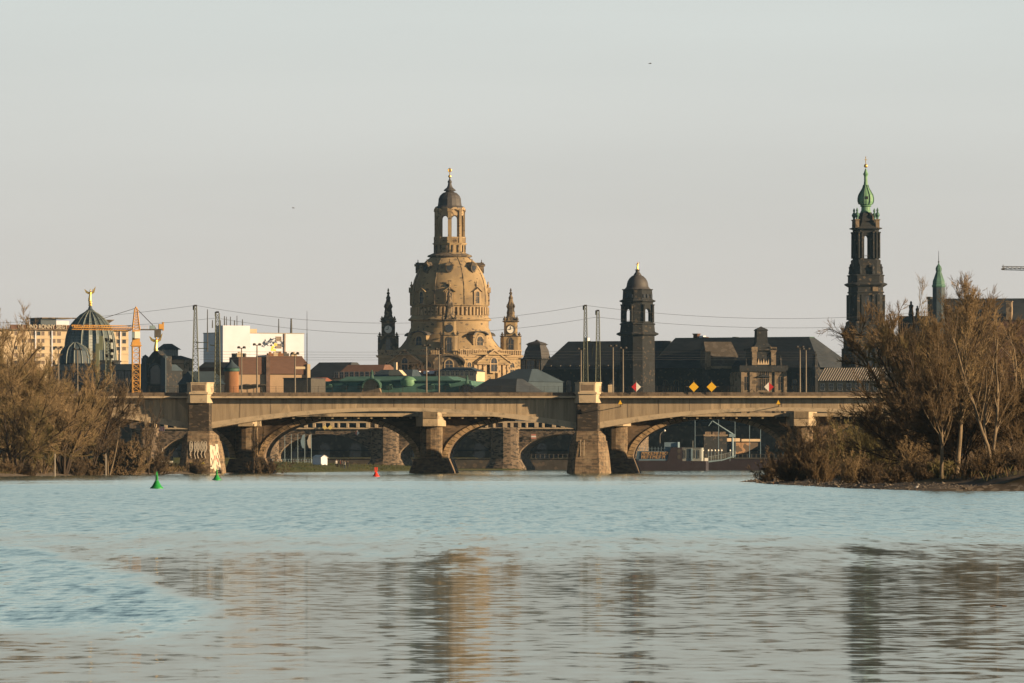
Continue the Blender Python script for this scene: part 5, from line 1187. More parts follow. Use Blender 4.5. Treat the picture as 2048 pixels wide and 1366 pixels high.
for k, (px, y1, h) in enumerate(((1822, 602, 16), (1834.5, 611, 12))):
    o = thing('stone_statue', ('taller' if k == 0 else 'shorter') + ' dark stone figure of the pair above the right-hand trees', 'statue', (PX(px, 2446), 2446, 0), 0, 'stone figures over the right-hand trees')
    b = MB(); zz = PZ(y1, 2446); statue_dark(b, 0, 0, zz - h / F * 2446 * 1.9, h / F * 2446 * 1.9); b.build('figure', M['blackstone'], o); b = MB(); b.box(-1.2, 1.2, -1.2, 1.2, PZ(633, 2446), zz - h / F * 2446 * 1.9); b.build('pedestal', M['blackstone'], o)
o, fr, w, r = house('seam_roofed_house', 'low house with a pale ribbed metal roof at the foot of the black church tower', 'house', 1636, 1760, 2230, -18, 762, 735, 16, 'tan', 'slate', 'gable', rows=(780,), nwin=7, win=(1.2, 1.8))
b = MB(); x0, x1 = fr.u(1637), fr.u(1758)
for k in range(26):
    x = x0 + (x1 - x0) * k / 25; b.tube((x, -.5, fr.z(762) + .08), (x, 7.6, fr.z(735.5) + .06), .10, .10, 4)
b.build('rib', M['frame'], r)
o = thing('stone_obelisk', 'thin dark stone pinnacle left of the black church tower', 'pinnacle', (PX(1630, 2290), 2290, 0)); zo = lambda py: PZ(py, 2290)
b = MB(); b.lathe([(1.5, 0), (1.4, zo(735)), (1.0, zo(733)), (.5, zo(712)), (.75, zo(710)), (.75, zo(708)), (.3, zo(706)), (.4, zo(704)), (.05, zo(702))], 8); b.build('shaft', M['blackstone'], o)
# ---------------------------------------------------------------- masts, lamps, wires and signs on the bridges
def on_bridge(px, v): f = BF.dep(v); return f.u(px), f
ZD = BF.z(788)                                                      # walking level of the railway deck
def lattice_mast(px, v, ytop, ybase, w0, w1, label, arm=None):
    u, f = on_bridge(px, v); z0, z1 = ZD - 1.0, f.z(ytop, u); k = f.Y(u) / F
    o = thing('lattice_mast', label, 'mast', world(f, u, 0, z0), TH, 'lattice masts on the railway bridge')
    b = MB(); lattice(b, (0, 0, 0), (0, 0, z1 - z0), w0 * k, w1 * k, int((z1 - z0) / .75), .045); b.build('lattice', M['steel'], o)
    b = MB(); b.box(-.25, .25, -.25, .25, z1 - z0, z1 - z0 + .3); b.tube((-.35, 0, z1 - z0 + .2), (-.35, 0, z1 - z0 - .6), .13); b.build('insulator', M['darkpole'], o)
    for (xa, za, xb, zb, m_) in (arm or ()):
        b = MB(); za, zb = f.z(za, u) - z0, f.z(zb, u) - z0; b.tube((xa * k, 0, za), (xb * k, 0, zb), .07); b.build('bracket_arm', M[m_], o)
    return world(f, u, 0, z1 + .2)
T1 = lattice_mast(391, 4, 613, 766, 15, 4.5, 'tallest lattice mast over the left stone pier', [(-2, 684, 6, 684, 'darkpole'), (0, 685, 26, 685, 'steel'), (0, 697, 26, 697, 'steel')])
T2 = lattice_mast(435, 6, 626, 776, 12, 7, 'lattice mast just right of the left stone pier', [(-16, 690, 0, 692, 'steel_light')])
T3 = lattice_mast(1171, 4, 613, 764, 11, 4.5, 'taller of two lattice masts over the middle stone pier', [(-4, 684, 10, 682, 'steel')])
T4 = lattice_mast(1196, 6, 623, 764, 11, 5, 'shorter right one of two lattice masts over the middle pier', [(-22, 683, 0, 685, 'steel'), (-10, 690, -12, 715, 'steel')])
u, f = on_bridge(195, 3); o = thing('portal_post', 'broad olive green steel post above the left trees', 'post', world(f, u, 0, ZD - 1), TH); k = f.Y(u) / F
b = MB(); b.box(-3.5 * k, 3.5 * k, -.3, .3, 0, f.z(687, u) - ZD + 1); b.box(3.51 * k, 11 * k, -.25, .25, f.z(700, u) - ZD + 1, f.z(672, u) - ZD + 1); b.build('post', M['steel_light'], o)
u, f = on_bridge(217, 5); o = thing('signal_mast', 'lattice railway signal mast with clusters of black signal heads', 'signal', world(f, u, 0, ZD - 1), TH); k = f.Y(u) / F; zz = lambda py: f.z(py, u) - ZD + 1
b = MB(); lattice(b, (0, 0, 0), (0, 0, zz(676)), 15 * k, 8 * k, 18, .045); b.build('lattice', M['steel'], o)
for dx, py in ((-4, 680), (7, 682), (8, 702), (7, 714), (10, 728), (9, 736), (-3, 712)):
    b = MB(); b.box(dx * k - .22, dx * k + .22, -.5, -.1, zz(py + 3), zz(py - 4)); b.lathe([(.26, zz(py - 1)), (.30, zz(py - 2.2)), (.26, zz(py - 3.5))], 8, 0, dx * k, -.55); b.build('signal_head', M['black'], o)
def sag_wire(P, Q, sag, label, r=.03, n=24):
    P, Q = np.array(P), np.array(Q); o = thing('overhead_wire', label, 'wire', tuple(P), 0, 'overhead wires along the railway bridge'); b = MB()
    b.path([tuple((Q - P) * t + np.array((0, 0, -4 * sag * t * (1 - t)))) for t in np.linspace(0, 1, n)], r, 3); b.build('wire', M['wire'], o)
def bp(px, py, v): u, f = on_bridge(px, v); return world(f, u, 0, f.z(py, u))
sag_wire(T1, T3, 3.1, 'upper wire hanging from the left mast pair to the middle mast pair'); sag_wire(bp(-200, 648, 4), T1, 1.0, 'upper wire running from the left edge to the tallest mast'); sag_wire(T3, bp(1950, 613, 4), 2.2, 'upper wire running from the middle masts toward the black church tower')
A2, A4 = bp(433, 636, 6), bp(1194, 634, 6)
sag_wire(A2, A4, 2.9, 'lower wire hanging from the left mast pair to the middle mast pair'); sag_wire(bp(-300, 660, 6), A2, 1.1, 'lower wire running from the left edge to the second mast'); sag_wire(A4, bp(1960, 634, 6), 1.9, 'lower wire running from the middle masts toward the black church tower')
for i, (y0, y1) in enumerate(((703, 703), (708.5, 709), (714, 714), (719, 718))):
    sag_wire(bp(400, y0, 2 + i), bp(1176, y1, 2 + i), .12, ('first', 'second', 'third', 'lowest')[i] + ' of the level contact wires between the mast pairs', .022, 6)
    sag_wire(bp(1196, y1, 2 + i), bp(1960, y0, 2 + i), .12, ('first', 'second', 'third', 'lowest')[i] + ' of the level contact wires right of the middle masts', .022, 6)
def lamp(px, v, ytop, label, style=0, ybase=784, m='darkpole', h_dark=True):
    u, f = on_bridge(px, v); z0 = SF.z(826) if v > 20 else ZD - .6; z1 = f.z(ytop, u)
    o = thing('lamp_post', label, 'lamp post', world(f, u, 0, z0), TH, 'lamp posts on the bridges'); h = z1 - z0
    b = MB(); b.tube((0, 0, 0), (0, 0, h * .45), .17, .15, 8); b.tube((0, 0, h * .45 + .002), (0, 0, h), .14, .10, 8); b.build('pole', M['pole'], o)
    b = MB(); b.box(-.75, .75, -.15, .15, h, h + .12)
    b.build('crossarm', M[m], o)
    for s_ in (-1, 1):
        b = MB(); b.lathe([(.12, h + .12), (.30, h + .14), (.26, h + .34), (.08, h + .42)], 8, 0, s_ * .48, 0); b.build('lamp_head', M[m], o)
for px, v, yt, lb in ((483, 26, 697, 'lamp post before the tan brown block, left of two'), (514, 26, 691, 'lamp post before the tan brown block, right of two'), (853, 26, 693, 'left lamp post of the pair below the church dome'), (878, 26, 700, 'right lamp post of the pair below the church dome'), (1162, 26, 700, 'lamp post close to the left of the middle lattice masts'), (1226, 26, 694, 'left lamp post of the pair right of the middle lattice masts'), (1246, 26, 698, 'right lamp post of the pair right of the middle lattice masts'), (1600, 26, 696, 'taller lamp post of the pair left of the black church tower'), (1612, 26, 700, 'shorter lamp post of the pair left of the black church tower'), (117, 26, 697, 'lamp post rising from the left trees before the cream hotel'), (155, 26, 700, 'lamp post rising from the left trees before the glass half dome'), (590, 26, 709, 'slim lamp post before the right gable of the tan brown block')):
    lamp(px, v, yt, lb)
u, f = on_bridge(614, 5); o = thing('thin_mast', 'very thin tall bare mast right of the white tower block', 'mast', world(f, u, 0, ZD - 1), TH); b = MB(); h = f.z(622, u) - ZD + 1; b.tube((0, 0, 0), (0, 0, h * .75), .10, .08, 6); b.tube((0, 0, h * .75), (0, 0, h), .045, .03, 5); b.build('pole', M['darkpole'], o)
b = MB(); b.tube((0, 0, h * .42), (-.5, 0, h * .42), .05); b.build('bracket_arm', M['darkpole'], o)
diamond('diamond_sign', 'diamond sign halved red left and white right, near the middle pier', BF, 1273, 774, 9.5, 'red', 'signwhite', -1.55, arm=1)
diamond('diamond_sign', 'plain yellow diamond sign on bridge rail, left one of its pair', BF, 1388, 774, 9.8, 'yellow', None, -1.55, group='yellow diamond signs', arm=-1)
diamond('diamond_sign', 'plain yellow diamond sign on bridge rail, right one of its pair', BF, 1423.5, 774, 9.8, 'yellow', None, -1.55, group='yellow diamond signs', arm=1)
diamond('diamond_sign', 'diamond sign halved white left and red right, before the palace gable', BF, 1538, 774, 9.5, 'signwhite', 'red', -1.55, arm=1)
for px, lb in ((1242, 'yellow triangular marker on a bracket arm just right of the middle pier'), (1557, 'yellow triangular marker on a bracket arm below the halved white and red sign')):
    u, z = BF.at(px, 809); o = thing('triangle_marker', lb, 'marker', world(BF, u, -4.6, z), TH)
    b = MB(); b.slab([(-.36, 0), (.36, 0), (0, .75)], -.12, .12); b.build('marker_plate', M['yellow'], o)
    b = MB(); b.tube((0, .0, -.05), (0, 4.6, -.35), .07); b.tube((.5, 0, -.05), (-.1, 0, -.05), .06); b.build('bracket_arm', M['darkpole'], o)
u, z = BF.at(1220, 776); o = thing('cabinet', 'small pale striped box on bridge deck beside the middle pier cap', 'box', world(BF, u, 1.0, ZD), TH); b = MB(); b.box(-.35, .35, -.3, .3, 0, 1.6); b.build('body', M['cream'], o); b = MB(); b.lathe([(.36, 1.6), (.3, 1.72), (.05, 1.8)], 8); b.build('cap', M['cranegrey'], o)
u, z = BF.at(324.5, 857.5); o = thing('striped_sign', 'small red and white slanted stripe sign by the left bank trees', 'sign', world(BF, u, -.4, z), TH)
b = MB(); b.box(-.45, .45, -.03, .03, -.38, .38); b.build('sign_plate', M['signwhite'], o); b = MB()
for k in range(3): b.slab([(-.42 + k * .3, -.36), (-.27 + k * .3, -.36), (-.12 + k * .3 - .1, .36), (-.27 + k * .3 - .1, .36)], -.045, -.031)
b.build('stripe', M['red'], o)

# ---------------------------------------------------------------- buoys
def buoy(px, py, hpx, label, m, twin=False):
    Y = CH * F / (py - HY); o = thing('buoy', label, 'buoy', (PX(px, Y), Y, 0), 15, 'channel buoys'); h = hpx / F * Y
    b = MB(); b.lathe([(h * .30, -h * .15), (h * .38, 0), (h * .38, h * .05), (h * .33, h * .09), (h * .27, h * .15), (h * .18, h * .30), (h * .12, h * .42), (h * .09, h * .45)], 20); b.build('float', M[m], o, True)
    b = MB()
    if twin:
        for s_ in (-1, 1): b.box(s_ * h * .10 - h * .045, s_ * h * .10 + h * .045, -h * .05, h * .05, h * .46, h * .98)
        b.box(-h * .14, h * .14, -h * .05, h * .05, h * .455, h * .60)
    else:
        b.slab([(-h * .085, h * .455), (h * .085, h * .455), (h * .07, h * .82), (h * .01, h), (-h * .06, h * .80)], -h * .015, h * .015)
        i0 = len(b.v); b.slab([(-h * .08, h * .455), (h * .08, h * .455), (h * .06, h * .78), (-h * .06, h * .78)], -h * .015, h * .015); rotz(b, R(90), 0, 0, i0)
    b.build('topmark', M[m], o)
    b = MB(); b.lathe([(h * .39, -.01), (h * .39, h * .035)], 20); b.build('rim', M['buoygreen' if not twin else 'buoyred'], o)
buoy(313.5, 977, 35, 'largest green buoy with a fin top, nearest in the water', 'buoygreen')
buoy(433.5, 960, 24, 'smaller green buoy in front of the graffiti pier', 'buoygreen')
buoy(752, 953, 19, 'red buoy with a twin finned top before the stone arch pier', 'buoyred', True)
buoy(1336, 941.2, 12, 'tiny red buoy in front of the dark theatre boat', 'buoyred', True)

# ---------------------------------------------------------------- theatre boat and landing stage
BY = 1780.0; bo = thing('theatre_boat', 'dark moored boat with a blue stern panel of gold letters and pale cabin', 'boat', (PX(1340, BY), BY, 0), -6)
bq = F / BY; bx = lambda px: (px - 1340) / bq; bz = lambda py: PZ(py, BY)
b = MB(); b.slab([(bx(1268), -.6), (bx(1412), -.6), (bx(1412), bz(922)), (bx(1364), bz(922)), (bx(1364), bz(895)), (bx(1342), bz(895)), (bx(1334), bz(922)), (bx(1270), bz(922))], 0, 8); b.build('hull', M['hull'], bo)
b = MB(); b.slab([(bx(1271), bz(921.8)), (bx(1333), bz(921.8)), (bx(1341), bz(902)), (bx(1274), bz(902))], .3, 7.5); sp3 = b.build('stern_panel', M['hullblue'], bo)
b = MB(); b.slab([(bx(1278), bz(921)), (bx(1334), bz(921)), (bx(1335), bz(918.5)), (bx(1278), bz(918.5))], .12, .299); b.build('trim', M['paleblue'], sp3)
b = MB(); rnd = random.Random(12)
for row, (ya, yb) in enumerate(((910, 903.5), (917.5, 911))):
    x = bx(1283)
    while x < bx(1334) - row * .5:
        w_ = rnd.uniform(.35, .62); za, zb = bz(ya), bz(yb); t = .14
        kind = rnd.randrange(5)
        def seg(x0, z0, x1, z1):
            d_ = np.array((x1 - x0, z1 - z0)); L = np.linalg.norm(d_); n_ = np.array((-d_[1], d_[0])) / L * t / 2
            q = [(x0 - n_[0], z0 - n_[1]), (x1 - n_[0], z1 - n_[1]), (x1 + n_[0], z1 + n_[1]), (x0 + n_[0], z0 + n_[1])]
            b.slab(q, .18 - .006 * len(b.f) % .05, .29)
        seg(x, za, x + .02, zb)
        if kind in (0, 3): seg(x + .1, zb - .07, x + w_, zb - .07); seg(x + .1, (za + zb) / 2, x + w_ * .8, (za + zb) / 2)
        if kind in (1, 4): seg(x + .1, zb, x + w_ * .5, (za + zb) / 2); seg(x + w_ * .5, (za + zb) / 2, x + w_, zb); seg(x + w_, zb, x + w_, za)
        if kind == 2: seg(x + .08, (za + zb) / 2, x + w_, zb); seg(x + .1, (za + zb) / 2, x + w_, za)
        if kind == 3: seg(x + .1, za + .07, x + w_, za + .07)
        x += w_ + .25
b.build('lettering', M['letters'], sp3)
b = MB(); b.box(bx(1328), bx(1355), 1, 5, bz(893.5), bz(884.5)); b.box(bx(1354.5), bx(1356), .6, 5, bz(895), bz(884)); b.box(bx(1328), bx(1344), 1.5, 5, bz(902), bz(893.6)); b.build('wheelhouse', M['paleblue'], bo)
b = MB(); b.box(bx(1364.5), bx(1403), .6, 6, bz(922), bz(897)); b.box(bx(1364), bx(1403.5), .4, 6.2, bz(897), bz(895.6)); cb3 = b.build('cabin', M['cabin'], bo)
for px in (1369.5, 1378.5, 1388, 1397.5): window(cb3, bx(px), .58, bz(916), bx(1343) - bx(1340), bz(900) - bz(916), fm='cabin', fw=.06, bars=False, name='window')
b = MB(); b.box(bx(1382), bx(1385), .3, .59, bz(921), bz(897)); b.build('mullion_post', M['craneblue'], cb3)
for py in (902, 914):
    b = MB(); b.slab([(bx(1358) + .42 * cos(2 * pi * j / 14), bz(py) + .5 * sin(2 * pi * j / 14)) for j in range(14)], -.05, .0 - .004); b.build('porthole', M['cranegrey'], bo)
b = MB()
for k in range(9): x = bx(1278 + k * 6.3); b.tube((x, .5, bz(902)), (x, .5, bz(893.5)), .045)
b.tube((bx(1277), .5, bz(897.5)), (bx(1331), .5, bz(897.5)), .03); b.build('railing', M['paleblue'], bo)
b = MB(); b.path([(bx(1318.5), 2, bz(902)), (bx(1318.5), 2, bz(872)), (bx(1320), 2, bz(867)), (bx(1323), 2, bz(864)), (bx(1327), 2, bz(862.5))], .09, 5); ml = b.build('deck_lamp_pole', M['pole'], bo)
b = MB(); b.ball((bx(1328), 2, bz(861)), .25, 8, 6); b.build('lamp_head', M['signwhite'], ml)
b = MB(); b.tube((bx(1384.5), 2, bz(895)), (bx(1384.5), 2, bz(881)), .06); b.build('flagstaff', M['cabin'], bo)
PT = thing('landing_pontoon', 'long dark landing pontoon right of the theatre boat', 'pontoon', (PX(1480, 1860), 1860, 0), -6); pq = F / 1860; ppx = lambda px: (px - 1480) / pq; pz = lambda py: PZ(py, 1860)
b = MB(); b.box(ppx(1412), ppx(1580), 0, 12, -.5, pz(918)); b.build('hull', M['hull'], PT)
b = MB(); b.box(ppx(1470), ppx(1580), -.2, .2, pz(917.8), pz(915.2)); b.build('fender', M['cranegrey'], PT)
o = thing('gangway', 'pale railed gangway sloping up from the pontoon to the quay', 'gangway', (PX(1415, 1840), 1840, 0), 0); gq = F / 1840; gx = lambda px: (px - 1415) / gq; gzz = lambda py: PZ(py, 1840)
b = MB(); b.slab([(gx(1416), gzz(925)), (gx(1446), gzz(921)), (gx(1472), gzz(912)), (gx(1472), gzz(910)), (gx(1446), gzz(918.5)), (gx(1416), gzz(922))], 0, 1.6); b.build('walkway', M['craneblue'], o)
b = MB()
for k in range(17): t = k / 16; x = gx(1417 + 54 * t); za = gzz(922 - 11 * t ** 1.3); b.tube((x, .1, za), (x, .1, za + 1.1), .05, .05, 4)
b.path([(gx(1417 + 54 * t), .1, gzz(922 - 11 * t ** 1.3) + 1.1) for t in np.linspace(0, 1, 9)], .05); b.build('railing', M['cabin'], o)
b = MB(); b.box(gx(1409), gx(1416), -.1, .1, gzz(923), gzz(916)); b.build('notice_board', M['signwhite'], o)
for k, px in enumerate((1406, 1416.5, 1423, 1430, 1436.5, 1443, 1460)):
    o = thing('globe_lamp', 'globe lamp post in a row along the gangway, number counted from the boat cabin' if False else ('globe lamp by the gangway, ' + ('first', 'second', 'third', 'fourth', 'fifth', 'sixth', 'last')[k] + ' in the row from the boat cabin'), 'lamp post', (PX(px, 1846), 1846, PZ(920, 1846)), 0, 'globe lamps along the gangway')
    b = MB(); h = PZ(902, 1846) - PZ(920, 1846); b.tube((0, 0, -.3), (0, 0, h), .045, .045, 5); b.build('pole', M['craneblue'], o); b = MB(); b.ball((0, 0, h + .15), .24, 8, 6); b.build('globe', M['signwhite'], o)
QF = Fr(1470, 2010, -4); qz = QF.z
o = thing('quay_wall', 'dark stone quay wall behind the moored boat and pontoon', 'wall', (QF.X0, QF.Y0, 0), -4); b = MB(); b.box(QF.u(500), QF.u(1800), 0, 2.5, -1, qz(917)); b.build('wall', M['terrace'], o)
b = MB(); b.box(QF.u(500), QF.u(1800), -.25, -.01, qz(918.5), qz(916.5)); b.build('coping', M['blackstone'], o)
b = MB()
for k in range(70): x = QF.u(1035 + k * 9); b.tube((x, .6, qz(917)), (x, .6, qz(908)), .05, .05, 4)
b.tube((QF.u(1030), .6, qz(908.5)), (QF.u(1800), .6, qz(908.5)), .04, .04, 4); b.build('railing', M['cranegrey'], o)
M['ramp'] = mat('ramp_sandstone', (.42, .25, .13), .4, 1.0, cell=(.14, .10, .07), cell_s=.9, cell_t=.4)
LW = Fr(1480, 2060, 25)
o = thing('ramp_wall', 'sunlit orange sandstone ramp wall seen through the right arch', 'wall', (LW.X0, LW.Y0, 0), 25); b = MB(); b.slab([(LW.u(1472), LW.z(908)), (LW.u(1492), LW.z(905)), (LW.u(1516), LW.z(892)), (LW.u(1516), LW.z(885)), (LW.u(1472), LW.z(885))], 0, 4); b.build('wall', M['ramp'], o)
b = MB(); b.box(LW.u(1440), LW.u(1478), -.6, -.01, LW.z(883), LW.z(876.5)); b.box(LW.u(1482), LW.u(1520), -.4, -.02, LW.z(883), LW.z(878)); b.build('parapet', M['newsand'], o)
o, fr, w, r = house('kiosk_row', 'low kiosks with a row of pale square windows behind the pontoon', 'building', 1408, 1454, 2050, 15, 872, 869, 8, 'blackstone', 'tan', 'flat')
for px in (1416, 1431, 1445): window(w, fr.u(px), -.02, fr.z(871.5), 1.3, .9, fm='tan', m='panebrown')
o = thing('loading_crane', 'pale blue folded crane arm above the kiosks in the right arch', 'crane', (PX(1465, 2000), 2000, PZ(915, 2000)), 0); cq = F / 2000; c_ = lambda px, py: ((px - 1465) / cq, 0, PZ(py, 2000) - PZ(915, 2000))
b = MB(); b.tube(c_(1466, 869), c_(1425, 842), .28, .16, 6); b.tube(c_(1424, 842), c_(1417, 852), .14, .10, 6); b.build('boom', M['craneblue'], o)
b = MB(); b.tube(c_(1465, 915), c_(1465, 872), .35, .3, 8); b.box(-.9, .8, -.5, .5, c_(0, 874)[2], c_(0, 868)[2]); b.build('column', M['craneblue'], o)
for k, (px, y0, y1) in enumerate(((1390, 868, 838), (1437, 905, 838), (1470, 905, 838), (1499, 905, 846), (1521, 900, 855))):
    o = thing('flagpole', 'slim pale pole in the right arch, ' + ('above the boat cabin', 'before the kiosk row', 'beside the loading crane', 'right of the loading crane', 'near the right pier')[k], 'pole', (PX(px, 2030), 2030, 3.2), 0, 'slim poles behind the quay'); b = MB(); b.tube((0, 0, 0), (0, 0, PZ(y1 - 6, 2030) - 3.2), .09, .07, 5); b.build('pole', M['paleblue'], o); b = MB(); b.ball((0, 0, PZ(y1 - 6, 2030) - 3.2), .14, 6, 4); b.build('finial', M['cabin'], o)

# ---------------------------------------------------------------- meadow under the left arch: tent, flags, fence, people
MY = 1640.0; gzf = lambda px, Y: float(ground_z(PX(px, Y), Y))
o = thing('white_tent', 'small white gabled market tent on the meadow under the arch', 'tent', (PX(640, MY), MY, gzf(640, MY) - .1), 32); q = F / MY
b = MB(); b.slab([(-.9, 0), (.9, 0), (.9, 1.75), (0, 2.25), (-.9, 1.75)], -1.4, 1.4); rotz(b, R(10)); b.build('tent_body', M['white'], o)
b = MB(); 
for s_ in (-1, 1): b.slab([(0, 2.28), (s_ * 1.05, 1.70), (s_ * 1.05, 1.66), (0, 2.24)][::s_], -1.55, 1.55)
rotz(b, R(10)); b.build('tent_roof', M['signwhite'], o)
for k, px in enumerate((569.5, 582.5, 595.5, 609.5, 622.5)):
    Y = 1720.0; z0 = gzf(px, Y); o = thing('flagpole', ('bare flagpole farthest left under the left arch', 'bare flagpole, second from the left under the left arch', 'bare flagpole left of the blue flag', 'flagpole with a limp blue flag', 'flagpole with a limp white flag')[k], 'flagpole', (PX(px, Y), Y, z0), 0, 'flagpoles under the left arch')
    b = MB(); h = PZ(868, Y) - z0; b.tube((0, 0, 0), (0, 0, h), .07, .05, 6); b.build('pole', M['craneblue'], o)
    if k >= 3:
        b = MB(); P = [(-.1, .0), (-.55, .1), (-.85, .95), (-.95, 1.8), (-.7, 2.4), (-.5, 3.1), (-.1, 3.2)]
        b.slab([(x, h - 3.3 + z) for x, z in P][::-1], -.06, .06); b.build('flag', M['paleblue' if k == 3 else 'frame'], o)
o = thing('railing_fence', 'long thin grey railing across the back of the meadow under the left arch', 'fence', (PX(590, 1740), 1740, 0)); b = MB(); fq = F / 1740; zb = gzf(590, 1740)
for k in range(24): x = (535 + k * 5.2 - 590) / fq; b.tube((x, 0, zb - .3), (x, 0, zb + 1.1), .04, .04, 4)
for h in (.5, 1.1): b.tube(((535 - 590) / fq, 0, zb + h), ((655 - 590) / fq, 0, zb + h), .035, .035, 4)
b.build('railing', M['craneblue'], o)
o = thing('white_fence', 'low white barrier boards on the grass by the left pier', 'fence', (PX(334, 1400), 1400, gzf(334, 1400))); b = MB()
for k in range(5): b.box(-1.0 + k * .45, -.68 + k * .45, -.04, .04, .35 + .04 * (k % 2), .62); b.tube((-.84 + k * .45, .06, 0), (-.84 + k * .45, .06, .6), .03, .03, 4)
b.build('board', M['signwhite'], o)
o = thing('thin_pole', 'thin pale pole behind the white barrier boards', 'pole', (PX(325, 1405), 1405, gzf(325, 1405))); b = MB(); b.tube((0, 0, 0), (0, 0, 2.9), .04, .03, 5); b.lathe([(.07, 2.2), (.07, 2.45)], 6); b.build('pole', M['signwhite'], o)
for k, (px, y0, y1, Y) in enumerate(((109.5, 932, 905, 1075), (211.5, 929, 907, 1130))):
    o = thing('marker_stake', ('thicker' if k == 0 else 'thinner') + ' pale upright stake on the left bank', 'stake', (PX(px, Y), Y, gzf(px, Y)), 0, 'pale stakes on the left bank'); b = MB(); h = PZ(y1, Y) - gzf(px, Y); b.lathe([(.10, -.3), (.09, h * .9), (.05, h)], 8); b.build('stake', M['frame'], o)

def person(px, Y, yaw, label, coat, legs, step=.0, arm=0.1, h=1.74):
    o = thing('person', label, 'person', (PX(px, Y), Y, gzf(px, Y)), yaw, 'people standing on the meadow'); k = h / 1.74
    # one connected skeleton, skinned into a single body
    J = [((0, 0, .95), .13), ((0, 0, 1.12), .125), ((0, 0, 1.32), .15), ((0, 0, 1.46), .075), ((0, -.01, 1.53), .06), ((0, -.02, 1.63), .095), ((0, -.015, 1.71), .075)]
    E = [(i, i + 1) for i in range(6)]
    for s_ in (-1, 1):
        n0 = len(J); J += [((s_ * .10, 0, .88), .10), ((s_ * .11, -.02 + s_ * step * .5, .48), .068), ((s_ * .11, s_ * step, .08), .045), ((s_ * .12, s_ * step - .14, .03), .04)]
        E += [(0, n0), (n0, n0 + 1), (n0 + 1, n0 + 2), (n0 + 2, n0 + 3)]
        n0 = len(J); J += [((s_ * .19, 0, 1.40), .06), ((s_ * .25, .02, 1.12), .048), ((s_ * .24, -arm, .90), .036), ((s_ * .23, -arm - .05, .80), .03)]
        E += [(2, n0), (n0, n0 + 1), (n0 + 1, n0 + 2), (n0 + 2, n0 + 3)]
    me = bpy.data.meshes.new('body'); me.from_pydata([tuple(c * k for c in p) for p, r in J], E, []); ob = bpy.data.objects.new('tmp', me); COL.objects.link(ob)
    sk_ = ob.modifiers.new('s', 'SKIN'); ob.modifiers.new('u', 'SUBSURF').levels = 1
    for i, (p, r) in enumerate(J): me.skin_vertices[0].data[i].radius = (r * k, r * k)
    me.skin_vertices[0].data[0].use_root = True
    bpy.context.view_layer.update(); m2 = bpy.data.meshes.new_from_object(ob.evaluated_get(bpy.context.evaluated_depsgraph_get())); bpy.data.objects.remove(ob)
    m2.materials.clear()
    for q in ('skin', coat, legs): m2.materials.append(M[q])
    for p in m2.polygons:
        z = p.center.z / k; p.material_index = 0 if z > 1.47 or (z < .87 and abs(p.center.x) > .19 * k) else (1 if z > .84 else 2); p.use_smooth = True
    link('body', m2, o)
    b = MB(); b.lathe([(.03, 1.60 * k), (.098, 1.63 * k), (.10, 1.70 * k), (.07, 1.765 * k), (.01, 1.78 * k)], 10, 0, 0, .012); b.build('hair', M['bark_dark'], o)
for a in ((672.5, 1600, 20, 'person in white top at the left end of the group', 'cloth_white', 'cloth_dark'), (675.5, 1604, -30, 'person in dark coat, second from the left in the group', 'cloth_dark', 'cloth_dark'), (680.5, 1598, 100, 'person in dark red jacket near the middle of the group', 'cloth_red', 'cloth_dark'), (684.5, 1603, 180, 'person in grey jacket in the middle of the group', 'cloth_grey', 'cloth_dark'), (689.5, 1599, -60, 'person in pale jacket and dark trousers, right of the middle', 'cloth_white', 'cloth_blue'), (695.5, 1601, 40, 'person in black clothes at the right end of the group', 'cloth_dark', 'cloth_dark', .12)): person(*a)

# ---------------------------------------------------------------- birds and driftwood
def flying_bird(px, py, Y, span, yaw, label, bank):
    o = thing('gull', label, 'bird', (PX(px, Y), Y, PZ(py, Y)), yaw); b = MB(); s_ = span
    rings = [[(s_ * r * cos(2 * pi * k / 8) * .9, s_ * y, s_ * r * sin(2 * pi * k / 8)) for k in range(8)] for y, r in ((-.24, .004), (-.2, .028), (-.15, .03), (-.08, .05), (.04, .05), (.14, .025), (.24, .012), (.27, .002))]; b.loft(rings)
    for sg in (-1, 1):
        for (x0, z0, c0), (x1, z1, c1) in zip(((.03, .02, .10), (.24, .07 + bank * sg, .085), (.5, .02 + bank * 2 * sg, .01)), ((.24, .07 + bank * sg, .085), (.5, .02 + bank * 2 * sg, .01))):
            b.loft([[(sg * x * s_, (y - .02) * s_, (z + dz) * s_) for y, dz in ((-c, 0), (0, .012), (c, 0), (0, -.012))] for x, z, c in ((x0, z0, c0), (x1, z1, c1))])
    b.build('body', M['grey_plumage'], o, True)
flying_bird(1300, 127, 620, .62, 80, 'small gull gliding high in the sky above the palace', .03)
flying_bird(587, 416, 700, .6, -70, 'tiny gull gliding in the left half of the sky', -.04)
def standing_bird(px, py, label, h, m, cat='bird', name='gull', yaw=90, neck=.1):
    Y = CH * F / (py - HY) + 1.2; z = max(.02, gzf(px, Y)); o = thing(name, label, cat, (PX(px, Y), Y, z), yaw); b = MB()
    P = [(-.42, .50, .01), (-.34, .52, .06), (-.2, .56, .14), (0, .6, .17), (.16, .66, .13), (.24, .76, .075), (.27, .86 + neck, .07), (.32, .92 + neck, .075), (.38, .92 + neck, .05), (.42, .91 + neck, .018), (.5, .90 + neck, .004)]
    b.loft([[(h * .8 * r * cos(2 * pi * k / 8), -h * x, h * (z_ + r * sin(2 * pi * k / 8))) for k in range(8)] for x, z_, r in P]); b.build('body', M[m], o, True)
    b = MB()
    for s_ in (-1, 1): b.tube((s_ * h * .06, 0, h * .48), (s_ * h * .06, h * .02, -.02), h * .018, h * .018, 5); b.box(s_ * h * .06 - h * .04, s_ * h * .06 + h * .04, -h * .1, h * .03, -.01, .01)
    b.build('leg', M['rust'], o)
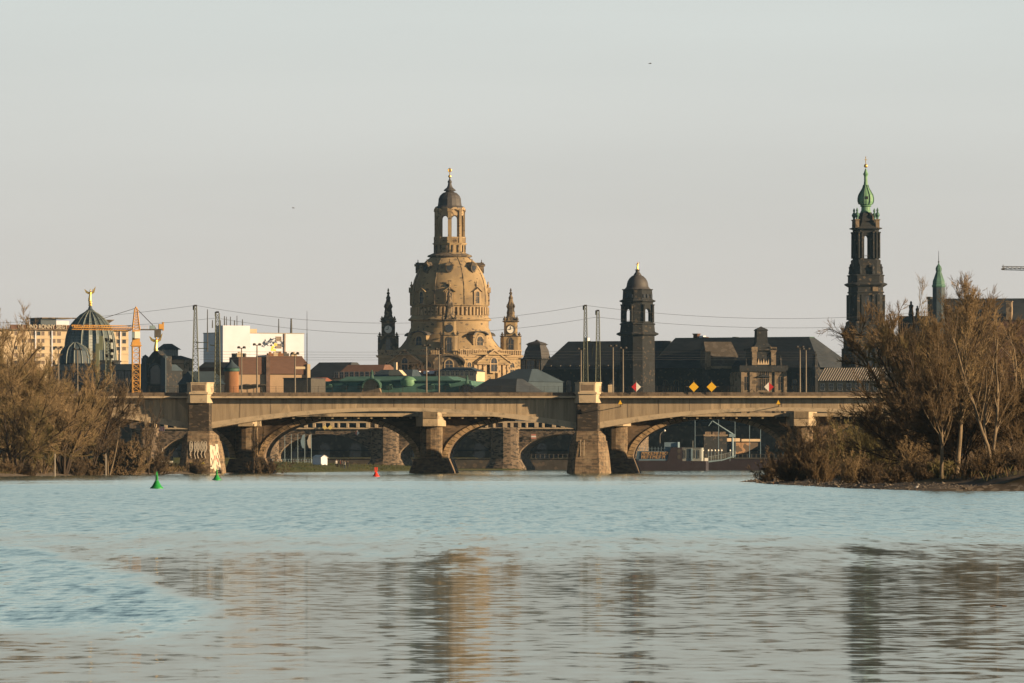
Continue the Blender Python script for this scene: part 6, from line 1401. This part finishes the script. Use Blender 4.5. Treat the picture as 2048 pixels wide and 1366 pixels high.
standing_bird(1834, 982.0, 'white gull standing at the waterline of the right shore', .40, 'gull')
standing_bird(1547, 969.0, 'slender grey heron standing at the tip of the right shore', .55, 'grey_plumage', 'bird', 'heron', 60, .25)
Yd = CH * F / (1213 - HY); o = thing('driftwood', 'small brown stick drifting on the water at lower right', 'driftwood', (PX(1996, Yd), Yd, 0)); b = MB(); b.path([(-.10, 0, .004), (-.03, .02, .012), (.05, -.01, .01), (.11, .03, .004)], .008, 5); b.build('branch', M['bark'], o)
# ---------------------------------------------------------------- bare trees, shrubs and dead grass
def nrm(a): return a / np.maximum(np.linalg.norm(a, axis=-1, keepdims=True), 1e-9)
def grow(P0, D, L, Rd, nseg, jit, trop, rng, rtip=.35):
    """many branches at once: returns points (N, nseg+1, 3) and radii (N, nseg+1)"""
    P = [P0]; d = nrm(D)
    for i in range(nseg):
        d = nrm(d + rng.normal(0, jit, d.shape) + np.array((0, 0, trop))); P.append(P[-1] + d * (L / nseg)[:, None])
    t = np.linspace(0, 1, nseg + 1); return np.stack(P, 1), Rd[:, None] * (1 - (1 - rtip) * t)[None, :]
def spawn(Pts, Rad, L, n, t0, ang, lenf, rf, rng, taper=.5, rmin=.01):
    N, m = Pts.shape[:2]; t = rng.uniform(t0, 1, (N, n)) * (m - 1); i = np.minimum(t.astype(int), m - 2); f = (t - i)[..., None]
    ar = np.arange(N)[:, None]; p = Pts[ar, i] * (1 - f) + Pts[ar, i + 1] * f; d = nrm(Pts[ar, i + 1] - Pts[ar, i])
    r = nrm(rng.normal(0, 1, d.shape)); r = nrm(r - (r * d).sum(-1, keepdims=True) * d)
    a = rng.normal(ang, ang * .3, (N, n))[..., None]; D = d * np.cos(a) + r * np.sin(a)
    ll = L[:, None] * lenf * rng.uniform(.6, 1.25, (N, n)) * (1 - taper * (t / (m - 1))); rr = np.maximum(Rad[ar, i] * rf, rmin)
    return p.reshape(-1, 3), D.reshape(-1, 3), ll.reshape(-1), rr.reshape(-1)
def tubes(parts, sides=3):
    Vs, Qs, off = [], [], 0
    for P, Rr in parts:
        N, m = P.shape[:2]; d = np.empty_like(P); d[:, :-1] = P[:, 1:] - P[:, :-1]; d[:, -1] = d[:, -2]; d = nrm(d)
        a = nrm(np.cross(d, np.array((.31, .27, .91)))); b = np.cross(d, a)
        th = 2 * np.pi * np.arange(sides) / sides
        V = P[:, :, None, :] + Rr[:, :, None, None] * (np.cos(th)[None, None, :, None] * a[:, :, None, :] + np.sin(th)[None, None, :, None] * b[:, :, None, :])
        idx = off + np.arange(N * m * sides).reshape(N, m, sides); nx = np.roll(idx, -1, 2)
        Q = np.stack([idx[:, :-1], nx[:, :-1], nx[:, 1:], idx[:, 1:]], -1).reshape(-1, 4)
        Vs.append(V.reshape(-1, 3)); Qs.append(Q); off += V.size // 3
    return np.concatenate(Vs), np.concatenate(Qs)
def tree_mesh(kind, seed, H, twig, m_trunk, m_crown):
    g = np.random.default_rng(seed); z3 = lambda n: np.zeros((n, 3))
    if kind == 'willow':                                         # several leaning stems, round twiggy crown
        n = 7; az = 2 * np.pi * (np.arange(n) + g.uniform(-.3, .3, n)) / n; lean = g.uniform(.12, .62, n)
        D = np.stack([np.cos(az) * np.sin(lean), np.sin(az) * np.sin(lean), np.cos(lean)], 1); L = H * g.uniform(.55, .8, n)
        P0 = z3(n); P0[:, :2] = D[:, :2] * .4; P0[:, 2] = -.4
        P1, R1 = grow(P0, D, L, np.full(n, H * .0125), 9, .10, .02, g)
        a = spawn(P1, R1, L, 15, .20, .75, .54, .55, g, .58); P2, R2 = grow(*a[:3], a[3], 6, .13, .05, g)
        b = spawn(P2, R2, a[2], 12, .10, .7, .50, .6, g, rmin=twig * 1.15); P3, R3 = grow(*b[:3], b[3], 4, .10, .10, g)
        c = spawn(P3, R3, b[2], 10, .1, .55, .72, .7, g, rmin=twig); P4, R4 = grow(*c[:3], np.full(len(c[2]), twig), 3, .08, .10, g, .5)
    elif kind == 'poplar':                                       # one straight stem, steep branches
        L = np.array([H * .96]); P1, R1 = grow(np.array([[0, 0, -.4]]), np.array([[.04, 0, 1.]]), L, np.array([H * .013]), 14, .035, .05, g, .12)
        a = spawn(P1, R1, L, 58, .22, .60, .30, .42, g, .62); P2, R2 = grow(*a[:3], a[3], 6, .10, .16, g)
        b = spawn(P2, R2, a[2], 11, .15, .6, .42, .6, g, rmin=twig * 1.2); P3, R3 = grow(*b[:3], b[3], 4, .12, .12, g)
        c = spawn(P3, R3, b[2], 7, .1, .55, .6, .7, g, rmin=twig); P4, R4 = grow(*c[:3], np.full(len(c[2]), twig), 3, .12, .14, g, .6)
    elif kind == 'open':                                         # forked, sparse, thick pale limbs
        n = 3; az = g.uniform(0, 6.28, n); lean = g.uniform(.1, .45, n); D = np.stack([np.cos(az) * np.sin(lean), np.sin(az) * np.sin(lean), np.cos(lean)], 1)
        L = H * g.uniform(.7, .95, n); P1, R1 = grow(z3(n) - (0, 0, .4), D, L, np.full(n, H * .014), 9, .09, .04, g)
        a = spawn(P1, R1, L, 9, .3, .6, .4, .5, g); P2, R2 = grow(*a[:3], a[3], 6, .12, .08, g)
        b = spawn(P2, R2, a[2], 7, .2, .6, .45, .55, g, rmin=twig * 1.2); P3, R3 = grow(*b[:3], b[3], 4, .14, .08, g)
        c = spawn(P3, R3, b[2], 6, .1, .6, .6, .7, g, rmin=twig); P4, R4 = grow(*c[:3], np.full(len(c[2]), twig), 3, .14, .08, g, .6)
    else:                                                        # shrub: a fountain of shoots
        n = 30; az = g.uniform(0, 6.28, n); lean = np.abs(g.normal(.35, .3, n)); D = np.stack([np.cos(az) * np.sin(lean), np.sin(az) * np.sin(lean), np.cos(lean)], 1)
        P0 = z3(n); P0[:, :2] = g.normal(0, H * .14, (n, 2)); P0[:, 2] = -.3; L = H * g.uniform(.6, 1.05, n)
        P1, R1 = grow(P0, D, L, np.full(n, max(twig * 1.7, H * .007)), 6, .10, .04, g)
        a = spawn(P1, R1, L, 9, .1, .5, .42, .6, g, rmin=twig * 1.2); P2, R2 = grow(*a[:3], a[3], 4, .12, .08, g)
        b = spawn(P2, R2, a[2], 6, .1, .55, .55, .7, g, rmin=twig); P3, R3 = grow(*b[:3], np.full(len(b[2]), twig), 3, .14, .08, g, .6)
        c = spawn(P3, R3, b[2], 3, .1, .6, .6, .7, g, rmin=twig); P4, R4 = grow(*c[:3], np.full(len(c[2]), twig * .9), 2, .14, .08, g, .6)
    if kind == 'shrub': tr, cr = [(P1, R1)], [(P2, R2), (P3, R3), (P4, R4)]
    else: tr, cr = [(P1, R1), (P2, R2)], [(P3, R3), (P4, R4)]
    V, Q = tubes(tr, 5); t = np_mesh('trunk', V, Q, M[m_trunk], True); V, Q = tubes(cr, 3); c = np_mesh('crown', V, Q, M[m_crown], True)
    return t, c
M['twig_tan'] = mat('tan_twigs', (.37, .27, .15), .35, .35, spot=(.21, .17, .08), spot_s=.12, spot_t=.52, rough=1.0, spec=.1)
M['twig_brown'] = mat('brown_twigs', (.165, .123, .08), .35, .35, spot=(.15, .11, .07), spot_s=.15, spot_t=.5, rough=1.0, spec=.1)
M['twig_rust'] = mat('rusty_twigs', (.215, .155, .09), .35, .4, spot=(.15, .10, .05), spot_s=.15, spot_t=.52, rough=1.0, spec=.1)
M['twig_olive'] = mat('olive_twigs', (.24, .205, .09), .35, .4, rough=1.0, spec=.1)
PROTO = {}
def tree(px, Y, ytop, kind, seed, label, mt, mc, group, yaw=0.0, wide=1.0, zb=None, name=None, dtop=1.0):
    z0 = gzf(px, Y) if zb is None else zb; H = (PZ(ytop, Y) - z0) * dtop; tw = .0000195 * Y * (1.0 if Y < 800 else .85)
    key = (kind, seed, round(H / 3), mt, mc, Y > 800)
    if key not in PROTO: PROTO[key] = (tree_mesh(kind, seed, H, tw, mt, mc), H)
    (t, c), H0 = PROTO[key]
    # scale so that the highest twig ends where the photograph has it
    top = PROTO.setdefault(('top', key), float(np.percentile([v.co.z for v in c.vertices], 97.5)))
    s_ = H / top; o = thing(name or ('shrub' if kind == 'shrub' else 'tree'), label, 'shrub' if kind == 'shrub' else 'tree', (PX(px, Y), Y, z0), yaw, group); o.scale = (s_ * wide, s_ * wide, s_)
    link('stem' if kind == 'shrub' else 'trunk', t, o); link('twigs' if kind == 'shrub' else 'crown', c, o); return o
GL, GR = 'bare trees on the left bank', 'bare trees on the right shore'
for a in (
    (-55, 1075, 650, 'willow', 1, 'tall bare tree cut off by the left edge, behind the pale-stemmed one', 'bark', 'twig_tan', GL, 0, .8),
    (8, 1075, 632, 'poplar', 2, 'tallest bare tree at the left edge, pale stem in front of the hotel', 'bark_pale', 'twig_tan', GL, 40, 1.0),
    (48, 1085, 722, 'willow', 3, 'round bare willow between the tallest left tree and the big leaning one', 'bark', 'twig_tan', GL, 80, .8),
    (18, 1090, 690, 'willow', 33, 'dense tan bare crown before the left end of the cream hotel', 'bark', 'twig_tan', GL, 150, .8),
    (-20, 1085, 665, 'willow', 34, 'dense tan bare crown half cut by the left edge', 'bark', 'twig_tan', GL, 250, .8),
    (35, 1062, 760, 'willow', 4, 'lower front bare willow nearest the water at the left edge', 'bark_dark', 'twig_tan', GL, 200, .9),
    (128, 1095, 728, 'willow', 5, 'largest round bare willow below the glass half dome', 'bark_dark', 'twig_tan', GL, 120, .85),
    (178, 1120, 778, 'willow', 6, 'leaning bare willow below the olive steel post', 'bark_dark', 'twig_brown', GL, 10, .7),
    (85, 1075, 830, 'willow', 7, 'small pale olive bush-like willow by the thicker stake', 'bark', 'twig_olive', GL, 50, .9),
    (216, 1130, 742, 'open', 8, 'dead pale forked tree rising over the bridge deck', 'bark_pale', 'bark_pale', GL, 0, .55),
    (226, 1150, 868, 'willow', 9, 'low brown bare tree right of the dead forked one', 'bark', 'twig_brown', GL, 70, .9),
    (297, 1200, 790, 'open', 10, 'slim dark young tree in front of the shaded left span', 'bark_dark', 'twig_brown', GL, 30, .6),
    (280, 1195, 850, 'open', 11, 'reddish low tree left of the graffiti pier', 'bark_dark', 'twig_rust', GL, 90, .8),
    (325, 1245, 868, 'open', 12, 'thin grey-brown tree nearest the graffiti pier', 'bark_dark', 'twig_brown', GL, 130, .7),
    (506, 1312, 852, 'open', 13, 'small bare tree between the graffiti pier and the first stone arch', 'bark', 'twig_tan', GL, 0, .55),
    (1898, 600, 622, 'willow', 21, 'spreading dark tree leaning left over the shrubs of the right shore', 'bark_dark', 'twig_brown', GR, 160, .62),
    (1848, 640, 622, 'willow', 22, 'rounded bare tree next to the black church tower', 'bark_dark', 'twig_tan', GR, 110, .6),
    (1868, 660, 600, 'willow', 23, 'dense rusty crowned tree under the green turret', 'bark', 'twig_rust', GR, 90, .9),
    (1912, 534, 568, 'poplar', 24, 'tall straight pale-stemmed tree, highest on the right shore', 'bark_pale', 'twig_tan', GR, 0, 1.1),
    (1884, 532, 640, 'poplar', 25, 'slim tree with a bent pale stem left of the highest one', 'bark_pale', 'twig_rust', GR, 120, 1.0),
    (1985, 530, 640, 'open', 26, 'open forked tree with bright yellow limbs right of the highest one', 'bark_pale', 'twig_rust', GR, 60, .8),
    (2035, 620, 655, 'open', 27, 'open pale tree at the right edge before the slate roofed hall', 'bark_pale', 'twig_tan', GR, 0, .9),
    (1970, 560, 740, 'willow', 28, 'dense olive brown tree in front, below the forked yellow one', 'bark_dark', 'twig_brown', GR, 45, .9),
    (2050, 545, 730, 'willow', 29, 'orange-lit dense tree cut off by the right edge', 'bark', 'twig_rust', GR, 100, .9),
    (1822, 585, 765, 'willow', 30, 'low dark tree filling the middle of the right shore', 'bark_dark', 'twig_brown', GR, 210, 1.0),
    (1920, 550, 760, 'willow', 31, 'low tangled tree at the foot of the highest one', 'bark_dark', 'twig_brown', GR, 330, .9),
    (2110, 640, 640, 'willow', 32, 'tree mostly outside the right edge behind the orange-lit one', 'bark', 'twig_rust', GR, 10, .8)): tree(*a)
GS = 'shrubs on the right shore'
for i, (px, Y, yt, mc, w_, lb) in enumerate((
    (1545, 690, 925, 'twig_brown', 1.3, 'low dark shrub at the very tip of the right shore'), (1575, 680, 893, 'twig_brown', 1.1, 'brown shrub second from the tip of the right shore'),
    (1612, 665, 868, 'twig_rust', 1.0, 'rusty shrub below the lit stone pier at the right'), (1652, 655, 846, 'twig_brown', 1.0, 'tall brown shrub just right of the lit stone pier'),
    (1692, 640, 832, 'twig_tan', 1.0, 'tan shrub in front of the bridge span near the right shore'), (1728, 620, 838, 'twig_olive', 1.0, 'olive green shrub before the window of light on the bridge'),
    (1765, 600, 850, 'twig_olive', 1.0, 'greenest upright shrub at the middle of the shore'), (1640, 610, 905, 'twig_rust', 1.1, 'low reddish shrub in front of the tall brown one'),
    (1700, 575, 910, 'twig_tan', 1.0, 'low orange-lit shrub beside the dark hollow'), (1590, 650, 925, 'twig_brown', 1.4, 'flat dark shrub along the gravel near the tip'),
    (1745, 560, 922, 'twig_brown', 1.4, 'dark mound of shrub just above the gravel'), (1800, 545, 930, 'twig_brown', 1.5, 'flat brown shrub above the standing gull'),
    (1850, 540, 915, 'twig_brown', 1.3, 'brown shrub under the spreading dark tree'), (1890, 535, 925, 'twig_olive', 1.5, 'flat mossy shrub right of the standing gull'),
    (1945, 525, 915, 'twig_brown', 1.2, 'twiggy shrub third from the right edge'), (1985, 520, 900, 'twig_rust', 1.1, 'twiggy reddish shrub second from the right edge'),
    (2030, 520, 890, 'twig_brown', 1.1, 'twiggy shrub at the right edge of the shore'), (1830, 570, 880, 'twig_tan', 1.0, 'upright tan shrub in the shade of the spreading tree'))):
    tree(px, Y, yt, 'shrub', 40 + i % 6, lb, 'bark_dark', mc, GS, i * 67, w_)
GB = 'shrubs on the left bank'
for i, (px, Y, yt, mc, w_, lb) in enumerate((
    (5, 1045, 922, 'twig_rust', 1.6, 'low rusty shrub at the left edge of the bank'), (55, 1050, 925, 'twig_brown', 1.5, 'low brown shrub left of the thicker stake'),
    (150, 1100, 918, 'twig_brown', 1.3, 'low brown shrub right of the thicker stake'), (182, 1105, 920, 'twig_rust', 1.3, 'low dark shrub with a fallen log look below the leaning willow'),
    (238, 1150, 895, 'twig_rust', 1.2, 'rusty shrub right of the thinner stake'), (262, 1170, 892, 'twig_tan', 1.1, 'tan shrub in front of the shaded left span'),
    (310, 1210, 905, 'twig_brown', 1.2, 'low brown shrub below the small striped sign'), (398, 1268, 918, 'twig_brown', 1.5, 'tiny brown shrub at the foot of the graffiti pier'),
    (525, 1300, 918, 'twig_brown', 1.3, 'small shrub at the foot of the first stone arch'))):
    tree(px, Y, yt, 'shrub', 50 + i % 4, lb, 'bark', mc, GB, i * 71, w_)
# dark wood far behind, only a mass between the buildings and the ground
def scatter(name, n, xr, yr, hmin, hmax, wid, m, seed, zmin, cond=None, lean=.35):
    g = np.random.default_rng(seed); x = g.uniform(*xr, n); y = g.uniform(*yr, n); z = ground_z(x, y); k = z > zmin
    if cond is not None: k &= cond(x, y, z)
    k &= (vnoise(x, y, 4.0, 9) + g.uniform(-.5, .5, n)) > -.2
    x, y, z = x[k], y[k], z[k]; n = len(x); h = g.uniform(hmin, hmax, n) * (1 + vnoise(x, y, 6, 8)); a = g.uniform(0, 6.28, n); w_ = wid * g.uniform(.6, 1.4, n)
    dx, dy = np.cos(a) * w_, np.sin(a) * w_; tx, ty = g.normal(0, lean, n) * h, g.normal(0, lean, n) * h
    V = np.stack([np.stack([x - dx, y - dy, z - .05], 1), np.stack([x + dx, y + dy, z - .05], 1), np.stack([x + tx * .4 + dx * .7, y + ty * .4 + dy * .7, z + h * .6], 1), np.stack([x + tx, y + ty, z + h], 1)], 1).reshape(-1, 3)
    Q = np.arange(4 * n).reshape(n, 4); return tag(link(name, np_mesh(name, V, Q, M[m])), kind='stuff')
M['grass_tan'] = mat('dead_grass', (.23, .165, .095), .35, .3, spot=(.15, .125, .055), spot_s=.15, spot_t=.52, rough=1.0, spec=.1)
M['grass_brown'] = mat('brown_weeds', (.15, .10, .062), .35, .3, spot=(.10, .10, .045), spot_s=.2, spot_t=.55, rough=1.0, spec=.1)
scatter('grass', 60000, (-90, -20), (1005, 1340), .25, .75, .05, 'grass_tan', 1, .3)
scatter('grass', 46000, (20, 52), (500, 800), .15, .6, .03, 'grass_brown', 2, .62)
scatter('grass', 15000, (-60, -15), (1340, 1900), .15, .35, .06, 'meadow', 3, .25)

# stones strewn along the wet margin of the right shore
g = np.random.default_rng(21); n = 9000; x, y = g.uniform(21, 40, n), g.uniform(484, 740, n); z = ground_z(x, y); k = (z > -.03) & (z < .42); x, y, z = x[k], y[k], z[k]; n = len(x)
r = g.lognormal(-2.9, .55, n); o6 = np.array([(1, 0, 0), (0, 1, 0), (-1, 0, 0), (0, -1, 0), (0, 0, .6), (0, 0, -.5)])
V = (np.stack([x, y, z], 1)[:, None, :] + r[:, None, None] * (o6[None] * g.uniform(.6, 1.3, (n, 6, 1)) + g.normal(0, .12, (n, 6, 3)))).reshape(-1, 3)
T = np.array([(0, 1, 4), (1, 2, 4), (2, 3, 4), (3, 0, 4), (1, 0, 5), (2, 1, 5), (3, 2, 5), (0, 3, 5)])
M['pebble'] = mat('shore_pebbles', (.24, .20, .155), .45, 1.5, rough=.9)
tag(link('gravel', np_mesh('gravel', V, (np.arange(n)[:, None, None] * 6 + T[None]).reshape(-1, 3), M['pebble'])), kind='stuff')
# ---------------------------------------------------------------- evening haze over the whole reach
hzm = bpy.data.materials.new('haze_air'); hzm.use_nodes = True; n, l = hzm.node_tree.nodes, hzm.node_tree.links
n.remove(n['Principled BSDF']); pv = n.new('ShaderNodeVolumePrincipled'); pv.inputs['Color'].default_value = (.38, .68, 1.0, 1); pv.inputs['Density'].default_value = .000022; pv.inputs['Anisotropy'].default_value = .2
l.new(pv.outputs[0], n['Material Output'].inputs['Volume'])
b = MB(); b.box(-3100, 3100, -310, 7100, -4.2, 112.0); tag(b.build('haze', hzm), kind='stuff')
S.cycles.volume_bounces = 0; S.cycles.volume_max_steps = 64
